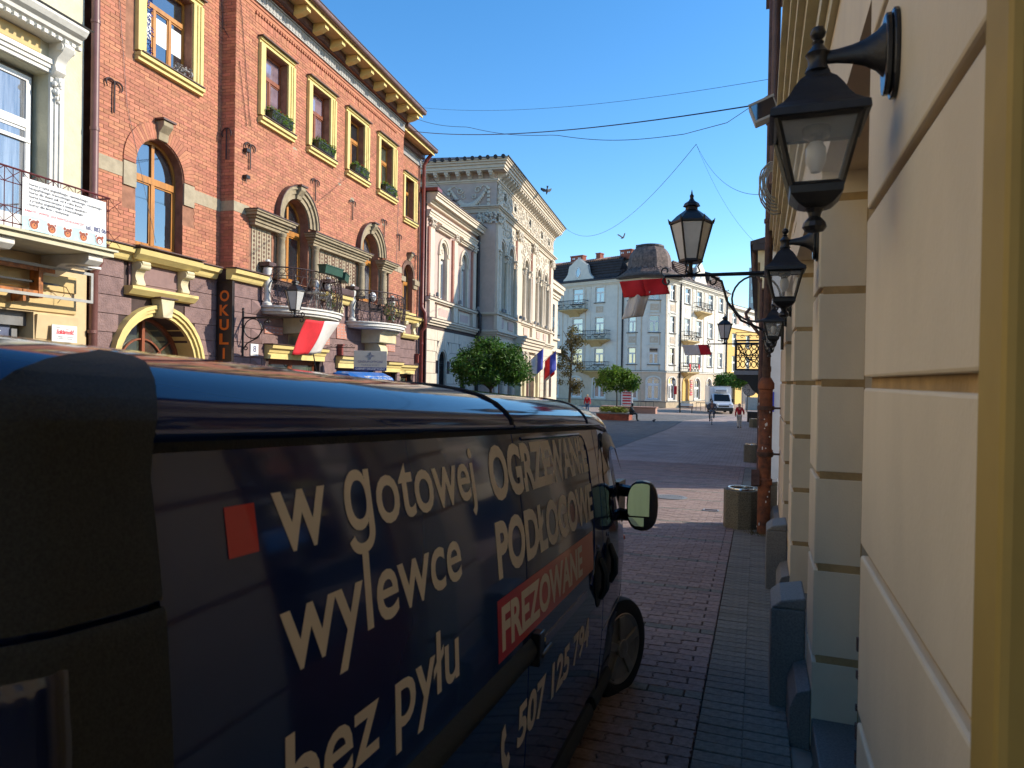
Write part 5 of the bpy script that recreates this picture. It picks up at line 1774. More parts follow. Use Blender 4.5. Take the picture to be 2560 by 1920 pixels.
for c in pw:
    arch_window(PA, LEFT, c, .62, 5.5, 8.75, YP + .22, M_white, M_glass, transom_at=7.9, fw=.09)
    b = MB(LEFT)
    b.ring(c, 8.75, .63, .76, YP - .06, YP + .03).ring(c, 8.75, .76, .90, YP - .11, YP + .03)
    b.build('archivolt', M_palace, PA)
    for s in (-1, 1):
        b = MB(LEFT)
        b.lathe([(.16, 5.45), (.16, 5.6), (.12, 5.66), (.115, 6.6), (.10, 8.25), (.13, 8.3), (.10, 8.34)], (c + s * .80, YP - .10, 0), 10)
        b.build('half_column', M_palace, PA, smooth=True)
        b = MB(LEFT)
        rr = random.Random(int(c * 9 + s))
        for i in range(20):
            b.ball((c + s * .80 + rr.uniform(-.16, .16), YP - .13 - rr.uniform(0, .08), rr.uniform(8.34, 8.72)), .05, 5, 3)
        b.box(c + s * .80 - .2, c + s * .80 + .2, YP - .24, YP, 8.70, 8.77)
        b.build('capital', M_stucco, PA)
    MB(LEFT).box(c - .55, c + .55, YP - .05, YP + .02, 4.62, 5.08).build('parapet_panel', M_pink, PA)
for c in (37.1, 39.4, 43.3, 47.1, 49.6):
    MB(LEFT).box(c - .34, c + .34, YP + .15, YP + .18, 11.62, 12.15).build('frieze_window', M_glass, PA)
    b = MB(LEFT)
    b.box(c - .44, c - .34, YP - .06, YP + .15, 11.52, 12.25).box(c + .34, c + .44, YP - .06, YP + .15, 11.52, 12.25).box(c - .44, c + .44, YP - .06, YP + .15, 11.52, 11.62).box(c - .44, c + .44, YP - .06, YP + .15, 12.15, 12.25)
    b.build('frieze_window_frame', M_stucco, PA)
for u in (35.86, 40.35, 44.5, 50.7):
    b = MB(LEFT)
    b.box(u - .42, u + .42, YP - .12, YP + .02, 5.45, 10.15).box(u - .5, u + .5, YP - .16, YP + .02, 4.46, 5.2).box(u - .48, u + .48, YP - .18, YP + .02, 5.36, 5.62)
    b.build('pilaster', M_palace, PA)
    b = MB(LEFT)
    rr = random.Random(int(u * 3))
    for i in range(60):
        b.ball((u + rr.uniform(-.48, .48), YP - .14 - rr.uniform(0, .12), rr.uniform(10.15, 10.66)), (.07, .06, .07), 5, 3)
    b.box(u - .52, u + .52, YP - .25, YP, 10.62, 10.70)
    b.build('capital', M_stucco, PA)
    if u > 36:
        MB(LEFT).box(u - .52, u - .42, YP - .08, YP + .02, 5.4, 10.1).build('pilaster_edge', M_pinkred, PA)
rr = random.Random(9)
b = MB(LEFT)
for i in range(900):
    u = rr.uniform(35.6, 51.4)
    if any(abs(u - c) < .46 for c in (37.1, 39.4, 43.3, 47.1, 49.6)): continue
    z_ = 11.25 + 1.05 * rr.random()
    s = rr.uniform(.035, .10)
    b.ball((u, YP - .03, z_), (s, .05, s * rr.uniform(.6, 1.5)), 5, 3)
for c in [35.9 + 1.16 * k for k in range(14)]:
    for s in (-1, 1):
        scroll(b, (c + s * .22, YP - .05, 11.55), .22, (1, 0), 0, 1.1, .03, s, 10)
        scroll(b, (c + s * .2, YP - .05, 12.05), .16, (1, 0), 2, 1.1, .025, -s, 10)
b.build('frieze_relief', M_stucco, PA, kind='stuff')
b = MB(LEFT)
for c in pw + [40.9, 44.6]:
    for i in range(70):
        u, z_ = c + rr.uniform(-1.05, 1.05), rr.uniform(9.0, 10.55)
        if (u - c) ** 2 + (z_ - 8.75) ** 2 < .95 ** 2: continue
        s = rr.uniform(.035, .09)
        b.ball((u, YP - .02, z_), (s, .05, s * rr.uniform(.7, 1.6)), 5, 3)
b.build('spandrel_relief', M_stucco, PA, kind='stuff')
def palace_band(z0, z1, d, m=M_palace, nm='band', x1=11.0):
    b = MB(LEFT)
    b.box(E0 - d, E1 + d, YP - d, YP + .02, z0, z1).box(E0 - d, E0 + .02, YP + .02, YP + x1, z0, z1).box(E1 - .02, E1 + d, YP + .02, YP + 1.5, z0, z1)
    b.build(nm, m, PA)
for z0, z1, d in ((4.12, 4.22, .08), (4.22, 4.33, .18), (4.33, 4.43, .28), (5.2, 5.28, .10), (5.28, 5.37, .2), (10.72, 10.82, .10), (10.82, 10.93, .13), (10.93, 11.0, .22), (11.0, 11.06, .3)):
    palace_band(z0, z1, d, x1=11 if z0 > 6 else 1.1)
for z0, z1, d in ((12.34, 12.42, .06), (12.42, 12.50, .12), (12.86, 12.95, .52), (12.95, 13.12, .58), (13.12, 13.24, .66), (13.24, 13.34, .74), (13.34, 13.40, .80)):
    palace_band(z0, z1, d, nm='cornice')
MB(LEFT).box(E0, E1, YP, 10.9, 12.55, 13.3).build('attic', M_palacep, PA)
for k in range(30):
    u = E0 + .15 + k * .545
    b = MB(LEFT)
    b.prism([(YP, 12.50), (YP - .14, 12.52), (YP - .22, 12.62), (YP - .46, 12.74), (YP - .5, 12.858), (YP, 12.858)], 'x', u, u + .22)
    b.build('modillion', M_stucco, PA)
for k in range(14):
    x = -.35 - k * .62
    b = MB(PS)
    b.prism([(0, 12.50), (-.14, 12.52), (-.22, 12.62), (-.46, 12.74), (-.5, 12.858), (0, 12.858)], 'x', x, x + .22)
    b.ball((x + .11, -.35, 12.7), .09, 6, 4)
    b.build('modillion', M_stucco, PA, smooth=True)
g = MB(PS)
gc = -1.55
for k in range(25):
    t = k / 24
    x = gc - 1.05 + 2.1 * t
    z_ = 12.05 - .95 * (1 - (2 * t - 1) ** 2)
    s = .10 + .07 * math.sin(math.pi * t)
    g.ball((x, -.10, z_), (s * .75, s * .8, s), 6, 4)
for s in (-1, 1):
    for k in range(7):
        g.ball((gc + s * 1.12, -.09, 12.0 - .21 * k), (.10, .09, .09 + .02 * (k % 2)), 6, 4)
    scroll(g, (gc + s * .5, -.06, 11.95), .20, (1, 0), 0, 1.2, .035, s, 12)
    scroll(g, (gc + s * .28, -.06, 11.62), .14, (1, 0), 1, 1.2, .03, -s, 12)
    scroll(g, (gc + s * .55, -.06, 10.95 + .25), .16, (1, 0), 1, 1.2, .03, s, 12)
    g.tube([(gc + s * 1.1, -.05, 12.1), (gc + s * .8, -.05, 12.2), (gc + s * .65, -.05, 12.05)], .035, 5)
g.build('garland', M_stucco, PA, smooth=True)
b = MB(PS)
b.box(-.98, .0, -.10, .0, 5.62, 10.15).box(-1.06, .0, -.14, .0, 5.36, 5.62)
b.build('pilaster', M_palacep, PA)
b = MB(PS)
rr = random.Random(31)
for i in range(60):
    b.ball((rr.uniform(-1.05, .05), -.10 - rr.uniform(0, .1), rr.uniform(10.15, 10.66)), (.07, .06, .07), 5, 3)
b.build('capital', M_stucco, PA)
b = MB(LEFT)
b.prism([(E0 - .82, 13.41), (E1 + .82, 13.41), (E1 - 2.2, 15.1), (E0 + 3.2, 15.1)], 'y', YP + 3, YP + 3.1)
zr = 13.41
b = MB(LEFT)
b.add([(E0 - .84, YP - .84, zr), (E1 + .84, YP - .84, zr), (E1 + .84, 11, zr), (E0 - .84, 11, zr), (E0 + 3.4, 4.0, 15.0), (E1 - 3.4, 4.0, 15.0)],
      [(0, 1, 5, 4), (1, 2, 5), (2, 3, 4, 5), (3, 0, 4), (0, 3, 2, 1)])
b.build('roof', M_roof, PA)
b = MB(PS)
for k in range(26):
    x = .55 - k * .42
    b.lathe([(.11, -.84), (.10, -.4)], (x, 0, 13.43), 8, axis='y')
b.build('verge_tiles', M_tile, PA, kind='stuff')
MB(LEFT).box(E0 - .85, E1 + .86, YP - .86, YP - .80, 13.402, 13.45).build('gutter', M_tile, PA)
z = 3.98
k = 0
while z > -.8:
    cuts = sorted([E0, E1] + [E0 + (1.9 if k % 2 else .95) + 2.1 * i for i in range(8)])
    cuts = [c for c in cuts if c <= E1]
    for i in range(len(cuts) - 1):
        segs = [(cuts[i] + .015, cuts[i + 1] - .015)]
        for h in hg + [(39.7, 45.9, 0, 4)]:
            ha, hb = h[0] - .08, h[1] + .08
            if z - .45 > h[3] + .1: continue
            ns = []
            for p, q in segs:
                if q <= ha or p >= hb: ns.append((p, q)); continue
                if p < ha: ns.append((p, ha))
                if q > hb: ns.append((hb, q))
            segs = ns
        for p, q in segs:
            if q - p > .1: MB(LEFT).box(p, q, YP - .075, YP - .02, z - .47, z).build('rendered_block', M_palace, PA)
    z -= .49
    k += 1
for c in (36.7, 38.75, 46.6, 48.9, 50.9):
    arch_window(PA, LEFT, c, .5, .5, 2.25, YP + .16, M_woodred, M_glass, transom_at=1.9, fw=.06)
b = MB(LEFT)
for z0, z1, d in ((3.55, 3.75, .30), (3.75, 3.95, .42), (3.95, 4.12, .52), (4.12, 4.30, .62), (4.30, 4.40, .72)):
    b.box(39.8 - d * .3, 45.8 + d * .3, YP - d, YP - .02, z0, z1)
b.build('portal_entablature', M_palace, PA)
for u in (40.3, 41.4, 44.1, 45.3):
    b = MB(LEFT)
    b.box(u - .22, u + .22, YP - .36, YP - .02, -1.3, 2.9)
    b.build('portal_pilaster', M_ivory, PA)
    b = MB(LEFT)
    rr = random.Random(int(u * 11))
    for i in range(30):
        b.ball((u + rr.uniform(-.26, .26), YP - .36 - rr.uniform(0, .1), rr.uniform(2.9, 3.5)), .08, 5, 3)
    b.build('capital', M_stucco, PA)
MB(LEFT).box(41.6, 43.7, YP + .25, YP + .3, -1.3, 2.6).build('door', M_woodred, PA)
for u in (35.9, 36.3, 39.9, 40.8, 43.9, 44.9, 47.6, 50.3):
    b = MB(LEFT)
    b.lathe([(.10, 0), (.09, .16), (.03, .2)], (u, YP - .34, 5.42), 8)
    b.build('sill_floodlight', M_grey, PA)
for u in (28.6, 31.7, 34.7):
    b = MB(LEFT)
    b.lathe([(.09, 0), (.08, .15), (.03, .19)], (u, -.3, 5.42), 8)
    b.build('sill_floodlight', M_grey, PW)
PX = thing('side_wing', 'low cream wing behind the far end of the palace', 'house', lpos(55, 0, gz(55)), LROT)
b = MB(LEFT)
b.box(E1 + .02, 59.2, 0, 9, -1.6, 9.2)
b.build('wall', M_palace, PX)
b = MB(LEFT)
for z0, z1, d in ((8.7, 8.9, .12), (8.9, 9.2, .22), (9.2, 9.6, .45), (9.6, 9.85, .55), (4.16, 4.44, .3), (5.2, 5.36, .2)):
    b.box(E1 + .85, 59.2 + d, -d, .02, z0, z1)
b.build('cornice', M_palace, PX)
MB(LEFT).prism([(-.58, 9.855), (-.58, 9.9), (9, 12), (9, 11.9)], 'x', E1 + .85, 59.8).build('roof', M_lead, PX)
b = MB(LEFT)
b.box(53.3, 54.4, -.03, .0, 5.5, 8.2).box(56.6, 57.7, -.03, 0, 5.5, 8.2)
b.build('window', M_glass, PX)
b = MB(LEFT)
b.ring(53.85, 7.7, .6, .8, -.08, 0).box(53.05, 53.25, -.08, 0, 5.4, 7.7).box(54.45, 54.65, -.08, 0, 5.4, 7.7)
b.build('archivolt', M_pinkred, PX)
for i, (u, off, c2, lab) in enumerate(((41.2, 1.75, M_flagb, 'white and blue flag hanging at the palace portal, nearer one of the two'), (44.6, 1.9, M_flagb, 'red, white and blue flag bundle hanging at the far side of the palace portal'))):
    p0 = lpos(u, off, 3.05)
    pole = [lpos(u, 1.0, 2.3), lpos(u, off + .75, 3.75)]
    t = flag('flag', lab, p0, lpos(u, off + .75, 3.72) - p0, Vector((0, 0, -1.25)), 1, 1, M_flagw if i == 0 else M_red, M_flagb, .5, .18, 20 + i, pole, 'flags at the palace portal', nu=6, nv=8)
    if i:
        flag('flag', 'red and white flag beside the blue one at the far side of the palace portal', lpos(u + .5, off, 3.0), lpos(u + .5, off + .6, 3.5) - lpos(u + .5, off, 3.0), Vector((0, 0, -1.3)), 1, 1, M_flagw, M_red, .5, .15, 29, None, 'flags at the palace portal', nu=6, nv=8)
P1, P2 = Vector((-15.1, 81.6, 0)), Vector((-8.93, 83.9, 0))
CLM = facade(P1, math.atan2(-.365, .931))            # left front: x = -u
CRM = facade(P2, math.atan2(.956, .2935))            # right front: x = u
dT = (P2 - P1).normalized()
nT = Vector((dT.y, -dT.x, 0))
def tp(t, off): return P1 + dT * t + nT * off
TA, TB = tp(1.9, 1.7), tp(4.75, 1.75)
CO = thing('corner_house', 'large white corner house with faceted dome, curved gables and balconies', 'apartment building', (-10.5, 84.5, gz(80)))
GB = gz(80) - .3
def edge(a, b): return facade(a, math.atan2(b.y - a.y, b.x - a.x)), (b - a).length
def house_front(M, x0, x1, cols, nrows, gcols, door=None, gm=M_cornerbase, sh=1):
    """cols: (centre, width); rows of windows by storey; gcols: ground floor arched windows"""
    rows = [(11.36, 13.2), (7.56, 9.5), (3.82, 5.74)]
    holes = [(c - w_ / 2, c + w_ / 2, a, b) for c, w_ in cols for a, b in rows]
    m = MB(M)
    m.wall(x0, x1, 2.97, 13.75, 0, holes, .22)
    m.build('wall', M_cornerw, CO, recalc=False)
    gh = [(c - w_ / 2, c + w_ / 2, z0, z1, r) for c, w_, z0, z1, r in gcols]
    m = MB(M)
    m.wall(x0, x1, GB, 2.97, -.03, gh, .3)
    m.build('ground_floor_wall', M_cornert, CO, recalc=False)
    for c, w_ in cols:
        for i, (a, b) in enumerate(rows):
            k = 3 if w_ > 1.55 else 2
            g = M_glassc if (i + int(c * 3)) % 4 == 0 else M_glass
            panes_window(CO, M, c - w_ / 2, c + w_ / 2, a, b, .10, M_white, g, k, .66, .09, name='window')
            s = MB(M)
            s.box(c - w_ / 2 - .2, c + w_ / 2 + .2, -.12, .02, a - .12, a - .04)
            s.build('sill', M_roof, CO)
            s = MB(M)
            for sx in (-1, 1):
                p, q = sorted((c + sx * w_ / 2, c + sx * (w_ / 2 + .17)))
                s.box(p, q, -.06, .02, a - .04, b + .02)
            s.box(c - w_ / 2 - .17, c + w_ / 2 + .17, -.06, .02, b + .02, b + .22)
            s.build('window_surround', M_cornerw, CO)
            if i < 2:
                MB(M).box(c - w_ * .42, c + w_ * .42, -.03, .02, a - 1.25, a - .5).build('spandrel_panel', M_cornert if sh else M_cornerw, CO)
                r_ = MB(M)
                rr = random.Random(int(c * 31 + i))
                for k2 in range(8):
                    r_.ball((c + rr.uniform(-w_ * .3, w_ * .3), -.03, a - .88 + rr.uniform(-.2, .2)), (.12, .03, .06), 5, 3)
                r_.build('spandrel_relief', M_stucco, CO)
    cs = sorted(c for c, w_ in cols)
    for i in range(len(cs) + 1):
        a = x0 if i == 0 else cs[i - 1]
        b = x1 if i == len(cs) else cs[i]
        mid = (a + b) / 2
        if i in (0, len(cs)): mid = a + .35 if i == 0 else b - .35
        s = MB(M)
        s.box(mid - .32, mid + .32, -.05, .02, 3.05, 13.3).box(mid - .36, mid + .36, -.08, .02, 13.1, 13.3)
        for k in (-.14, .14):
            s.box(mid + k - .03, mid + k + .03, -.08, .02, 11.5, 13.0)
        s.build('wall_strip', M_cornerw, CO)
        MB(M).box(mid - .50, mid - .36, -.02, .02, 3.05, 13.3).build('recessed_strip', M_cornert, CO)
    for j, (c, w_, z0, z1, r) in enumerate(gcols):
        if z0 < -.9:
            m = MB(M)
            m.box(c - w_ / 2, c + w_ / 2, .2, .26, GB, z1)
            m.build('door', M_ochre, CO)
            m = MB(M)
            m.ring(c, z1 - r, w_ / 2, w_ / 2 + .2, -.12, 0).box(c - w_ / 2 - .2, c - w_ / 2, -.12, 0, GB, z1 - r).box(c + w_ / 2, c + w_ / 2 + .2, -.12, 0, GB, z1 - r)
            m.build('door_surround', M_ochre, CO)
            continue
        arch_window(CO, M, c, w_ / 2, z0 + .02, z1 - r, .10, M_white, M_glassg if j % 3 == 1 else M_glass, rz=r, transom_at=z1 - r - .45, fw=.12)
        m = MB(M)
        n = 10
        for k in range(n):
            t0, t1 = math.pi * k / n, math.pi * (k + 1) / n
            a_, b_ = w_ / 2, w_ / 2 + .16
            p = [(c + a_ * math.cos(t0), z1 - r + r * math.sin(t0)), (c + b_ * math.cos(t0), z1 - r + (r + .16) * math.sin(t0)), (c + b_ * math.cos(t1), z1 - r + (r + .16) * math.sin(t1)), (c + a_ * math.cos(t1), z1 - r + r * math.sin(t1))]
            m.prism(p, 'y', -.10, 0)
        m.box(c - w_ / 2 - .16, c - w_ / 2, -.10, 0, z0, z1 - r).box(c + w_ / 2, c + w_ / 2 + .16, -.10, 0, z0, z1 - r)
        m.box(c - w_ / 2 - .22, c + w_ / 2 + .22, -.16, 0, z0 - .14, z0)
        m.build('window_surround', M_cornerw, CO)
    m = MB(M)
    m.box(x0 - .02, x1 + .02, -.14, .02, 2.86, 2.99)
    m.build('string_course', M_cornerw, CO)
    MB(M).box(x0 - .02, x1 + .02, -.17, .02, 2.992, 3.04).build('string_flashing', M_roof, CO)
    m = MB(M)
    m.box(x0 - .02, x1 + .02, -.12, 0, GB, -.62)
    m.build('plinth', M_cornerbase, CO)
    MB(M).box(x0 - .02, x1 + .02, -.16, 0, -.62, -.55).build('plinth_cap', M_grey, CO)
    m = MB(M)
    for z0, z1, d in ((13.4, 13.5, .10), (13.5, 13.62, .2), (13.62, 13.8, .36), (13.8, 13.95, .46)):
        m.box(x0 - d * .4, x1 + d * .4, -d, .05, z0, z1)
    m.build('cornice', M_cornerw, CO)
    MB(M).box(x0 - .2, x1 + .2, -.56, .1, 13.952, 14.10).build('gutter', M_roof, CO)
def iron_balcony(M, c, hw, z, d=.95):
    m = MB(M)
    m.box(c - hw, c + hw, -d, -.01, z - .10, z).prism([(-.01, z - .10), (-d * .95, z - .10), (-d * .5, z - .45), (-.01, z - .9)], 'x', c - hw * .38, c + hw * .38)
    m.add([(c - hw, -d, z - .1), (c + hw, -d, z - .1), (c + hw * .4, -.02, z - .62), (c - hw * .4, -.02, z - .62), (c - hw, -.02, z - .1), (c + hw, -.02, z - .1)], [(0, 1, 2, 3), (0, 3, 4), (1, 5, 2)])
    m.build('balcony_slab', M_gold, CO)
    b = MB(M)
    path = [(c - hw, -.05), (c - hw, -d + .03), (c + hw, -d + .03), (c + hw, -.05)]
    for zz, r in ((.06, .025), (.62, .02), (1.08, .035)):
        b.tube([(p[0], p[1], z + zz) for p in path], r, 4)
    n = 16
    for k in range(n + 1):
        x = c - hw + 2 * hw * k / n
        b.tube([(x, -d + .03, z + .62), (x, -d + .03, z + 1.08)], .016, 4)
    for k in range(4):
        x = c - hw * .75 + hw * .5 * k
        b.tube([(x + hw * .25 * math.cos(t), -d + .0, z + .66 - .34 * math.sin(t)) for t in [math.pi * i / 8 for i in range(9)]], .03, 4)
        for s in (-1, 1):
            scroll(b, (x + s * .16, -d + .02, z + .25), .16, (1, 0), k, 1.2, .022, s, 10)
    for x in (c - hw, c + hw):
        for y in (-.2, -.5, -.75):
            b.tube([(x, y, z), (x, y, z + 1.08)], .016, 4)
    b.build('balcony_railing', M_iron, CO)
house_front(CLM, -15.0, 0, [(-10.4, 1.5), (-6.65, 1.55), (-3.4, 1.25)], 3, [(-10.4, 1.7, -.35, 2.25, .45), (-6.75, 1.6, -.35, 2.2, .45), (-3.3, 1.7, -.35, 2.25, .45)])
house_front(CRM, 0, 16.4, [(2.65, 1.6), (6.4, 1.6), (10.35, 1.6), (14.2, 1.5)], 3, [(2.4, 1.7, GB, 2.3, .85), (6.1, 1.9, -.4, 2.25, .75), (10.1, 1.9, -.4, 2.25, .75), (13.9, 1.8, -.4, 2.25, .75)], sh=0)
for a, b, ws in ((P1, TA, 1.15), (TA, TB, 1.15), (TB, P2, 1.15)):
    M_, L_ = edge(a, b)
    house_front(M_, 0, L_, [(L_ / 2, ws)], 3, [(L_ / 2, 1.55, -.35, 2.3, .4)], sh=1)
    m = MB(M_)                                     # moulded hood over the turret windows
    for z in (9.72, 5.95):
        m.box(L_ / 2 - .95, L_ / 2 - .5, -.10, .02, z, z + .1).box(L_ / 2 + .5, L_ / 2 + .95, -.10, .02, z, z + .1).box(L_ / 2 - .5, L_ / 2 + .5, -.12, .02, z + .12, z + .22)
    m.build('hood_moulding', M_cornerw, CO)
iron_balcony(CLM, -7.1, 2.0, 10.6)
iron_balcony(CLM, -3.75, 2.0, 6.78)
iron_balcony(CLM, -3.85, 2.0, 2.98)
iron_balcony(CRM, 6.6, 2.0, 10.6)
iron_balcony(CRM, 2.6, 1.9, 6.78)
iron_balcony(CRM, 2.6, 1.9, 2.98)
b = MB()
pl = CLM @ Vector((-15.0, .35, 0)); pr = CRM @ Vector((16.4, .35, 0))
a1 = CLM @ Vector((0, .35, 0)); a2 = CRM @ Vector((0, .35, 0))
ta, tb = tp(2.1, 1.3), tp(4.5, 1.35)
bk = CLM @ Vector((-15.0, 12, 0)); bk2 = CRM @ Vector((16.4, 12, 0))
poly = [(p.x, p.y) for p in (pl, a1, ta, tb, a2, pr, bk2, Vector((-14, 100, 0)), bk)]
b.prism(poly, 'z', GB, 13.9)
b.build('core', M_cornert, CO)
def mansard(M, x0, x1, zr, m, name='roof'):
    b = MB(M)
    b.prism([(-.5, 14.06), (.25, 14.6), (1.15, zr), (8, zr + .7), (8, 14.06)], 'x', x0, x1)
    b.build(name, m, CO)
    for i in range(5):                              # courses of tiles
        t = (i + 1) / 6
        MB(M).box(x0, x1, .20 + .9 * t - .09, .25 + .9 * t, 14.6 + (zr - 14.6) * t - .02, 14.6 + (zr - 14.6) * t + .02).build('tile_course', m, CO)
mansard(CLM, -15.2, -.8, 16.75, M_roof)
mansard(CRM, .6, 16.6, 16.3, M_roofb)
b = MB(CLM)
for k in range(46):
    x = -15.0 + k * .30
    b.tube([(x, 1.0, 16.74), (x, 1.9, 17.08)], .11, 6)
b.build('ridge_tiles', M_ridge, CO, kind='stuff')
MB(CRM).box(.6, 16.6, 1.0, 1.2, 16.28, 16.42).build('ridge_trim', M_lead, CO)
b = MB(CRM)
rr = random.Random(3)
for k in range(22):
    if 3.4 < k * .75 < 8.5: continue
    b.box(.8 + k * .72, 1.15 + k * .72, -.35, -.25, 14.25 + (k % 2) * .16, 14.38 + (k % 2) * .16)
b.build('snow_guard', M_roof, CO, kind='stuff')
b = MB(CLM)
for k in range(14):
    b.box(-3.9 + k * .28, -3.7 + k * .28, -.2, -.1, 14.32 + (k % 2) * .12, 14.42 + (k % 2) * .12)
b.build('snow_guard', M_roof, CO, kind='stuff')
def gable(M, c, sc, zt, m, oval=True):
    half = [(14.0, 2.4), (14.25, 2.38), (14.5, 2.2), (14.75, 1.9), (15.1, 1.62), (15.5, 1.5), (15.85, 1.45), (15.95, 1.38), (16.05, 1.42), (16.18, 1.3), (16.3, 1.05), (16.5, .80), (16.75, .48), (16.9, .25), (16.96, 0)]
    k = (zt - 14.0) / 2.96
    pts = [(c + w_ * sc, 14.0 + (z - 14.0) * k) for z, w_ in half] + [(c - w_ * sc, 14.0 + (z - 14.0) * k) for z, w_ in half[::-1][1:]]
    b = MB(M)
    b.prism(pts, 'y', -.12, .35)
    b.build('gable', m, CO)
    b = MB(M)
    for s in (-1, 1):
        ps = [(c + s * w_ * sc, .1, 14.0 + (z - 14.0) * k + .02) for z, w_ in half]
        b.tube(ps, .07, 5)
    b.build('gable_coping', M_lgrey, CO)
    if oval:
        z0 = 15.24
        MB(M).lathe([(.30, -.14), (.30, -.12)], (0, 0, 0), 3) if False else None
        b = MB(M)
        n = 18
        vs = [(c + .26 * math.cos(2 * math.pi * i / n), -.14, z0 + .52 * math.sin(2 * math.pi * i / n)) for i in range(n)]
        b.add(vs, [list(range(n))])
        b.build('oval_pane', M_glass, CO, recalc=False)
        b = MB(M)
        b.tube([(c + .32 * math.cos(2 * math.pi * i / n), -.14, z0 + .60 * math.sin(2 * math.pi * i / n)) for i in range(n)], .08, 5, closed=True)
        b.build('oval_frame', M_white, CO)
gable(CLM, -6.62, 1.0, 16.96, M_cornerw)
gable(CRM, 6.5, .92, 16.9, M_cornerw, False)
b = MB(CRM)
b.box(6.35, 6.65, -.15, -.12, 14.9, 15.5)
b.build('gable_slit', M_glass, CO)
b = MB(CRM)
b.box(9.6, 10.4, -.1, 1.2, 15.0, 16.0).prism([(-.3, 16.0), (1.4, 16.0), (1.4, 16.5)], 'x', 9.4, 10.6)
b.build('dormer', M_roof, CO)
ctr = tp(3.0, .1)
b = MB()
ro = 10
rings = [(3.75, 13.98), (3.55, 14.35), (3.0, 14.75), (2.62, 15.1), (2.55, 15.6), (2.50, 16.2), (2.36, 16.7), (2.15, 17.1), (1.85, 17.45), (1.62, 17.64)]
b.lathe(rings, ctr, ro, rad(9))
b.build('dome', M_roofb, CO)
b = MB()
b.lathe([(1.62, 17.62), (1.68, 17.66), (1.66, 17.82), (1.5, 17.9), (.3, 18.0)], ctr, 24)
b.build('dome_cap', M_roof, CO)
b = MB()
b.lathe([(3.6, 13.8), (3.95, 13.9), (3.95, 14.08), (3.7, 14.12)], ctr, 24)
b.build('dome_eave', M_roof, CO)
b = MB()
for k in range(30):
    a, a2 = 2 * math.pi * k / 30, 2 * math.pi * (k + 1) / 30
    R_ = 3.35
    p = lambda t, z: (ctr.x + R_ * math.cos(t), ctr.y + R_ * math.sin(t), z)
    b.tube([p(a + (a2 - a) * i / 6, 14.98 - .24 * math.sin(math.pi * i / 6)) for i in range(7)], .03, 4)
    b.tube([p(a, 14.5), p(a, 15.0)], .03, 4)
b.build('roof_railing', M_rustiron, CO)
for u, w_, z0, zt, lab in ((-8.2, 1.9, 16.6, 17.8, ''), (-4.9, .62, 16.6, 17.8, ''), (-.9, 1.55, 16.6, 17.8, ''), (.95, .68, 16.6, 18.15, '')):
    b = MB(CLM)
    b.box(u - w_ / 2, u + w_ / 2, 1.7, 2.5, z0, zt - .14)
    o = b.build('chimney', M_chim, CO)
    b = MB(CLM)
    b.box(u - w_ / 2 - .06, u + w_ / 2 + .06, 1.64, 2.56, zt - .14, zt)
    b.build('chimney_cap', M_chim, o)
    if w_ > 1:
        for k in (-.55, -.32, .32, .55):
            MB(CLM).box(u + k - .07, u + k + .07, 1.66, 1.70, zt - .5, zt - .3).build('chimney_vent', M_white, o)
b = MB(CRM)
b.box(-1.6, -.9, 2.4, 3.0, 16.0, 17.1)
b.build('chimney', M_chim, CO)
for M_, x in ((CLM, -.02), (CRM, .35), (CRM, 16.25)):
    b = MB(M_)
    b.tube([(x, -.16, 13.9), (x, -.16, -1.3)], .10, 8)
    b.build('downpipe', M_tile, CO, smooth=True)
for i, x in enumerate((1.2, 4.0)):
    p0 = CRM @ Vector((x, -1.0, 4.0))
    flag('flag', ('red' if i == 0 else 'small red') + ' flag on the lowest right corner balcony, ' + ('left' if i == 0 else 'right') + ' end', p0, (CRM @ Vector((x + .4, -1.0, 3.9))) - p0, Vector((0, 0, -.95 if i == 0 else -.6)), 1, 1, M_red, M_flagw if False else M_red, .5, .1, 60 + i, None, 'flags on the corner house balcony', nu=4, nv=4)
YH = thing('ochre_house', 'ochre yellow house with white upper storey beyond the corner house', 'house', CRM @ Vector((24, 0, GB)), math.atan2(.956, .2935))
cols = [19.6, 25.6, 31.6]
m = MB(CRM)
hs = [(c - .85, c + .85, a, b) for c in cols for a, b in ((3.3, 5.6), (6.9, 8.8), (10.1, 11.7))]
m.wall(16.5, 40, 2.5, 9.6, -.05, hs, .3)
m.wall(16.5, 40, GB, 2.5, -.1, [(18.2, 20.2, GB, 1.6), (23, 27, GB, 1.6)], .3)
m.build('wall', M_ochre, YH, recalc=False)
m = MB(CRM)
m.wall(16.5, 40, 9.6, 12.4, -.02, hs, .3)
m.build('upper_wall', M_cornerw, YH, recalc=False)
MB(CRM).box(16.5, 40, .35, 10, GB, 12.4).build('core', M_cornert, YH)
for c in cols:
    for a, b_ in ((3.3, 5.6), (6.9, 8.8), (10.1, 11.7)):
        panes_window(YH, CRM, c - .85, c + .85, a, b_, .12, M_white, M_glass, 2, .6, .12)
    for s in (-1.6, 1.6):
        MB(CRM).box(c + s - .5, c + s + .5, -.05, .0, 10.2, 11.6).build('pink_panel', M_pink, YH)
m = MB(CRM)
m.box(16.5, 40, -.25, 0, 9.5, 9.75).box(16.5, 40, -.2, 0, 2.4, 2.65).box(16.5, 40, -.5, 0, 12.3, 12.7)
m.build('cornice', M_cornerw, YH)
MB(CRM).prism([(-.6, 12.7), (5, 14.2), (10, 12.7)], 'x', 16.5, 40).build('roof', M_grey, YH)
b = MB(CRM)
b.box(18.2, 20.2, .1, .2, GB, 1.6).box(23, 27, .1, .2, GB, 1.6)
b.build('shop_window', M_glass, YH)
TB_ = thing('tower_block', 'grey blue glass tower block far behind the ochre house', 'tower block', (5, 160, gz(150)))
b = MB()
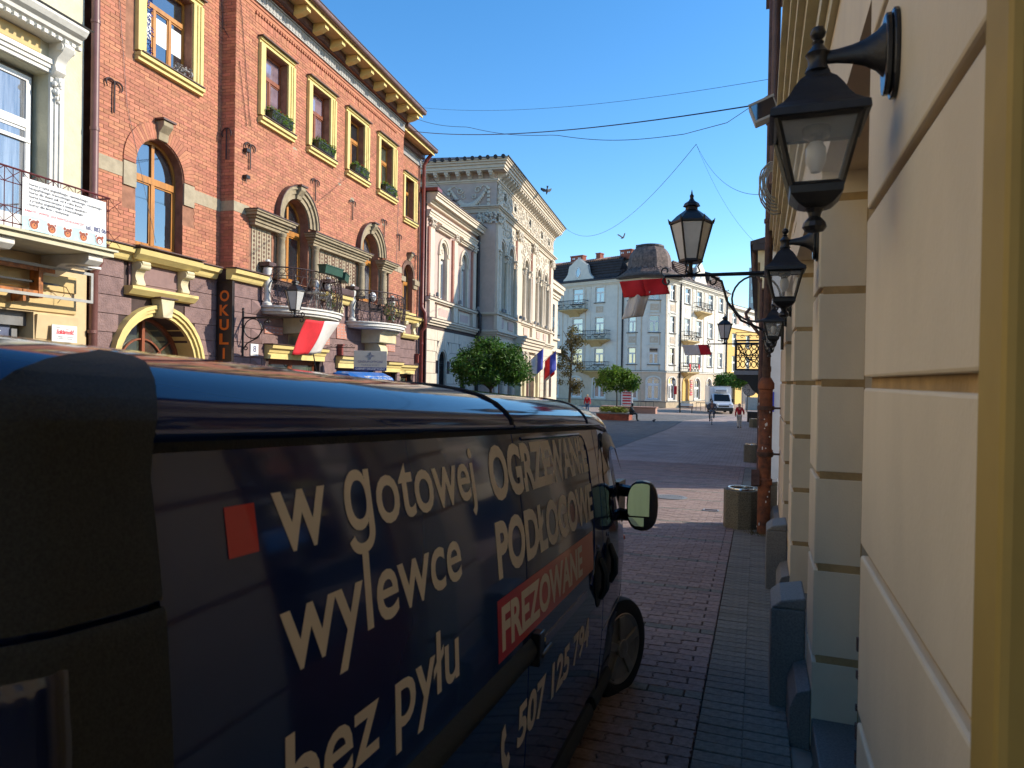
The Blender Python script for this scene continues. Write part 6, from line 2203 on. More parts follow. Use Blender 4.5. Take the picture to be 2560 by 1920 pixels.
b.box(-1.9, 12, 150, 170, -1.3, 25.5)
b.build('wall', mat('grey_blue_cladding', (.30, .36, .38), .3, .06, 2), TB_)
for k in range(9):
    MB().box(-1.5, 11.6, 149.94, 149.99, 2 + k * 2.7, 3.3 + k * 2.7).build('window_band', M_glass, TB_)
RA = rad(.25)
NB_M = facade((.30, 0, 0), rad(-90) + 0) @ Matrix.Rotation(-RA, 4, 'Z')
def rw(y, off=0, z=0):
    """point on the near wall at street distance y, off metres out of the wall face"""
    return NB_M @ Vector((-y, -off, z))
NB = thing('near_house', 'beige rendered house with grooved piers and deep niches along the right edge', 'house', (1.2, 5, 0))
GR = [3.40 - .515 * k for k in range(-1, 8)]        # heights of the horizontal grooves
piers = [(1.08, 2.36), (4.20, 4.66), (7.15, 7.75), (9.55, 11.75)]
FD = .30                                            # niche depth
def pier(y0, y1, first):
    for k in range(len(GR) - 1):
        zt, zb = GR[k] - .016, GR[k + 1] + .016
        if zt < gz(y0) + .2: continue
        zt = min(zt, 3.52)
        b = MB(NB_M)
        b.box(-y1, -y0, -.0, .24, max(zb, gz(y1) - .1), zt)
        b.build('render_course', M_wallbeige, NB, bevel=.008)
    MB(NB_M).box(-y1 + .001, -y0 - .001, .022, .26, gz(y1) - .3, 3.54).build('pier_core', M_groove, NB)
    pz = gz(y0) + .66
    if not first:
        b = MB(NB_M)
        z1 = gz(y0) + .22
        b.prism([(-.11, gz(y1) - .3), (-.11, z1), (-.075, z1 + .09), (-.002, z1 + .12), (-.002, gz(y1) - .3)], 'x', -y1, -y0)
        b.build('plinth', M_plinth, NB, bevel=.006)
        b = MB(NB_M)
        b.box(-y1 - .45, -y1 - .02, -.21, -.004, gz(y1) - .3, pz - .03)
        b.prism([(-.21, pz - .03), (-.15, pz + .02), (-.004, pz + .05), (-.004, pz - .03)], 'x', -y1 - .45, -y1 - .02)
        b.build('plinth_block', M_plinth, NB, bevel=.012)
    else:
        b = MB(NB_M)
        b.box(-y1 - .02, -y0 + .02, -.05, .28, gz(y1) - .3, gz(y0) + .35)
        b.build('plinth', M_plinth, NB, bevel=.012)
for i, (a, c) in enumerate(piers): pier(a, c, i == 0)
edges = [(-.6, 1.08)] + [(piers[i][1], piers[i + 1][0]) for i in range(3)]
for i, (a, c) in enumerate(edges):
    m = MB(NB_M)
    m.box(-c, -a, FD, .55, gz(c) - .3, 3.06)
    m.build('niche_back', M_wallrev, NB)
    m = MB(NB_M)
    m.box(-c + .25, -a - .25, FD - .05, FD - .01, gz(c) + .1, 2.75)
    f = m.build('niche_door', M_woodred if i % 2 else M_grey, NB)
    m = MB(NB_M)
    m.box(-c + .34, -a - .34, FD - .07, FD - .051, gz(c) + 1.0, 2.65)
    m.build('pane', M_glass, f)
    m = MB(NB_M)
    m.box(-c, -a, -.0, FD, 3.03, 3.54)
    m.build('niche_lintel', M_wallbeige, NB)
    m = MB(NB_M)
    m.box(-c, -a, .003, FD, gz(c) - .3, gz((a + c) / 2) + .14)
    m.build('niche_step', M_plinth, NB, bevel=.01)
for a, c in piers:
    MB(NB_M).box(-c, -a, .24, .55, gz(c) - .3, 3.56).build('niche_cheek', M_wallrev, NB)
MB(NB_M).box(-1.078, -.965, -.028, .3, gz(1) - .2, 3.54).build('yellow_corner_strip', M_wallyel, NB, bevel=.012)
MB(NB_M).box(.6, 26, .0, .5, -.5, 3.54).build('rear_wall_piece', M_wallbeige, NB)
m = MB(NB_M)
for z0, z1, d in ((3.54, 3.64, .03), (3.64, 3.72, .06), (3.72, 3.86, .035), (3.86, 3.95, .10), (3.95, 4.05, .14), (4.05, 4.16, .17), (4.16, 4.24, .21), (4.24, 4.30, .15)):
    m.box(-11.78, 26, -d, .5, z0, z1)
m.build('cornice', M_ivory, NB)
m = MB(NB_M)
m.wall(-11.75, 26, 4.30, 7.9, .0, [(-c - .55, -c + .55, 5.0, 7.0) for c in (1.7, 4.6, 7.6, 10.2, -2, -5)], .3)
m.build('upper_wall', M_wallbeige, NB, recalc=False)
for c in (1.7, 4.6, 7.6, 10.2):
    panes_window(NB, NB_M, -c - .55, -c + .55, 5.0, 7.0, .15, M_white, M_glass, 2, .66, .07)
    m = MB(NB_M)
    m.box(-c - .72, -c - .55, -.06, .02, 4.9, 7.12).box(-c + .55, -c + .72, -.06, .02, 4.9, 7.12).box(-c - .72, -c + .72, -.08, .02, 7.12, 7.3)
    m.build('window_surround', M_ivory, NB)
MB(NB_M).box(-11.76, 26, .35, 7, -1.0, 7.9).build('core', M_wallbeige, NB)
m = MB(NB_M)
m.box(-11.9, 26, -.32, .4, 7.9, 8.1).box(-11.9, 26, -.40, .4, 8.1, 8.16)
m.build('eave', M_lead, NB)
MB(NB_M).prism([(-.42, 8.17), (3.5, 9.0), (7.2, 8.17)], 'x', -11.9, 26).build('roof', M_roof, NB)
rr = random.Random(8)
m = MB(NB_M)
for k in range(14):
    z_ = -.1 + k * .085 + rr.uniform(-.02, .02)
    m.box(-2.375 - rr.uniform(0, .004), -2.361, -.004, .012, z_, z_ + rr.uniform(.015, .05))
m.build('chipped_edge', M_joint, NB, kind='stuff')
DP = thing('downpipe', 'rusty cast iron downpipe with sockets at the far end of the beige house', 'downpipe', (.13, 11.2, gz(11.2)))
px_, py_ = .135, 11.2
m = MB()
g0 = gz(py_) - .1
m.lathe([(.095, g0), (.095, .30), (.115, .30), (.115, .38), (.095, .40), (.095, .72), (.115, .72), (.115, .82), (.098, .84), (.098, 1.74), (.120, 1.76), (.120, 1.84), (.07, 1.93)], (px_, py_, 0), 16)
m.build('lower_pipe', M_rust, DP, smooth=True)
m = MB()
m.lathe([(.062, 1.9), (.062, 2.02), (.07, 2.02), (.07, 2.1), (.058, 2.1), (.058, 7.7)], (px_, py_, 0), 14)
m.build('upper_pipe', M_rustd, DP, smooth=True)
for z_ in (.75, 1.45, 2.8, 4.3, 5.8):
    MB().box(px_ - .0, px_ + .28, py_ - .012, py_ + .012, z_, z_ + .03).lathe([(.125 if z_ < 1.9 else .075, z_ - .015), (.125 if z_ < 1.9 else .075, z_ + .045)], (px_, py_, 0), 14).build('pipe_clamp', M_rustd, DP)
m = MB()
m.prism([(py_ - .05, .52), (py_ - .16, .30), (py_ - .02, .26), (py_ + .03, .5)], 'x', px_ - .19, px_ - .07)
m.build('inspection_flap', M_rustd, DP)
rr = random.Random(5)
m = MB()
for k in range(26):
    a = rr.uniform(2.2, 5.6)
    z_ = rr.uniform(g0 + .1, 1.2) if rr.random() < .8 else rr.uniform(1.2, 1.8)
    m.ball((px_ + .096 * math.cos(a), py_ + .096 * math.sin(a), z_), (.012, .012, .016 * rr.uniform(.6, 2)), 5, 3)
m.build('paint_flecks', M_signw, DP, kind='stuff')
for z_ in (2.62, 2.42):
    MB().box(px_ - .03, px_ + .03, py_ - .066, py_ - .058, z_, z_ + .09).build('sticker', M_signw, DP)
m = MB()
for k in range(70):
    a, r_ = rr.uniform(0, 6.28), rr.uniform(.1, .3)
    x, y = px_ + r_ * math.cos(a), py_ - abs(r_ * math.sin(a))
    if x > .3: continue
    m.add([(x, y, gz(y) + .03), (x + rr.uniform(-.03, .03), y + .02, gz(y) + rr.uniform(.05, .11)), (x + .012, y, gz(y) + .03)], [(0, 1, 2)])
o = m.build('dry_weeds', M_leafb, None, kind='stuff', recalc=False)
m = MB()
m.tube([(.02, 9.8, 8.1), (.02, 9.8, 7.6), (.16, 9.8, 7.2), (.16, 9.8, 4.5)], .055, 10)
o = m.build('rainwater_pipe', M_lead, NB, smooth=True)
def wall_lantern(y, lab, z0=2.66, sc=1.0):
    p = rw(y, 0, z0)
    t = thing('wall_lantern', lab, 'wall lamp', p, 0, 'black wall lanterns on the beige house')
    M = Matrix.Translation(p) @ Matrix.Rotation(rad(180) - RA, 4, 'Z')       # +x out of the wall
    b = MB(M)
    def plate(h, w_, x0, x1):
        n = 20
        pts = [(w_ / 2 * math.cos(2 * math.pi * k / n), h / 2 * math.sin(2 * math.pi * k / n)) for k in range(n)]
        b.prism([(math.copysign(abs(math.cos(2 * math.pi * k / n)) ** .7, math.cos(2 * math.pi * k / n)) * w_ / 2, math.copysign(abs(math.sin(2 * math.pi * k / n)) ** .9, math.sin(2 * math.pi * k / n)) * h / 2) for k in range(n)], 'x', x0, x1)
    plate(.215, .115, .0, .014)
    plate(.195, .098, .014, .030)
    b.build('back_plate', M_gloss, t, bevel=.004)
    b = MB(M)
    prof = [(.026, .072), (.045, .050), (.070, .034), (.100, .024), (.135, .018), (.165, .017), (.178, .016)]
    vs, fs = [], []
    n = 12
    for x, r_ in prof:
        zc = .012 - .0 * x
        for k in range(n):
            a = 2 * math.pi * k / n
            vs.append((x, r_ * .55 * math.cos(a), zc + r_ * math.sin(a)))
    for i in range(len(prof) - 1):
        for k in range(n):
            fs.append((i * n + k, i * n + (k + 1) % n, (i + 1) * n + (k + 1) % n, (i + 1) * n + k))
    fs += [list(range(n)), list(range((len(prof) - 1) * n, len(prof) * n))]
    b.add(vs, fs)
    b.build('arm', M_iron, t, smooth=True)
    LM = M @ Matrix.Translation(Vector((.178, 0, 0)))
    b = MB(LM)
    b.lathe([(.006, -.03), (.030, -.022), (.022, -.004), (.024, .014), (.030, .022), (.020, .034), (.012, .046), (.015, .052), (.008, .058), (.017, .068), (.019, .076), (.014, .088), (.004, .093)], (0, 0, 0), 12)
    b.build('finial', M_iron, t, smooth=True)
    q = math.sqrt(2)
    b = MB(LM)
    b.lathe([(.020 * q, -.022), (.030 * q, -.040), (.042 * q, -.052), (.056 * q, -.075), (.068 * q, -.100), (.080 * q, -.118), (.098 * q, -.134), (.110 * q, -.142), (.112 * q, -.160), (.104 * q, -.162)], (0, 0, 0), 4, math.pi / 4)
    b.build('roof', M_iron, t)
    zt, zb, rt, rb = -.160, -.318, .094, .056
    b = MB(LM)
    for sx, sy in ((1, 1), (1, -1), (-1, 1), (-1, -1)):
        b.tube([(sx * rt, sy * rt, zt), (sx * rb, sy * rb, zb)], .0075, 4)
    for (ax_, ay_), (bx_, by_) in (((1, 1), (1, -1)), ((1, -1), (-1, -1)), ((-1, -1), (-1, 1)), ((-1, 1), (1, 1))):
        b.tube([(ax_ * rb, ay_ * rb, zb), (bx_ * rb, by_ * rb, zb)], .008, 4)
        b.tube([(ax_ * rt, ay_ * rt, zt), (bx_ * rt, by_ * rt, zt)], .009, 4)
    b.build('cage', M_iron, t)
    for k, (ax_, ay_, bx_, by_) in enumerate(((1, 1, 1, -1), (1, -1, -1, -1), (-1, -1, -1, 1), (-1, 1, 1, 1))):
        b = MB(LM)
        b.quad((ax_ * rt * .97, ay_ * rt * .97, zt), (bx_ * rt * .97, by_ * rt * .97, zt), (bx_ * rb * .97, by_ * rb * .97, zb), (ax_ * rb * .97, ay_ * rb * .97, zb))
        o = b.build('pane', M_lampglass, t, recalc=False)
        s_ = o.modifiers.new('thickness', 'SOLIDIFY')
        s_.thickness = .002
    b = MB(LM)
    b.lathe([(.034, -.163), (.032, -.185), (.020, -.19), (.018, -.20)], (0, 0, 0), 12)
    b.build('lamp_holder', M_gloss, t)
    b = MB(LM)
    b.lathe([(.016, -.20), (.024, -.215), (.024, -.25), (.012, -.275)], (0, 0, 0), 12)
    b.build('bulb', M_frost, t, smooth=True)
    b = MB(LM)
    b.lathe([(.062 * q, -.318), (.060 * q, -.338), (.048 * q, -.352), (.040 * q, -.360), (.024 * q, -.368)], (0, 0, 0), 4, math.pi / 4)
    b.lathe([(.024, -.366), (.016, -.378), (.014, -.388), (.026, -.402), (.029, -.414), (.022, -.424), (.006, -.428)], (0, 0, 0), 12)
    b.build('base', M_iron, t)
for y, lab in ((1.90, 'large black wall lantern on the nearest beige pier'), (4.32, 'black wall lantern on the second beige pier, in front of the street lamp arm'), (7.9, 'third black wall lantern along the beige wall'), (9.3, 'fourth black wall lantern along the beige wall, partly behind the third'), (11.0, 'farthest black wall lantern, above the rusty downpipe')):
    wall_lantern(y, lab)
P = rw(9.6, .28, 5.30)
fl = thing('floodlight', 'grey box floodlight high on the beige house', 'floodlight', P)
M = Matrix.Translation(P) @ Matrix.Rotation(rad(-20), 4, 'Y')
MB(M).box(-.16, .16, -.10, .10, -.03, .24).build('housing', M_lgrey, fl, bevel=.015)
MB(M).box(-.14, .14, -.112, -.10, 0, .21).build('glass', M_glass, fl)
MB(M).box(-.165, .165, -.12, -.1, .205, .235).box(-.165, .165, -.12, -.1, -.03, 0).build('rim', M_lgrey, fl)
MB(M).tube([(.16, 0, .1), (.34, 0, .1)], .025, 6).build('bracket', M_grey, fl)
P = rw(9.0, .16, 4.45)
cc = thing('cable_coil', 'coil of pale cable hanging beside the rainwater pipe', 'cable coil', P)
b = MB(Matrix.Translation(P))
rr = random.Random(2)
for k in range(6):
    r_ = .17 + .03 * k
    b.tube([(rr.uniform(-.01, .01) + .55 * r_ * math.cos(t) - .02, .5 * r_ * math.cos(t), r_ * math.sin(t) - r_ + .02 * k) for t in [2 * math.pi * i / 20 for i in range(20)]], .010, 5, closed=True)
b.build('cable_loops', M_lgrey, cc, smooth=True)
MB(Matrix.Translation(P)).tube([(0, 0, .0), (.06, 0, .2), (.12, 0, .5)], .02, 6).build('tie', M_grey, cc)
bracket_lamp('street_lamp', 'large frosted street lantern on a long scrolled arm at the end of the beige house', Vector((.30, 9.55, 3.28)), (-1, 0), 1.50, 1.17, 3.28, 1.0, s=1.12, ringr=.30, rot=.15)
a0 = Vector((-1.20, 9.55, 3.26))
flag('flag', 'red and white flag twisted on the tip of the long street lamp arm', a0, Vector((-.62, -.05, -.04)), Vector((.06, .02, -.22)), 1, 1, M_red, M_red, .5, .05, 5, None, 'flags on the street lamp arms')
flag('flag', 'white part of the twisted flag hanging below its red stripe', a0 + Vector((-.48, -.03, -.22)), Vector((.28, .02, .04)), Vector((-.10, 0, -.34)), 1, 1, M_flagw, M_flagw, .5, .07, 8, None, 'flags on the street lamp arms')
WH = thing('white_house', 'low white house with cream eave beyond the side street on the right', 'house', (4, 26, gz(26)))
m = MB()
m.box(.13, 3.6, 18.6, 34.5, -1.5, 5.2)
m.build('wall', mat('white_blue_render', (.66, .68, .68), .85, .05, 2), WH)
m = MB()
for z0, z1, d in ((4.25, 4.5, .05), (4.5, 4.9, .10), (4.9, 5.2, .16)):
    m.box(.13 - d, .14, 18.55, 34.5, z0, z1)
m.build('frieze', M_ivory, WH)
m = MB()
m.box(-.16, 1, 18.4, 34.6, 5.2, 5.34)
m.prism([(-.22, 5.34), (-.22, 5.42), (2, 6.0), (3.9, 5.42)], 'y', 18.4, 34.6)
m.build('roof', M_roof, WH)
m = MB()
m.box(.25, .9, 18.7, 19.5, 5.3, 6.25).box(.2, .95, 18.65, 19.55, 6.25, 6.35)
m.box(1.2, 2.4, 21, 22.5, 5.6, 6.6)
m.build('chimney', M_redpipe, WH)
m = MB()
m.tube([(-.12, 18.9, 5.25), (-.12, 18.9, 4.8), (.08, 18.9, 4.4), (.08, 18.9, -1)], .05, 8)
m.tube([(-.2, 20.0, 3.9), (-.32, 20.0, 3.75), (-.28, 20.0, 3.6), (.1, 20.0, 3.1)], .045, 8)
m.build('downpipe', M_lead, WH, smooth=True)
for y in (21, 25, 29, 33):
    m = MB()
    m.box(.10, .135, y - .5, y + .5, 1.8, 3.6)
    m.build('window', M_glass, WH)
q = thing('wall_sign', 'small blue plate on the white house beyond the rusty downpipe', 'sign', (.1, 18.55, 1.4))
MB().box(.135, .42, 18.54, 18.58, 1.12, 1.62).build('plate', M_flagb, q)
bracket_lamp('street_lamp', 'smaller looking street lantern further down the right side above the wrought iron balcony', Vector((.13, 23.6, 3.1)), (-1, 0), 1.65, 1.15, 3.1, .9, s=1.0, ringr=.24, rot=.5)
a0 = Vector((-1.52, 23.6, 3.08))
flag('flag', 'white and red flag on the arm of the farther street lamp', a0, Vector((-.85, -.05, -.02)), Vector((.10, 0, -.34)), 1, 1, M_red, M_flagw, .35, .08, 15, None, 'flags on the street lamp arms')
WB = thing('grey_house', 'plain pale house with wrought iron balcony further down on the right', 'house', (5, 45, gz(45)))
m = MB()
m.box(.16, 10, 34.6, 58, -1.5, 6.6)
m.build('wall', M_cornerw, WB)
m = MB()
m.box(-.2, 10.2, 34.65, 58.2, 6.6, 6.8)
m.prism([(-.25, 6.8), (5, 8.6), (10.4, 6.8)], 'y', 34.65, 58.2)
m.build('roof', M_roof, WB)
for y in (37.5, 41, 45, 49, 53):
    for z_ in (2.6,):
        m = MB()
        m.box(.12, .165, y - .55, y + .55, z_, z_ + 2.0)
        m.build('window', M_glass, WB)
m = MB()
m.box(-1.05, .16, 34.9, 37.4, 2.22, 2.42)
m.build('balcony_slab', M_lgrey, WB)
m = MB()
for y in (35.1, 36.1, 37.2):
    m.prism([(.16, 2.22), (-.98, 2.22), (-.9, 2.05), (-.45, 1.9), (-.2, 1.5), (.16, 1.2)], 'y', y - .1, y + .1)
m.build('console', M_iron, WB)
m = MB()
for z_, r_ in ((2.48, .03), (3.86, .045), (3.15, .02), (4.25, .015)):
    m.tube([(.16, 34.95, z_), (-1.0, 34.95, z_), (-1.0, 37.35, z_), (.16, 37.35, z_)], r_, 5)
for y in (34.95,):
    for i in range(5):
        x = -.9 + .25 * i
        for z_ in (2.72, 3.0, 3.3, 3.6):
            m.tube([(x + .11 * math.cos(t), y, z_ + .15 * math.sin(t)) for t in [2 * math.pi * k / 10 for k in range(10)]], .022, 4, closed=True)
    m.tube([(-1.0, y, 2.45), (-1.0, y, 3.95)], .04, 5)
    m.tube([(-.9 + .5 * (1 + math.cos(t)), y, 3.75 - .6 * math.sin(t)) for t in [math.pi * k / 10 for k in range(11)]], .03, 4)
for k in range(9):
    y = 34.95 + .3 * k
    m.tube([(-1.0, y, 2.45), (-1.0, y, 3.86)], .02, 4)
for i in range(3):
    scroll(m, (-.7 + .35 * i, 34.95, 4.05), .1, (1, 0), 0, 1, .015)
m.build('balcony_railing', M_iron, WB)
TH = thing('unseen_tall_house', 'unseen tall house on the right, shaped to cast the shade band on the palace', 'house', (9, 42, gz(42)))
m = MB()
m.prism([(36.4, -1.5), (47.2, -1.5), (46.3, 13.9), (44.8, 22.4), (42.6, 22.4), (41.2, 19.7), (37.4, 14.1), (36.4, 12.8)], 'x', 2.4, 4.2)  # out of view; outline shaped so its shadow falls across palace and pink house
m.build('wall', M_cornert, TH)
m = MB()
m.prism([(2.3, 22.4), (3.3, 23), (4.3, 22.4)], 'y', 42.5, 44.9)
m.build('roof', M_roof, TH)
ck = thing('street_clock', 'round white wall clock hanging under the wrought iron balcony', 'clock', (-.35, 36, 1.2))
b = MB()
b.lathe([(.30, -.06), (.32, -.03), (.32, .03), (.30, .06)], (-.32, 35.9, 1.5), 24, axis='y')
b.build('case', M_grey, ck, smooth=True)
b = MB()
b.lathe([(.285, -.067), (.285, -.061)], (-.32, 35.9, 1.5), 24, axis='y')
b.build('dial', M_signw, ck)
b = MB()
for k in range(12):
    a = k * math.pi / 6
    b.tube([(-.32 + .21 * math.cos(a), 35.83, 1.5 + .21 * math.sin(a)), (-.32 + .255 * math.cos(a), 35.83, 1.5 + .255 * math.sin(a))], .013, 4)
b.tube([(-.32, 35.825, 1.5), (-.32 - .13, 35.825, 1.48)], .014, 4)
b.tube([(-.32, 35.825, 1.5), (-.32 - .05, 35.825, 1.5 - .2)], .010, 4)
b.build('hands_and_marks', M_ink, ck)
b = MB()
b.tube([(-.32, 35.9, 1.8), (-.32, 35.9, 2.2)], .025, 6)
b.build('hanger', M_iron, ck)
def bin_(x, y, lab, w_=.50, h=.62):
    g = gz(y)
    t = thing('litter_bin', lab, 'litter bin', (x, y, g), rad(12), 'concrete litter bins along the right wall')
    M = Matrix.Translation(Vector((x, y, g))) @ Matrix.Rotation(rad(12), 4, 'Z')
    b = MB(M)
    q = w_ / 2
    ch = .16
    poly = [(-q + ch, -q), (q - ch, -q), (q, -q + ch), (q, q - ch), (q - ch, q), (-q + ch, q), (-q, q - ch), (-q, -q + ch)]
    b.prism([(p[0], p[1]) for p in poly], 'z', 0, h)
    b.build('body', M_conc, t, bevel=.015)
    b = MB(M)
    b.lathe([(.20, h), (.215, h + .01), (.21, h + .03), (.18, h + .03), (.175, h - .05)], (0, 0, 0), 24)
    b.build('steel_rim', M_steel, t, smooth=True)
    MB(M).lathe([(.174, h - .04), (.01, h - .03)], (0, 0, 0), 20).build('liner', M_black, t)
bin_(-.20, 11.62, 'granite textured concrete litter bin with steel rim beside the rusty downpipe', .52, .64)
bin_(-.12, 24.9, 'second concrete litter bin further along the pavement, half hidden by the downpipe', .50, .62)
bin_(-.15, 50.8, 'farthest concrete litter bin, small and pale behind the walking woman', .6, .62)
pl = thing('planter', 'black square planter box at the kerb beyond the woman in red', 'planter', (.0, 58, gz(58)))
M = Matrix.Translation(Vector((-.05, 58, gz(58))))
MB(M).prism([(-.62, 0), (.45, 0), (.45, .78), (-.62, .78)], 'y', -.5, .5).build('box', M_signdark, pl, bevel=.02)
MB(M).box(-.66, .49, -.54, .54, .78, .84).build('rim', M_iron, pl)
def wire(name, lab, a, b, sag, r=.006, n=24):
    a, b = Vector(a), Vector(b)
    m = MB()
    m.tube([a.lerp(b, k / n) - Vector((0, 0, sag * 4 * (k / n) * (1 - k / n))) for k in range(n + 1)], r, 4)
    o = m.build(name, M_iron, None)
    return props(o, lab, 'cable', 'cables across the street')
_vy, _vp = rad(1.25), rad(3.1)
V_f = Vector((-math.sin(_vy) * math.cos(_vp), math.cos(_vy) * math.cos(_vp), -math.sin(_vp)))
V_l = Vector((math.cos(_vy), math.sin(_vy), 0))
V_u = V_l.cross(V_f)
V_o = Vector((-.745, 0, 0))
VM = Matrix(((V_l.x, V_f.x, V_u.x, V_o.x), (V_l.y, V_f.y, V_u.y, V_o.y), (V_l.z, V_f.z, V_u.z, V_o.z), (0, 0, 0, 1)))   # x right, y forward, z up
VAN = thing('parked_van', 'dark blue panel van with cream and red Polish lettering parked on the pavement', 'van', VM @ Vector((-.93, 2.9, 0)), rad(1.25))
HP = [(.20, -.02), (.30, .005), (.42, .022), (.60, .036), (.80, .040), (.95, .040), (1.12, .032), (1.30, .020), (1.45, .002), (1.60, -.020), (1.70, -.040), (1.778, -.058)]
RP = [(1.800, -.050), (1.822, -.055), (1.850, -.074), (1.880, -.106), (1.905, -.150), (1.925, -.215), (1.940, -.32), (1.952, -.55), (1.958, -.93)]
W2 = -.93        # half width: mirror plane of the body
def taper(a):
    return interp(a, [.30, .36, .42, .50, .60, 3.9, 4.3, 4.7, 5.0, 5.2, 5.34, 5.42], [.30, .13, .05, .012, 0, 0, .006, .035, .09, .17, .33, .52])
def side(a, h):
    return interp(h, [p[0] for p in HP], [p[1] for p in HP]) - taper(a)
def hmax(a):
    return interp(a, [3.9, 4.2, 4.4, 4.65, 4.9, 5.1, 5.25, 5.36, 5.42], [1.958, 1.93, 1.80, 1.60, 1.36, 1.14, 1.03, .86, .70])
def squash(a, h):
    t = hmax(a)
    return h if t >= 1.957 or h < .9 else .9 + (h - .9) * (t - .9) / (1.958 - .9) if t > .9 else min(h, t)
AX = ((1.45, .385), (4.55, .40))
def hlow(a):
    z = .20
    for c, r in AX:
        if abs(a - c) < r: z = max(z, .33 + math.sqrt(r * r - (a - c) ** 2))
    return z
def body_shell():
    st = sorted(set([.32, .36, .42, .5, .6, .8, 1.05, 1.07, 1.1, 1.15, 1.25, 1.45, 1.65, 1.75, 1.8, 1.83, 1.85, 2.1, 2.4, 2.8, 3.2, 3.6, 3.9, 4.1, 4.15, 4.17, 4.22, 4.3, 4.4, 4.55, 4.7, 4.8, 4.9, 4.94, 4.97, 5.05, 5.1, 5.2, 5.25, 5.30, 5.36, 5.42]))
    b = MB(VM)
    rows = []
    for a in st:
        lo = hlow(a)
        r = []
        for h, x in HP:
            hh = max(h, lo) if h < .85 else h
            r.append((interp(hh, [p[0] for p in HP], [p[1] for p in HP]) - .012 - taper(a), a, squash(a, hh)))
        for h, x in RP:
            r.append((x - taper(a) * (1 if h < 1.93 else .6) * (1 if x > -.9 else 0), a, squash(a, h)))
        rows.append(r + [(2 * W2 - p[0], p[1], p[2]) for p in r[-2::-1]])
    n = len(rows[0])
    b.add([p for r in rows for p in r], [(i * n + j, i * n + j + 1, (i + 1) * n + j + 1, (i + 1) * n + j) for i in range(len(rows) - 1) for j in range(n - 1)] + [list(range(n))[::-1], [(len(rows) - 1) * n + j for j in range(n)]])
    return b.build('body', M_paint, VAN, smooth=True)
body_shell()
MB(VM).box(2 * W2 + .06, -.06, .7, 5.1, .22, .34).build('underbody', M_black, VAN)
for c, r in AX:
    MB(VM).box(2 * W2 + .40, -.40, c - r, c + r, .25, .80).build('wheel_well', M_black, VAN)
def skin(name, m, a_of, h0, h1, proud=.002, na=24, nh=16, lows=True, depth=.012, mirror=True):
    """a panel lying on the side of the body; a_of(h) gives its rear and front edge"""
    made = None
    for sgn in ((0, 1) if mirror else (0,)):
        b = MB(VM)
        vs, fs = [], []
        for j in range(nh + 1):
            h = h0 + (h1 - h0) * j / nh
            ra, fa = a_of(h)
            for i in range(na + 1):
                a = ra + (fa - ra) * i / na
                hh = max(h, hlow(a)) if lows else h
                x = side(a, hh) + proud
                vs.append(((2 * W2 - x) if sgn else x, a, squash(a, hh)))
        k = na + 1
        fs += [(j * k + i, j * k + i + 1, (j + 1) * k + i + 1, (j + 1) * k + i) for j in range(nh) for i in range(na)]
        border = [i for i in range(k)] + [j * k + na for j in range(1, nh + 1)] + [nh * k + i for i in range(na - 1, -1, -1)] + [j * k for j in range(nh - 1, 0, -1)]
        base = len(vs)
        for q in border:
            v = vs[q]
            vs.append((v[0] + (depth if sgn else -depth), v[1], v[2]))
        L_ = len(border)
        fs += [(border[q], border[(q + 1) % L_], base + (q + 1) % L_, base + q) for q in range(L_)]
        b.add(vs, fs)
        o = b.build(name, m, VAN, smooth=True)
        made = made or o
    return made
skin('side_panel', M_paint, lambda h: (.652, 2.296), .22, 1.772, na=44, nh=20)
sdoor = skin('sliding_door', M_paint, lambda h: (2.307, 3.742), .22, 1.772, na=30, nh=20)
fdoor = skin('front_door', M_paint, lambda h: (3.754 + max(0, .5 - h) * .35, interp(h, [.2, .6, 1.2, 1.3, 1.55, 1.772], [4.16, 4.35, 4.86, 4.82, 4.56, 4.30])), .22, 1.772, na=26, nh=20)
q = MB(VM)
for a in (2.3015, 3.748):
    vs = []
    for j in range(17):
        h = .24 + 1.54 * j / 16
        x = side(a, h) - .006
        vs += [(x, a - .006, h), (x, a + .006, h)]
    q.add(vs, [(2 * j, 2 * j + 1, 2 * j + 3, 2 * j + 2) for j in range(16)])
vs = []
for i in range(31):
    a = .66 + 3.4 * i / 30
    vs += [(side(a, 1.772) - .004, a, 1.771), (side(a, 1.78) - .004, a, 1.800)]
q.add(vs, [(2 * j, 2 * j + 1, 2 * j + 3, 2 * j + 2) for j in range(30)])
q.build('panel_gap', M_black, VAN, recalc=False)
q = MB(VM)
ra = [(x + .002, 2.30 - .10 * min(1, (-.05 - x) / .2) if x > -.25 else 2.20, h + .002) for h, x in RP]
q.tube(ra, .007, 5)
ra = [(x + .001, 3.62 + .10 * min(1, (-.05 - x) / .2) if x > -.25 else 3.72, h + .001) for h, x in RP]
q.tube(ra, .006, 5)
q.build('roof_seam', M_black, VAN)
q = MB(VM)
path = [(2.40, 1.752), (3.40, 1.752)] + [(3.40 + .12 * math.sin(t), 1.632 + .12 * math.cos(t)) for t in [k * math.pi / 12 for k in range(1, 7)]] + [(3.52, 1.4), (3.51, 1.2), (3.46, 1.04), (3.40, .985)]
q.tube([(side(a, h) + .000, a, h) for a, h in path], .0085, 6)
q.build('pressed_edge', M_paint, VAN, smooth=True)
q = MB(VM)
q.tube([(-.046, a, 1.801) for a in (.655, 1.2, 2.0, 2.29)], .006, 6)
q.tube([(-.046, a, 1.801) for a in (2.312, 3.0, 3.6, 3.95)], .006, 6)
q.build('drip_edge', M_paint, VAN, smooth=True)
fa = lambda h: interp(h, [1.76, 1.82, 1.85, 1.88, 1.90, 1.91, 1.92, 1.926], [.646, .657, .674, .699, .722, .738, .745, .72])
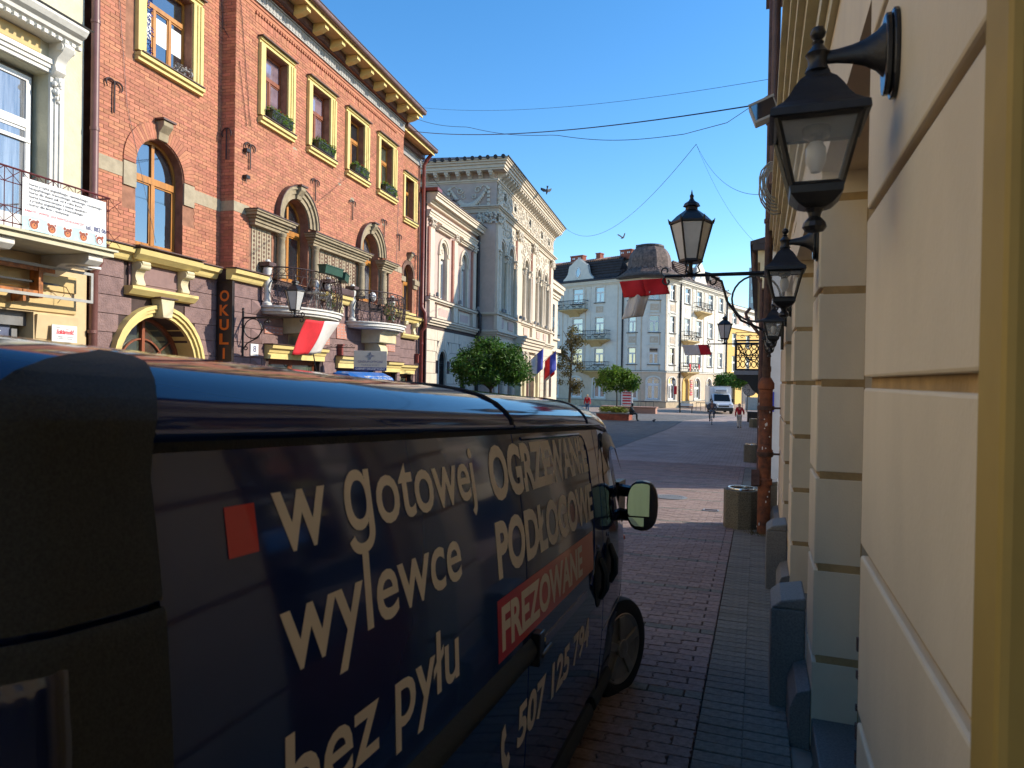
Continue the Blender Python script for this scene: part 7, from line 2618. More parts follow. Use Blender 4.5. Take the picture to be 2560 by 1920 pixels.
def corner_patch(name, rows, m, proud, sgns=(0, 1)):
    for sgn in sgns:
        b = MB(VM)
        vs = []
        n = 14
        for h, x0, ra in rows:
            for i in range(n + 1):
                a = ra + (fa(h) - ra) * (i / n) ** .8
                x = x0 - taper(a) * 1.0 + proud
                vs.append(((2 * W2 - x) if sgn else x, a, h))
        k = n + 1
        m_ = len(rows)
        fs = [(j * k + i, j * k + i + 1, (j + 1) * k + i + 1, (j + 1) * k + i) for j in range(m_ - 1) for i in range(n)]
        base = len(vs)
        for j in range(m_):
            v = vs[j * k + n]
            vs.append((v[0] + (.03 if sgn else -.03), v[1], v[2]))
        fs += [(j * k + n, base + j, base + j + 1, (j + 1) * k + n) for j in range(m_ - 1)]
        b.add(vs, fs)
        b.build(name, m, VAN, smooth=True)
PRO = HP + RP
xs_ = lambda h: interp(h, [p[0] for p in PRO], [p[1] for p in PRO])
up = [1.575, 1.62, 1.68, 1.74, 1.79, 1.82, 1.85, 1.88, 1.89, 1.90, 1.91, 1.92, 1.926]
corner_patch('corner_trim', [(h, xs_(h), interp(h, [1.7, 1.79, 1.82, 1.85, 1.88, 1.90, 1.91, 1.92, 1.926], [.33, .39, .423, .452, .497, .558, .606, .667, .70])) for h in up], M_trim, .013)
lo = [.5, .7, .9, 1.1, 1.2, 1.3, 1.4, 1.48, 1.54, 1.558, 1.566]
corner_patch('corner_trim', [(h, xs_(h) - (.004 if h > 1.56 else 0), .33) for h in lo], M_trim, .018)
for sgn in (0, 1):
    b = MB(VM)
    x0 = lambda a, h: (xs_(h) - taper(a) + .020)
    vs = []
    for j in range(9):
        h = 1.36 + .185 * j / 8
        e = .535 - .03 * (1 - min(1, j / 2.5)) ** 2
        for i in range(7):
            a = .33 + (e - .33) * i / 6
            x = x0(a, h) - (.012 if i == 6 or j in (0, 8) else 0)
            vs.append(((2 * W2 - x) if sgn else x, a, h))
    b.add(vs, [(j * 7 + i, j * 7 + i + 1, (j + 1) * 7 + i + 1, (j + 1) * 7 + i) for j in range(8) for i in range(6)])
    b.build('tail_lamp', M_lens, VAN, smooth=True)
MB(VM).box(2 * W2 + .22, -.22, .305, .33, .35, 1.80).build('rear_door', M_paint, VAN, bevel=.01)
MB(VM).box(2 * W2 + .10, -.10, .26, .42, .28, .52).build('rear_bumper', M_trim, VAN, bevel=.03)
MB(VM).box(2 * W2 + .22, -.22, 5.28, 5.44, .22, .55).build('front_bumper', M_trim, VAN, bevel=.05)
def glass_poly(pts, name='side_window', m=M_carglass, proud=.006, dep=.006):
    for sgn in (0, 1):
        b = MB(VM)
        n = len(pts)
        f = lambda a, h, d: ((2 * W2 - (side(a, h) + d)) if sgn else side(a, h) + d, a, squash(a, h))
        vs = [f(a, h, proud) for a, h in pts] + [f(a, h, proud - dep) for a, h in pts]
        ca = sum(p[0] for p in pts) / n
        ch_ = sum(p[1] for p in pts) / n
        vs.append(f(ca, ch_, proud + .004))
        fs = [(i, (i + 1) % n, 2 * n) for i in range(n)] + [(i, n + i, n + (i + 1) % n, (i + 1) % n) for i in range(n)]
        b.add(vs, fs)
        b.build(name, m, VAN, recalc=True)
wp = [(3.88, 1.24), (3.87, 1.5), (3.90, 1.66), (3.96, 1.73), (4.10, 1.745), (4.26, 1.72)]
glass_poly([(3.87, 1.22), (3.86, 1.5), (3.89, 1.67), (3.95, 1.74), (4.10, 1.755), (4.28, 1.735), (4.47, 1.58), (4.66, 1.44), (4.84, 1.27), (4.80, 1.22), (4.4, 1.205)], 'window_seal', M_gloss, .003)
glass_poly([(3.90, 1.25), (3.89, 1.5), (3.92, 1.65), (3.97, 1.71), (4.10, 1.725), (4.25, 1.71), (4.40, 1.60), (4.43, 1.24)], 'side_window')
glass_poly([(4.47, 1.25), (4.45, 1.56), (4.62, 1.43), (4.79, 1.27), (4.77, 1.245)], 'quarter_window')
q = MB(VM)
pth = [(3.90, 1.62), (3.93, 1.69), (4.0, 1.735), (4.12, 1.745), (4.27, 1.72), (4.46, 1.56)]
vs = []
for a, h in pth: vs += [(side(a, h) + .012, a, h + .012), (side(a, h - .07) + .034, a + .01, h - .075)]
q.add(vs, [(2 * j, 2 * j + 1, 2 * j + 3, 2 * j + 2) for j in range(len(pth) - 1)])
o = q.build('wind_deflector', M_gloss, VAN, smooth=True, recalc=False)
b = MB(VM)
vs = []
for a in (4.32, 4.5, 4.7, 4.9, 5.08):
    for k in range(7):
        t = -1 + k / 3
        vs.append((W2 + t * (.72 + .0 * a), a + .04 * (1 - t * t), hmax(a) + .012 - .05 * t * t))
b.add(vs, [(j * 7 + i, j * 7 + i + 1, (j + 1) * 7 + i + 1, (j + 1) * 7 + i) for j in range(4) for i in range(6)])
b.build('windscreen', M_carglass, VAN, smooth=True)
for sgn in (0, 1):
    b = MB(VM)
    x0 = -.26
    b.ball(((2 * W2 - x0) if sgn else x0, 5.26, .82), (.13, .10, .12), 12, 8)
    b.build('headlamp', M_lampglass if False else M_alloy, VAN, smooth=True)
    b = MB(VM)
    x0 = side(4.93, .98) - .005
    b.ball(((2 * W2 - x0) if sgn else x0, 4.93, .98), (.02, .05, .02), 8, 5)
    b.build('side_repeater', M_vinylo, VAN, smooth=True)
q = MB(VM)
for sgn in (0, 1):
    fx = (lambda x: 2 * W2 - x) if sgn else (lambda x: x)
    b = MB(VM)
    vs, fs = [], []
    n = 20
    for d, k in ((4.40, .93), (4.41, 1.0), (4.46, 1.02), (4.54, .86), (4.60, .5), (4.615, .1)):
        for i in range(n):
            t = 2 * math.pi * i / n
            c, s = math.cos(t), math.sin(t)
            x = .155 + .098 * k * math.copysign(abs(c) ** .75, c)
            z = 1.285 + .155 * k * math.copysign(abs(s) ** .8, s) - (.01 if s < 0 else 0)
            vs.append((fx(x), d, z))
    fs = [(j * n + i, j * n + (i + 1) % n, (j + 1) * n + (i + 1) % n, (j + 1) * n + i) for j in range(5) for i in range(n)] + [list(range(n)), [5 * n + i for i in range(n)]]
    b.add(vs, fs)
    hs = b.build('mirror_housing', M_gloss, VAN, smooth=True)
    b = MB(VM)
    for z0, z1, nm in ((1.215, 1.425, 'm'), (1.150, 1.205, 'w')):
        pts = []
        for i in range(n):
            t = 2 * math.pi * i / n
            c, s = math.cos(t), math.sin(t)
            x = .155 + .086 * math.copysign(abs(c) ** .7, c)
            z = 1.285 + .142 * math.copysign(abs(s) ** .75, s)
            z = min(max(z, z0), z1)
            pts.append((x, z))
        b.add([(fx(p[0]), 4.398 - (.004 if nm == 'm' else .0) + .12 * (p[0] - .155) * (1 if not sgn else -0) , p[1]) for p in pts], [list(range(n))])
    b.build('mirror_glass', M_mirror, hs, recalc=False)
    b = MB(VM)
    for z in (1.20, 1.36):
        b.tube([(fx(-.06), 4.60, z), (fx(.0), 4.54, z), (fx(.09), 4.49, z)], [.055, .042, .035], 8)
    b.box(min(fx(-.05), fx(-.0)), max(fx(-.05), fx(-.0)), 4.45, 4.72, 1.14, 1.42)
    b.build('mirror_foot', M_gloss, VAN, smooth=True)
def strip(name, m, a0, a1, h0, h1, out, n=26, par=None, rnd_=True, mirror=True):
    for sgn in ((0, 1) if mirror else (0,)):
        b = MB(VM)
        sec = [(0, 0), (.45, .12), (.85, .35), (1, .5), (.85, .65), (.45, .88), (0, 1)] if rnd_ else [(0, 0), (1, .0), (1, 1), (0, 1)]
        vs = []
        for i in range(n + 1):
            a = a0 + (a1 - a0) * i / n
            for o_, t in sec:
                h = h0 + (h1 - h0) * t
                x = side(a, h) + .001 + out * o_
                vs.append(((2 * W2 - x) if sgn else x, a, h))
        k = len(sec)
        b.add(vs, [(i * k + j, i * k + j + 1, (i + 1) * k + j + 1, (i + 1) * k + j) for i in range(n) for j in range(k - 1)] + [list(range(k)), [n * k + j for j in range(k)]])
        b.build(name, m, par or VAN, smooth=rnd_)
strip('rail_cover', M_trim, .66, 2.33, .945, 1.035, .026)
strip('rail_channel', M_silver, 2.47, 3.30, .952, .985, .006, rnd_=False)
q = MB(VM)
q.box(side(2.38, .99), side(2.38, .99) + .035, 2.335, 2.40, .93, 1.05).box(side(2.44, .97), side(2.44, .97) + .02, 2.40, 2.47, .945, 1.0)
q.tube([(side(2.4, .97) + .03, 2.37, .96), (side(2.4, .97) + .03, 2.50, .965)], .012, 6)
q.build('rail_hinge', M_gloss, VAN, bevel=.004)
MB(VM).box(side(2.42, 1.0) + .02, side(2.42, 1.0) + .032, 2.405, 2.425, 1.0, 1.012).build('hinge_clip', mat('yellow_clip', (.8, .5, .02), .5), VAN)
strip('rub_strip', M_trim, 1.90, 3.60, .205, .315, .038)
strip('rub_strip', M_trim, 3.66, 4.16, .215, .325, .038, 10)
for a, h, rx, rz in ((3.60, .975, .11, .150), (3.895, 1.0, .105, .150)):
    b = MB(VM)
    n = 22
    b.add([(side(a + rx * math.cos(t), h + rz * math.sin(t)) + .005, a + rx * math.cos(t), h + rz * math.sin(t)) for t in [2 * math.pi * k / n for k in range(n)]], [list(range(n))])
    b.build('handle_recess', M_black, VAN, recalc=False)
    b = MB(VM)
    b.tube([(side(a, h + rz * .75) + .012, a, h + rz * .75), (side(a, h) + .036, a + .01, h + .03), (side(a, h) + .036, a + .01, h - .05), (side(a, h - rz * .7) + .012, a, h - rz * .7)], [.016, .022, .022, .014], 8)
    b.build('door_handle', M_gloss, VAN, smooth=True)
    b = MB(VM)
    b.lathe([(.012, 0), (.012, .006)], (side(a, h + rz) + .004, a, h + rz + .02), 10, axis='x')
    b.build('lock', M_silver, VAN)
q = MB(VM)
q.tube([(side(a, .66) - .003 + .004, a, .66 + .05 * (a - 3.8)) for a in [3.76 + .05 * k for k in range(14)]], .004, 5)
q.build('crease', M_paint, VAN, smooth=True)
def wheel(a, steer, mir):
    x0 = (.045 - .105) if not mir else 2 * W2 - (.045 - .105)
    B = VM @ Matrix.Translation(Vector((x0, a, .325))) @ Matrix.Rotation(-steer, 4, 'Z')
    o = 1 if not mir else -1
    b = MB(B)
    b.lathe([(.20, o * .09), (.235, o * .105), (.285, o * .108), (.312, o * .098), (.324, o * .075), (.325, 0), (.324, -o * .075), (.30, -o * .1), (.21, -o * .1)], (0, 0, 0), 40, axis='x')
    t = b.build('wheel', M_black, VAN, smooth=True)
    b = MB(B)
    b.lathe([(.21, o * .092), (.228, o * .102), (.222, o * .106), (.20, o * .094), (.196, o * .03), (.03, o * .03)], (0, 0, 0), 40, axis='x')
    b.build('rim', M_alloy, t, smooth=True)
    b = MB(B)
    for k in range(5):
        c = 2 * math.pi * k / 5 + .35
        pts = [(.05, -.40), (.05, .40), (.12, .26), (.175, .24), (.212, .34), (.212, -.34), (.175, -.24), (.12, -.26)]
        vs = [(o * .108 - o * .02 * (r / .21) * 0, r * math.cos(c + w_ * .11 / max(r, .09) ), r * math.sin(c + w_ * .11 / max(r, .09))) for r, w_ in pts]
        vs2 = [(o * .088, v[1], v[2]) for v in vs]
        n = len(vs)
        b.add(vs + vs2, [list(range(n)), list(range(2 * n - 1, n - 1, -1))] + [(i, (i + 1) % n, n + (i + 1) % n, n + i) for i in range(n)])
    b.lathe([(.062, o * .09), (.06, o * .118), (.03, o * .124)], (0, 0, 0), 16, axis='x')
    b.build('wheel_cover', M_alloy, t, bevel=.005)
    b = MB(B)
    b.lathe([(.205, o * .040), (.02, o * .045)], (0, 0, 0), 24, axis='x')
    b.build('rim_shadow_plate', M_black, t)
for mir in (False, True):
    wheel(4.55, rad(22), mir)
    wheel(1.45, 0, mir)
vfn = lambda a, h: (side(a, h) + .0036, a, h)
def word(txt, a0, a1, base, xh=None, cap=None, bold=.012, m=M_vinyl, name='lettering', proud=.0036, space=1.0, shear=0):
    q = MB(VM)
    if xh:
        xv = text2d('x', bold)[0]
        hv = text2d('H', bold)[0]
        cap = xh * max(v[1] for v in hv) / max(v[1] for v in xv)
    letters(q, txt, lambda a, h: (side(a, h) + proud, a, h), a0, a1, base, cap, bold, space, shear)
    return q.build(name, m, VAN, recalc=False)
word('w \u0261otowej', .908, 1.872, 1.590, xh=.103)
word('wylewce', .902, 1.705, 1.385, xh=.103)
word('bez pyłu', .900, 1.655, 1.135, xh=.100)
word('OGRZEWANIE', 2.005, 3.50, 1.565, cap=.172, bold=.038)
word('PODŁOGOWE', 2.000, 3.52, 1.320, cap=.172, bold=.038)
q = MB(VM)
n = 20
q.add([(side(1.98 + 1.49 * i / n, 1.05 + .2 * j / 4) + .0032, 1.975 + 1.49 * i / n, 1.055 + .195 * j / 4) for i in range(n + 1) for j in range(5)], [(i * 5 + j, (i + 1) * 5 + j, (i + 1) * 5 + j + 1, i * 5 + j + 1) for i in range(n) for j in range(4)])
mb_ = M_vinylo.copy()
mb_.name = 'red_to_orange_vinyl'
nt = mb_.node_tree
for l in list(nt.links):
    if l.to_socket.name == 'Base Color': nt.links.remove(l)
tcn, sp, rpn, mrn = nt.nodes.new('ShaderNodeTexCoord'), nt.nodes.new('ShaderNodeSeparateXYZ'), nt.nodes.new('ShaderNodeValToRGB'), nt.nodes.new('ShaderNodeMapRange')
nt.links.new(tcn.outputs['Generated'], sp.inputs[0])
nt.links.new(sp.outputs['Y'], rpn.inputs[0])
rpn.color_ramp.elements[0].color = (.58, .022, .018, 1)
rpn.color_ramp.elements[1].color = (.70, .17, .035, 1)
rpn.color_ramp.elements[0].position = .1
rpn.color_ramp.elements[1].position = .75
nt.links.new(rpn.outputs[0], nt.nodes['Principled BSDF'].inputs['Base Color'])
q.build('red_band', mb_, VAN, recalc=False)
word('FREZOWANE', 2.01, 3.20, 1.088, cap=.135, bold=.036, proud=.0044)
word('507 125 794', 2.19, 3.37, .702, cap=.135, bold=.036)
q = MB(VM)
ph = [(2.015, .83), (2.045, .845), (2.062, .80), (2.045, .785), (2.048, .755), (2.075, .725), (2.095, .735), (2.115, .705), (2.098, .675), (2.06, .68), (2.025, .73), (2.01, .79)]
q.add([vfn(a, h) for a, h in ph], [list(range(len(ph)))])
q.build('phone_symbol', M_vinyl, VAN, recalc=False)
q = MB(VM)
q.add([vfn(a, h) for a, h in ((.790, 1.602), (.862, 1.602), (.862, 1.682), (.790, 1.682))], [(0, 1, 2, 3)])
q.build('red_square', M_vinylr, VAN, recalc=False)
def round_tree(x, y, zc, r, rz, lab, seed, leaf=M_leaf, base=None, n=5200, size=.11, trunk=.09, name='round_tree', group='ball shaped street trees', flatb=True):
    g = gz(y) if base is None else base
    t = thing(name, lab, 'tree', (x, y, g), 0, group)
    rr = random.Random(seed)
    b = MB()
    top = zc - rz * .2
    b.tube([(x, y, g - .1), (x + .03, y, g + (top - g) * .5), (x - .02, y + .02, top)], [trunk, trunk * .75, trunk * .5], 8)
    for k in range(9):
        a = k * 2.4
        z0 = zc - rz * .75 + .25 * rz * rr.random()
        b.tube([(x, y, z0), (x + r * .35 * math.cos(a), y + r * .35 * math.sin(a), z0 + rz * .4), (x + r * .75 * math.cos(a), y + r * .75 * math.sin(a), z0 + rz * (.6 + .5 * rr.random()))], [trunk * .5, trunk * .3, trunk * .1], 5)
    b.build('trunk', M_bark, t, smooth=True)
    b = MB()
    nc = 60
    for k in range(nc):
        ct = rr.uniform(-.62 if flatb else -.9, 1)
        a = rr.uniform(0, 6.28)
        st = math.sqrt(max(0, 1 - ct * ct))
        q = rr.uniform(.66, .90)
        c = (x + r * q * st * math.cos(a), y + r * q * st * math.sin(a), zc + rz * q * ct)
        s = r * rr.uniform(.20, .34)
        leaf_cloud(b, c, (s, s, s * .8), n // nc, size, rr, flat=.55, shell=.4)
    leaf_cloud(b, (x, y, zc), (r * .7, r * .7, rz * .7), n // 6, size, rr, flat=.2, shell=.2)
    b.build('crown', leaf, t, kind='stuff', recalc=False)
    return t
round_tree(-10.25, 26.2, 2.30, 1.72, 1.25, 'large round maple in front of the pink house, closest of the ball trees', 1, M_leafd, n=11000, size=.085, trunk=.09)
round_tree(-10.45, 54.2, 1.75, 1.78, 1.22, 'bright green ball tree standing in the brick planter', 2, M_leaf, n=6000, size=.11, trunk=.07)
round_tree(-2.75, 78.5, 1.85, 1.9, 1.0, 'flat round tree right behind the white box van', 3, M_leafd, n=4000, size=.13, trunk=.08)
round_tree(-.95, 78.0, 2.0, 1.15, 1.2, 'thin yellowish green tree between the box van and the clock', 4, M_leaf, n=1300, size=.13, trunk=.06)
t = thing('bronze_tree', 'loose bronze green tree at the far end of the palace', 'tree', (-16.0, 60.5, gz(60)))
rr = random.Random(12)
b = MB()
b.tube([(-16, 60.5, -1.4), (-15.9, 60.5, 2), (-15.8, 60.5, 6)], [.14, .1, .04], 8)
for k in range(9):
    a = k * 2.1
    b.tube([(-15.9, 60.5, 1.0 + .5 * k), (-15.9 + 1.1 * math.cos(a), 60.5 + 1.1 * math.sin(a), 1.8 + .55 * k)], [.05, .02], 5)
b.build('trunk', M_bark, t, smooth=True)
b = MB()
for k in range(44):
    z_ = rr.uniform(.4, 6.4)
    a = rr.uniform(0, 6.28)
    r_ = rr.uniform(.2, 1.35) * (1.0 if z_ > 2.6 else .75)
    if 2.2 < z_ < 2.9 and rr.random() < .5: continue
    leaf_cloud(b, (-15.85 + r_ * math.cos(a), 60.5 + r_ * math.sin(a), z_), (.55, .55, .42), 75, .12, rr, shell=.3)
b.build('crown', M_leafb, t, kind='stuff', recalc=False)
PLT = thing('brick_planter', 'low brick planter with yellow green shrubs around the ball tree', 'planter', (-10.4, 54.2, gz(54)))
g = gz(54)
x0, x1, y0, y1 = -11.9, -9.35, 53.4, 55.2
for row in range(4):
    z_ = g + .02 + row * .125
    x = x0 - (.13 if row % 2 else 0)
    while x < x1:
        a, c = max(x, x0), min(x + .25, x1)
        if c - a > .05: MB().box(a, c, y0, y0 + .12, z_, z_ + .115).build('brick', M_chim, PLT)
        x += .26
    y = y0 + .125
    while y < y1:
        MB().box(x1 - .12, x1, y, min(y + .25, y1), z_, z_ + .115).build('brick', M_chim, PLT)
        y += .26
MB().box(x0 + .02, x1 - .02, y0 + .03, y1, g, g + .5).build('core', M_joint, PLT)
MB().box(x0 - .04, x1 + .04, y0 - .04, y1 + .04, g + .52, g + .60).build('coping', M_grey, PLT)
rr = random.Random(6)
b = MB()
for k in range(26):
    leaf_cloud(b, (rr.uniform(x0 + .2, x1 - .25), rr.uniform(y0 + .15, y1 - .2), g + .75 + rr.uniform(0, .18)), (.28, .28, .22), 60, .085, rr)
b.build('shrubs', mat('leaf_yellow_green', (.24, .30, .02), .6, .2, 4, island=.4), PLT, kind='stuff', recalc=False)
st = thing('granite_step', 'long pinkish granite step in front of the corner house', 'step', (-11.6, 66, gz(66)))
MB().box(-14.2, -9.0, 66.0, 67.2, -1.4, -.72).build('block', M_pinkgr, st, bevel=.02)
MB().box(-14.3, -8.9, 65.9, 67.3, -.72, -.64).build('slab', M_pinkgr, st)
nb = thing('notice_board', 'white notice board with red striped text on the granite step', 'notice board', (-11.8, 66.4, -.64))
MB().box(-12.35, -11.28, 66.38, 66.44, -.55, 1.15).build('board', M_signw, nb)
for k in range(6):
    MB().box(-12.22, -11.42, 66.36, 66.375, -.45 + k * .26, -.45 + k * .26 + .12 + .04 * (k % 2)).build('red_line', M_inkred, nb)
MB().box(-12.38, -12.33, 66.36, 66.45, -.64, 1.2).box(-11.30, -11.25, 66.36, 66.45, -.64, 1.2).build('post', M_white, nb)
bench = thing('bench', 'park bench with iron sides by the dark post in front of the corner house', 'bench', (-6.7, 71.2, gz(71)))
g = gz(71)
for k in range(4):
    MB().box(-7.35, -6.0, 71.0 + k * .11, 71.08 + k * .11, g + .44, g + .48).build('seat_slat', M_woodred, bench)
for k in range(3):
    MB().box(-7.35, -6.0, 71.46 + .03 * k, 71.49 + .03 * k, g + .55 + k * .13, g + .65 + k * .13).build('back_slat', M_signw if k else M_woodred, bench)
for x in (-7.25, -6.1):
    MB().tube([(x, 70.98, g), (x, 71.0, g + .42), (x, 71.45, g + .42), (x, 71.55, g + .95)], .03, 5).tube([(x, 71.45, g + .42), (x, 71.5, g)], .03, 5).build('leg', M_iron, bench)
p = MB()
p.tube([(-7.22, 70.6, g), (-7.22, 70.6, g + 2.05)], [.06, .05], 8)
p.lathe([(.05, g + 2.05), (.07, g + 2.1), (.02, g + 2.2)], (-7.22, 70.6, 0), 8)
o = p.build('street_post', M_iron, None)
props(o, 'thin dark post standing beside the bench', 'post')
q = MB()
for a_, b_ in (((-14.2, 77.5), (-10.8, 77.6)), ((-6.2, 77.5), (-4.3, 78.3))):
    q.tube([(a_[0], a_[1], -.45), (b_[0], b_[1], -.45)], .035, 5)
    for k in range(5):
        t = k / 4
        x, y = a_[0] + (b_[0] - a_[0]) * t, a_[1] + (b_[1] - a_[1]) * t
        q.tube([(x, y, -1.3), (x, y, -.45)], .03, 5)
o = q.build('handrail', M_iron, None)
props(o, 'dark handrail along the plinth of the corner house', 'handrail')
pq = thing('red_plates', 'column of red and white plates beside the ochre door of the corner house', 'plaque', CRM @ Vector((4.1, -.1, 0)))
for k in range(4):
    MB(CRM).box(3.75, 4.4, -.13, -.09, .15 + k * .5, .55 + k * .5).build('plate', M_inkred if k % 2 == 0 else M_pinkred, pq)
    MB(CRM).box(3.8, 4.35, -.135, -.131, .30 + k * .5, .36 + k * .5).build('print', M_signw, pq)
cp = CRM @ Vector((-1.9, -.05, 1.35))
bracket_lamp('street_lamp', 'tiny bracket lantern on the corner house turret beside a red pennant', cp, (nT.x, nT.y), 1.3, 1.1, 1.35, .9, s=1.0)
a0 = cp + Vector((nT.x * 1.3, nT.y * 1.3, -.05))
flag('flag', 'red pennant on the tiny lantern of the corner house', a0, Vector((.35, 0, 0)), Vector((0, 0, -.95)), 1, 1, M_red, M_red, .5, .05, 33, None, None, nu=4, nv=6)
ps = thing('parasol', 'dark red and white cafe parasol in front of the ochre house', 'parasol', (-1.6, 88, gz(88)))
b = MB()
b.tube([(-1.6, 88, -1.3), (-1.6, 88, 3.2)], .04, 6)
b.build('pole', M_grey, ps)
b = MB()
b.lathe([(2.1, 2.25), (1.9, 2.35), (.05, 3.1)], (-1.6, 88, 0), 8)
b.build('canopy', mat('maroon_canopy', (.12, .03, .03), .8), ps)
wl = thing('low_wall', 'low pale wall and steps at the end of the street', 'wall', (.1, 84, gz(84)))
MB().box(-1.2, 3.5, 83.6, 84.2, -1.3, .15).box(1.0, 4, 83.0, 83.6, -1.3, -.3).build('wall', M_lgrey, wl)
def limb_skin(name, verts, edges, radii, m, parent, sub=2):
    me = bpy.data.meshes.new(name)
    inv = wmat(root_of(parent)).inverted()
    me.from_pydata([inv @ Vector(v) for v in verts], edges, [])
    me.materials.append(m)
    o = bpy.data.objects.new(name, me)
    COL.objects.link(o)
    o.parent = parent
    o.modifiers.new('skin', 'SKIN').use_smooth_shade = True
    for i, r in enumerate(radii):
        v = me.skin_vertices[0].data[i]
        v.radius = (r, r) if not isinstance(r, tuple) else r
        v.use_root = (i == 0)
    s = o.modifiers.new('sub', 'SUBSURF')
    s.levels = sub
    s.render_levels = sub
    return o
def person(lab, pos, head, J, skin_m, top_m, leg_m, shoe_m, hair_m, hairlong=.0, cat='person', face=(0, -1), extra=None):
    """J: joints in metres relative to pos (x right, y away, z up): pelvis, chest, neck, head, per side shoulder, elbow, wrist, hip, knee, ankle, toe"""
    P = Vector(pos)
    t = thing('person', lab, cat, pos)
    W_ = lambda k: tuple(P + Vector(J[k]))
    V, E, R_ = [], [], []
    def chain(keys, rs, start=None):
        prev = start
        for k, r in zip(keys, rs):
            V.append(W_(k))
            R_.append(r)
            if prev is not None: E.append((prev, len(V) - 1))
            prev = len(V) - 1
        return prev
    pv = chain(['pelvis', 'waist', 'chest', 'neck', 'head0', 'head', 'crown'], [(.135, .10), (.12, .095), (.15, .105), .052, .07, .088, .07])
    for s in ('l', 'r'):
        chain(['sh' + s, 'el' + s, 'wr' + s, 'hd' + s], [.062, .046, .034, .042], 2)
        chain(['hip' + s, 'kn' + s, 'an' + s, 'toe' + s], [.088, .060, .042, .035], 0)
    limb_skin('body', V, E, R_, skin_m, t)
    def cloth(name, keys_list, m):
        v, e, r = [], [], []
        for keys, rs, at in keys_list:
            prev = at
            for k, q in zip(keys, rs):
                v.append(W_(k) if isinstance(k, str) else tuple(P + Vector(k)))
                r.append(q)
                if prev is not None: e.append((prev, len(v) - 1))
                prev = len(v) - 1
        limb_skin(name, v, e, r, m, t)
    cloth('jacket', [(['pelvis', 'waist', 'chest', 'neck'], [(.155, .125), (.150, .12), (.178, .13), .07], None), (['shl', 'ell', 'wrl'], [.082, .064, .052], 2), (['shr', 'elr', 'wrr'], [.082, .064, .052], 2)], top_m)
    cloth('trousers', [(['pelvis'], [(.15, .12)], None), (['hipl', 'knl', 'anl'], [.102, .076, .060], 0), (['hipr', 'knr', 'anr'], [.102, .076, .060], 0)], leg_m)
    b = MB()
    for s in ('l', 'r'):
        b.tube([W_('an' + s), W_('toe' + s)], [.05, .045], 7)
    b.build('shoes', shoe_m, t, smooth=True)
    h = P + Vector(J['head'])
    fx, fy = face
    b = MB()
    b.ball((h.x - fx * .02, h.y - fy * .02, h.z + .04), (.098, .105, .105), 10, 7)
    if hairlong: b.ball((h.x - fx * .04, h.y - fy * .04, h.z - .05), (.09, .075, .10), 10, 6)
    b.build('hair', hair_m, t, smooth=True)
    if extra != 'back':
        b = MB()
        for s in (-1, 1):
            b.ball((h.x + fx * .088 - fy * s * .033, h.y + fy * .088 + fx * s * .033, h.z + .01), .011, 6, 4)
        b.build('eyes', M_ink, t)
        b = MB()
        b.ball((h.x + fx * .10, h.y + fy * .10, h.z - .025), (.014, .02, .026), 6, 4)
        b.build('nose', skin_m, t, smooth=True)
        b = MB()
        b.ball((h.x + fx * .085, h.y + fy * .085, h.z - .065), (.028, .012, .006), 6, 4)
        b.build('mouth', M_pinkred, t)
    return t
def std(h=1.65, **kw):
    k = h / 1.7
    J = dict(pelvis=(0, 0, .93), waist=(0, 0, 1.08), chest=(0, 0, 1.30), neck=(0, 0, 1.46), head0=(0, -.01, 1.53), head=(0, -.015, 1.60), crown=(0, -.01, 1.66),
             shl=(-.18, 0, 1.40), ell=(-.24, .02, 1.12), wrl=(-.25, -.04, .88), hdl=(-.25, -.05, .80), shr=(.18, 0, 1.40), elr=(.24, .02, 1.12), wrr=(.25, -.04, .88), hdr=(.25, -.05, .80),
             hipl=(-.09, 0, .86), knl=(-.10, 0, .48), anl=(-.10, .02, .07), toel=(-.11, -.13, .03), hipr=(.09, 0, .86), knr=(.10, 0, .48), anr=(.10, .02, .07), toer=(.11, -.13, .03))
    J.update(kw)
    return {a: tuple(c * k for c in v) for a, v in J.items()}
person('woman seen from behind in red jacket and off white trousers walking down the street', (-1.08, 49.3, gz(49.3) + .02), None,
       std(1.66, knl=(-.08, .10, .50), anl=(-.07, -.06, .12), toel=(-.07, .06, .03), knr=(.08, .08, .48), anr=(.09, .16, .06), toer=(.10, .30, .03), elr=(.29, .02, 1.14), wrr=(.30, .14, .98), hdr=(.30, .20, .94), head=(0, .01, 1.60), head0=(0, .0, 1.53)),
       M_skin, M_coatred, M_offwhite, M_darkcl, M_hairb, .1, face=(0, 1), extra='back')
person('man in bright red jacket and blue jeans walking behind the brick planter', (-14.55, 61.5, gz(61.5) + .02), None,
       std(1.78, knl=(-.10, .1, .5), anl=(-.10, .15, .08)), M_skin, M_coatred, M_jeans, M_darkcl, M_hairb, face=(.7, -.7), extra='back')
cyx, cyy = -3.05, 52.3
cg = gz(52.3)
BK = thing('bicycle', 'black bicycle ridden by the grey haired man', 'bicycle', (cyx, cyy, cg))
BM = Matrix.Translation(Vector((cyx, cyy, cg + .03))) @ Matrix.Rotation(rad(4), 4, 'Z')
for k, y in enumerate((-.52, .52)):
    b = MB(BM)
    b.tube([(0, y + .335 * math.cos(t), .35 + .335 * math.sin(t)) for t in [2 * math.pi * i / 28 for i in range(28)]], .02, 6, closed=True)
    w_ = b.build('wheel', M_black, BK, smooth=True)
    b = MB(BM)
    for i in range(12):
        a = math.pi * i / 6
        b.tube([(0, y, .35), (0, y + .32 * math.cos(a), .35 + .32 * math.sin(a))], .004, 3)
    b.lathe([(.03, -.05), (.03, .05)], (0, y, .35), 8, axis='x')
    b.build('spokes', M_steel, w_)
b = MB(BM)
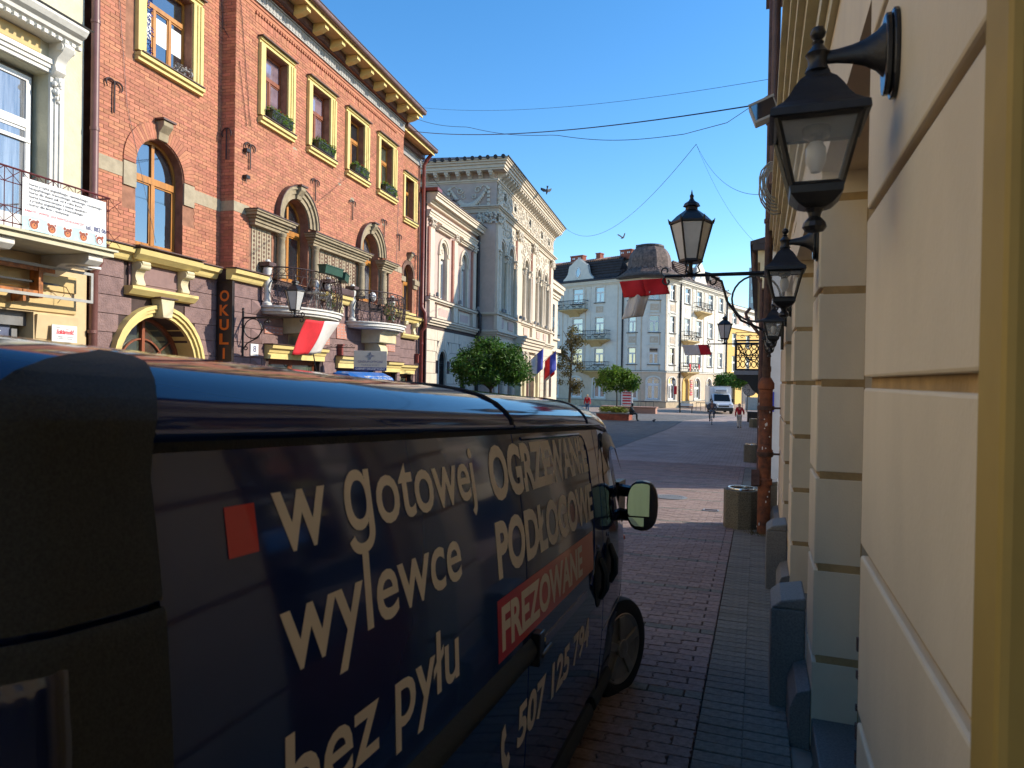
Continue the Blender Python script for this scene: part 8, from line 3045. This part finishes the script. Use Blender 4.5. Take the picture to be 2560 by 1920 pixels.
b.tube([(0, -.52, .35), (0, -.42, .78), (0, -.38, .98)], .018, 6)
b.tube([(0, -.41, .80), (0, .10, .36), (0, .16, .62), (0, .52, .35), (0, .10, .36)], .018, 6)
b.tube([(0, -.41, .80), (0, .16, .72), (0, .19, .92)], .018, 6)
b.build('frame', M_iron, BK, smooth=True)
b = MB(BM)
b.tube([(-.30, -.28, 1.02), (-.22, -.36, 1.04), (0, -.40, 1.0), (.22, -.36, 1.04), (.30, -.28, 1.02)], .014, 6)
b.build('handlebar', M_steel, BK, smooth=True)
MB(BM).prism([(-.10, .92), (.22, .92), (.24, .98), (-.08, .97)], 'x', -.07, .07).build('saddle', M_black, BK, bevel=.02)
b = MB(BM)
b.lathe([(.045, -.03), (.05, 0), (.03, .05)], (0, -.50, .86), 10, axis='y')
b.build('headlamp', M_signw, BK)
b = MB(BM)
b.box(-.18, -.08, .05, .13, .24, .27).box(.08, .18, .08, .16, .46, .49)
b.build('pedal', M_black, BK)
CJ = std(1.76, pelvis=(0, .14, 1.00), waist=(0, .10, 1.14), chest=(0, .0, 1.34), neck=(0, -.06, 1.49), head0=(0, -.09, 1.55), head=(0, -.11, 1.62), crown=(0, -.10, 1.69),
         shl=(-.20, -.02, 1.43), ell=(-.30, -.14, 1.22), wrl=(-.29, -.26, 1.06), hdl=(-.28, -.29, 1.03), shr=(.20, -.02, 1.43), elr=(.30, -.14, 1.22), wrr=(.29, -.26, 1.06), hdr=(.28, -.29, 1.03),
         hipl=(-.10, .10, .96), knl=(-.15, -.16, .66), anl=(-.13, .08, .32), toel=(-.14, -.06, .26), hipr=(.10, .10, .96), knr=(.15, -.22, .82), anr=(.13, .08, .54), toer=(.14, -.06, .48))
person('grey haired man in grey blue clothes riding a bicycle towards the viewer', (cyx, cyy, cg + .03), None, CJ, M_skin, M_grayblue, M_grayblue, M_darkcl, M_hairg)
sx_, sy_ = -9.15, 53.6
g = gz(53.6)
SJ = std(1.70, pelvis=(-.05, .0, .62), waist=(-.05, .02, .76), chest=(0, .02, .98), neck=(.03, 0, 1.12), head0=(.05, -.02, 1.18), head=(.07, -.03, 1.25), crown=(.07, -.03, 1.31),
         shl=(-.05, -.17, 1.08), ell=(.06, -.24, .86), wrl=(.20, -.18, .74), hdl=(.26, -.16, .72), shr=(.0, .18, 1.08), elr=(.08, .22, .86), wrr=(.22, .16, .74), hdr=(.28, .14, .72),
         hipl=(0, -.09, .60), knl=(.40, -.12, .58), anl=(.44, -.12, .10), toel=(.58, -.12, .04), hipr=(0, .09, .60), knr=(.40, .12, .58), anr=(.42, .12, .10), toer=(.56, .12, .04))
person('dark bronze statue of a seated figure on the end of the brick planter', (sx_, sy_, g), None, SJ, M_bronze, M_bronze, M_bronze, M_bronze, M_bronze, cat='statue', face=(1, 0))
BV = thing('box_van', 'white refrigerated box van facing the viewer at the end of the street', 'van', (-3.1, 72, gz(72)), rad(-14))
XM = Matrix.Translation(Vector((-3.35, 72.4, gz(72)))) @ Matrix.Rotation(rad(12), 4, 'Z')     # front towards -y
b = MB(XM)
b.box(-1.02, 1.02, .55, 3.9, .78, 2.72)
b.build('cargo_box', M_vanw, BV, bevel=.04)
b = MB(XM)
b.box(-1.04, 1.04, .53, .57, .80, .86).box(-1.04, 1.04, .53, .57, 2.66, 2.74)
b.build('box_edge', M_lgrey, BV)
b = MB(XM)
b.prism([(.52, .45), (-1.50, .45), (-1.60, .60), (-1.58, .95), (-1.30, 1.08), (-.62, 1.22), (-.02, 1.88), (.25, 1.96), (.52, 1.96)], 'x', -.92, .92)
b.build('cab', M_vanw, BV, bevel=.07)
b = MB(XM)
b.add([(-.78, -.64, 1.235), (.78, -.64, 1.235), (.70, -.06, 1.885), (-.70, -.06, 1.885)], [(0, 1, 2, 3)])
o = b.build('windscreen', M_carglass, BV)
o.location = XM.to_3x3() @ Vector((0, -.012, .012)) if False else (0, 0, 0)
b = MB(XM)
b.add([(-.79, -.665, 1.24), (.79, -.665, 1.24), (.71, -.075, 1.90), (-.71, -.075, 1.90), (-.79, -.60, 1.24), (.79, -.60, 1.24), (.71, -.02, 1.88), (-.71, -.02, 1.88)], [(0, 1, 2, 3), (4, 7, 6, 5), (0, 4, 5, 1), (1, 5, 6, 2), (2, 6, 7, 3), (3, 7, 4, 0)])
b.build('windscreen_glass', M_carglass, BV)
for s in (-1, 1):
    b = MB(XM)
    b.add([(s * .925, -.50, 1.24), (s * .925, .35, 1.24), (s * .925, .35, 1.80), (s * .925, .02, 1.80)], [(0, 1, 2, 3)])
    b.build('side_window', M_carglass, BV, recalc=False)
    b = MB(XM)
    b.ball((s * .66, -1.50, .92), (.20, .12, .13), 10, 6)
    b.build('headlamp', M_frost, BV, smooth=True)
    b = MB(XM)
    b.box(min(s * .95, s * 1.15), max(s * .95, s * 1.15), -.42, -.32, 1.18, 1.46)
    b.build('mirror', M_black, BV, bevel=.03)
    for y in (-.85, 2.6):
        b = MB(XM)
        b.lathe([(.20, -.12), (.31, -.12), (.33, -.08), (.33, .08), (.31, .12), (.20, .12)], (s * .82, y, .33), 20, axis='x')
        w_ = b.build('wheel', M_black, BV, smooth=True)
        b = MB(XM)
        b.lathe([(.20, -.11), (.20, .11)], (s * .82, y, .33), 14, axis='x')
        b.build('rim', M_alloy, w_)
b = MB(XM)
b.box(-.9, .9, -1.68, -1.5, .30, .62).box(-.5, .5, -1.63, -1.55, .70, .84)
b.build('bumper', M_trim, BV, bevel=.03)
b = MB(XM)
b.box(-.95, .95, -.9, 3.8, .40, .76)
b.build('chassis', M_black, BV)
b = MB(XM)
b.box(-.62, .62, .12, .54, 2.12, 2.50)
b.build('cooling_unit', M_signw, BV, bevel=.06)
b = MB(XM)
b.box(-.5, .5, .10, .13, 2.2, 2.32)
b.build('cooling_grille', M_grey, BV)
def pigeon(lab, x, y, z, ang, fly=True, roll=0.0, s=1.0):
    t = thing('pigeon', lab, 'pigeon', (x, y, z), ang, 'pigeons')
    M = Matrix.Translation(Vector((x, y, z))) @ Matrix.Rotation(ang, 4, 'Z') @ Matrix.Rotation(roll, 4, 'Y')
    b = MB(M)
    b.tube([(-.16 * s, 0, 0), (-.10 * s, 0, .01 * s), (0, 0, .015 * s), (.10 * s, 0, .03 * s), (.145 * s, 0, .06 * s), (.175 * s, 0, .065 * s), (.20 * s, 0, .055 * s)], [.012 * s, .04 * s, .062 * s, .048 * s, .030 * s, .028 * s, .005 * s], 8)
    b.add([(-.12 * s, -.03 * s, .0), (-.12 * s, .03 * s, .0), (-.25 * s, .055 * s, -.01), (-.25 * s, -.055 * s, -.01)], [(0, 1, 2, 3)])
    if fly:
        for k in (-1, 1):
            b.add([(.06 * s, k * .04 * s, .03 * s), (-.06 * s, k * .04 * s, .03 * s), (-.10 * s, k * .18 * s, .16 * s), (-.12 * s, k * .30 * s, .28 * s), (.0, k * .28 * s, .28 * s), (.08 * s, k * .16 * s, .15 * s)], [(0, 1, 2, 5), (5, 2, 3, 4)])
    else:
        for k in (-1, 1):
            b.ball((-.03 * s, k * .045 * s, .015 * s), (.10 * s, .02 * s, .04 * s), 8, 4)
            b.tube([(0, k * .025 * s, -.04 * s), (0, k * .025 * s, -.11 * s)], .005 * s, 4)
    b.build('body', mat('pigeon_grey', (.10, .11, .13), .7, .3, 30), t, smooth=True)
pigeon('pigeon flying in the open sky above the corner house roof', -10.9, 58, 13.9, rad(60), True, rad(-20), 1.35)
pigeon('dark pigeon taking off above the edge of the palace cornice', lpos(42, 2.4).x, lpos(42, 2.4).y, 13.55, rad(120), True, rad(70), 1.2)
pigeon('small dark pigeon flying low over the cobbles', -7.2, 51.8, gz(51.8) + .14, rad(200), True, rad(-25), .7)
pigeon('pigeon sitting on the roof edge of the pink house', lpos(30.2, .5).x, lpos(30.2, .5).y, 10.02, rad(30), False, 0, 1.1)
wire('overhead_wire', 'thickest dark cable crossing the sky from the brick house to the beige house', lpos(23.6, .9, 10.9), (.26, 11.0, 6.05), .30, .011)
wire('overhead_wire', 'upper of the two looped cables crossing the sky', lpos(23.0, .9, 11.6), (.3, 12.2, 6.9), .35, .004)
m = MB()
A_, B_ = lpos(23.3, .9, 11.4), Vector((-1.55, 15.0, 7.1))
n = 46
pts = []
for k in range(n + 1):
    t = k / n
    p_ = A_.lerp(B_, t)
    p_.z -= .3 * 4 * t * (1 - t) + .10 * abs(math.sin(t * 3 * math.pi)) * (1 if int(t * 3) != 1 else .7)
    pts.append(p_)
pts += [Vector((-.6, 13.2, 6.6)), Vector((.28, 11.2, 6.35))]
m.tube(pts, .007, 4)
o = m.build('overhead_wire', M_iron, None)
props(o, 'looped cable hanging in festoons across the sky', 'cable', 'cables across the street')
wire('guy_wire', 'thin wire sloping down from the sky to the far end of the palace', (-1.9, 22, 9.2), lpos(51, 1.9, 13.3), 1.6, .010)
wire('guy_wire', 'thin wire dropping from the sky junction to the beige house', (-1.9, 22, 9.2), (.22, 13.0, 5.2), .5, .005)
wire('guy_wire', 'very thin wire fanning out from the sky junction to the white house', (-1.9, 22, 9.2), (.1, 19, 5.3), .4, .004)
wire('guy_wire', 'taut stay from the red downpipe top to the palace side wall', lpos(27.7, .3, 10.4), lpos(35.3, .1, 9.5), .0, .010)
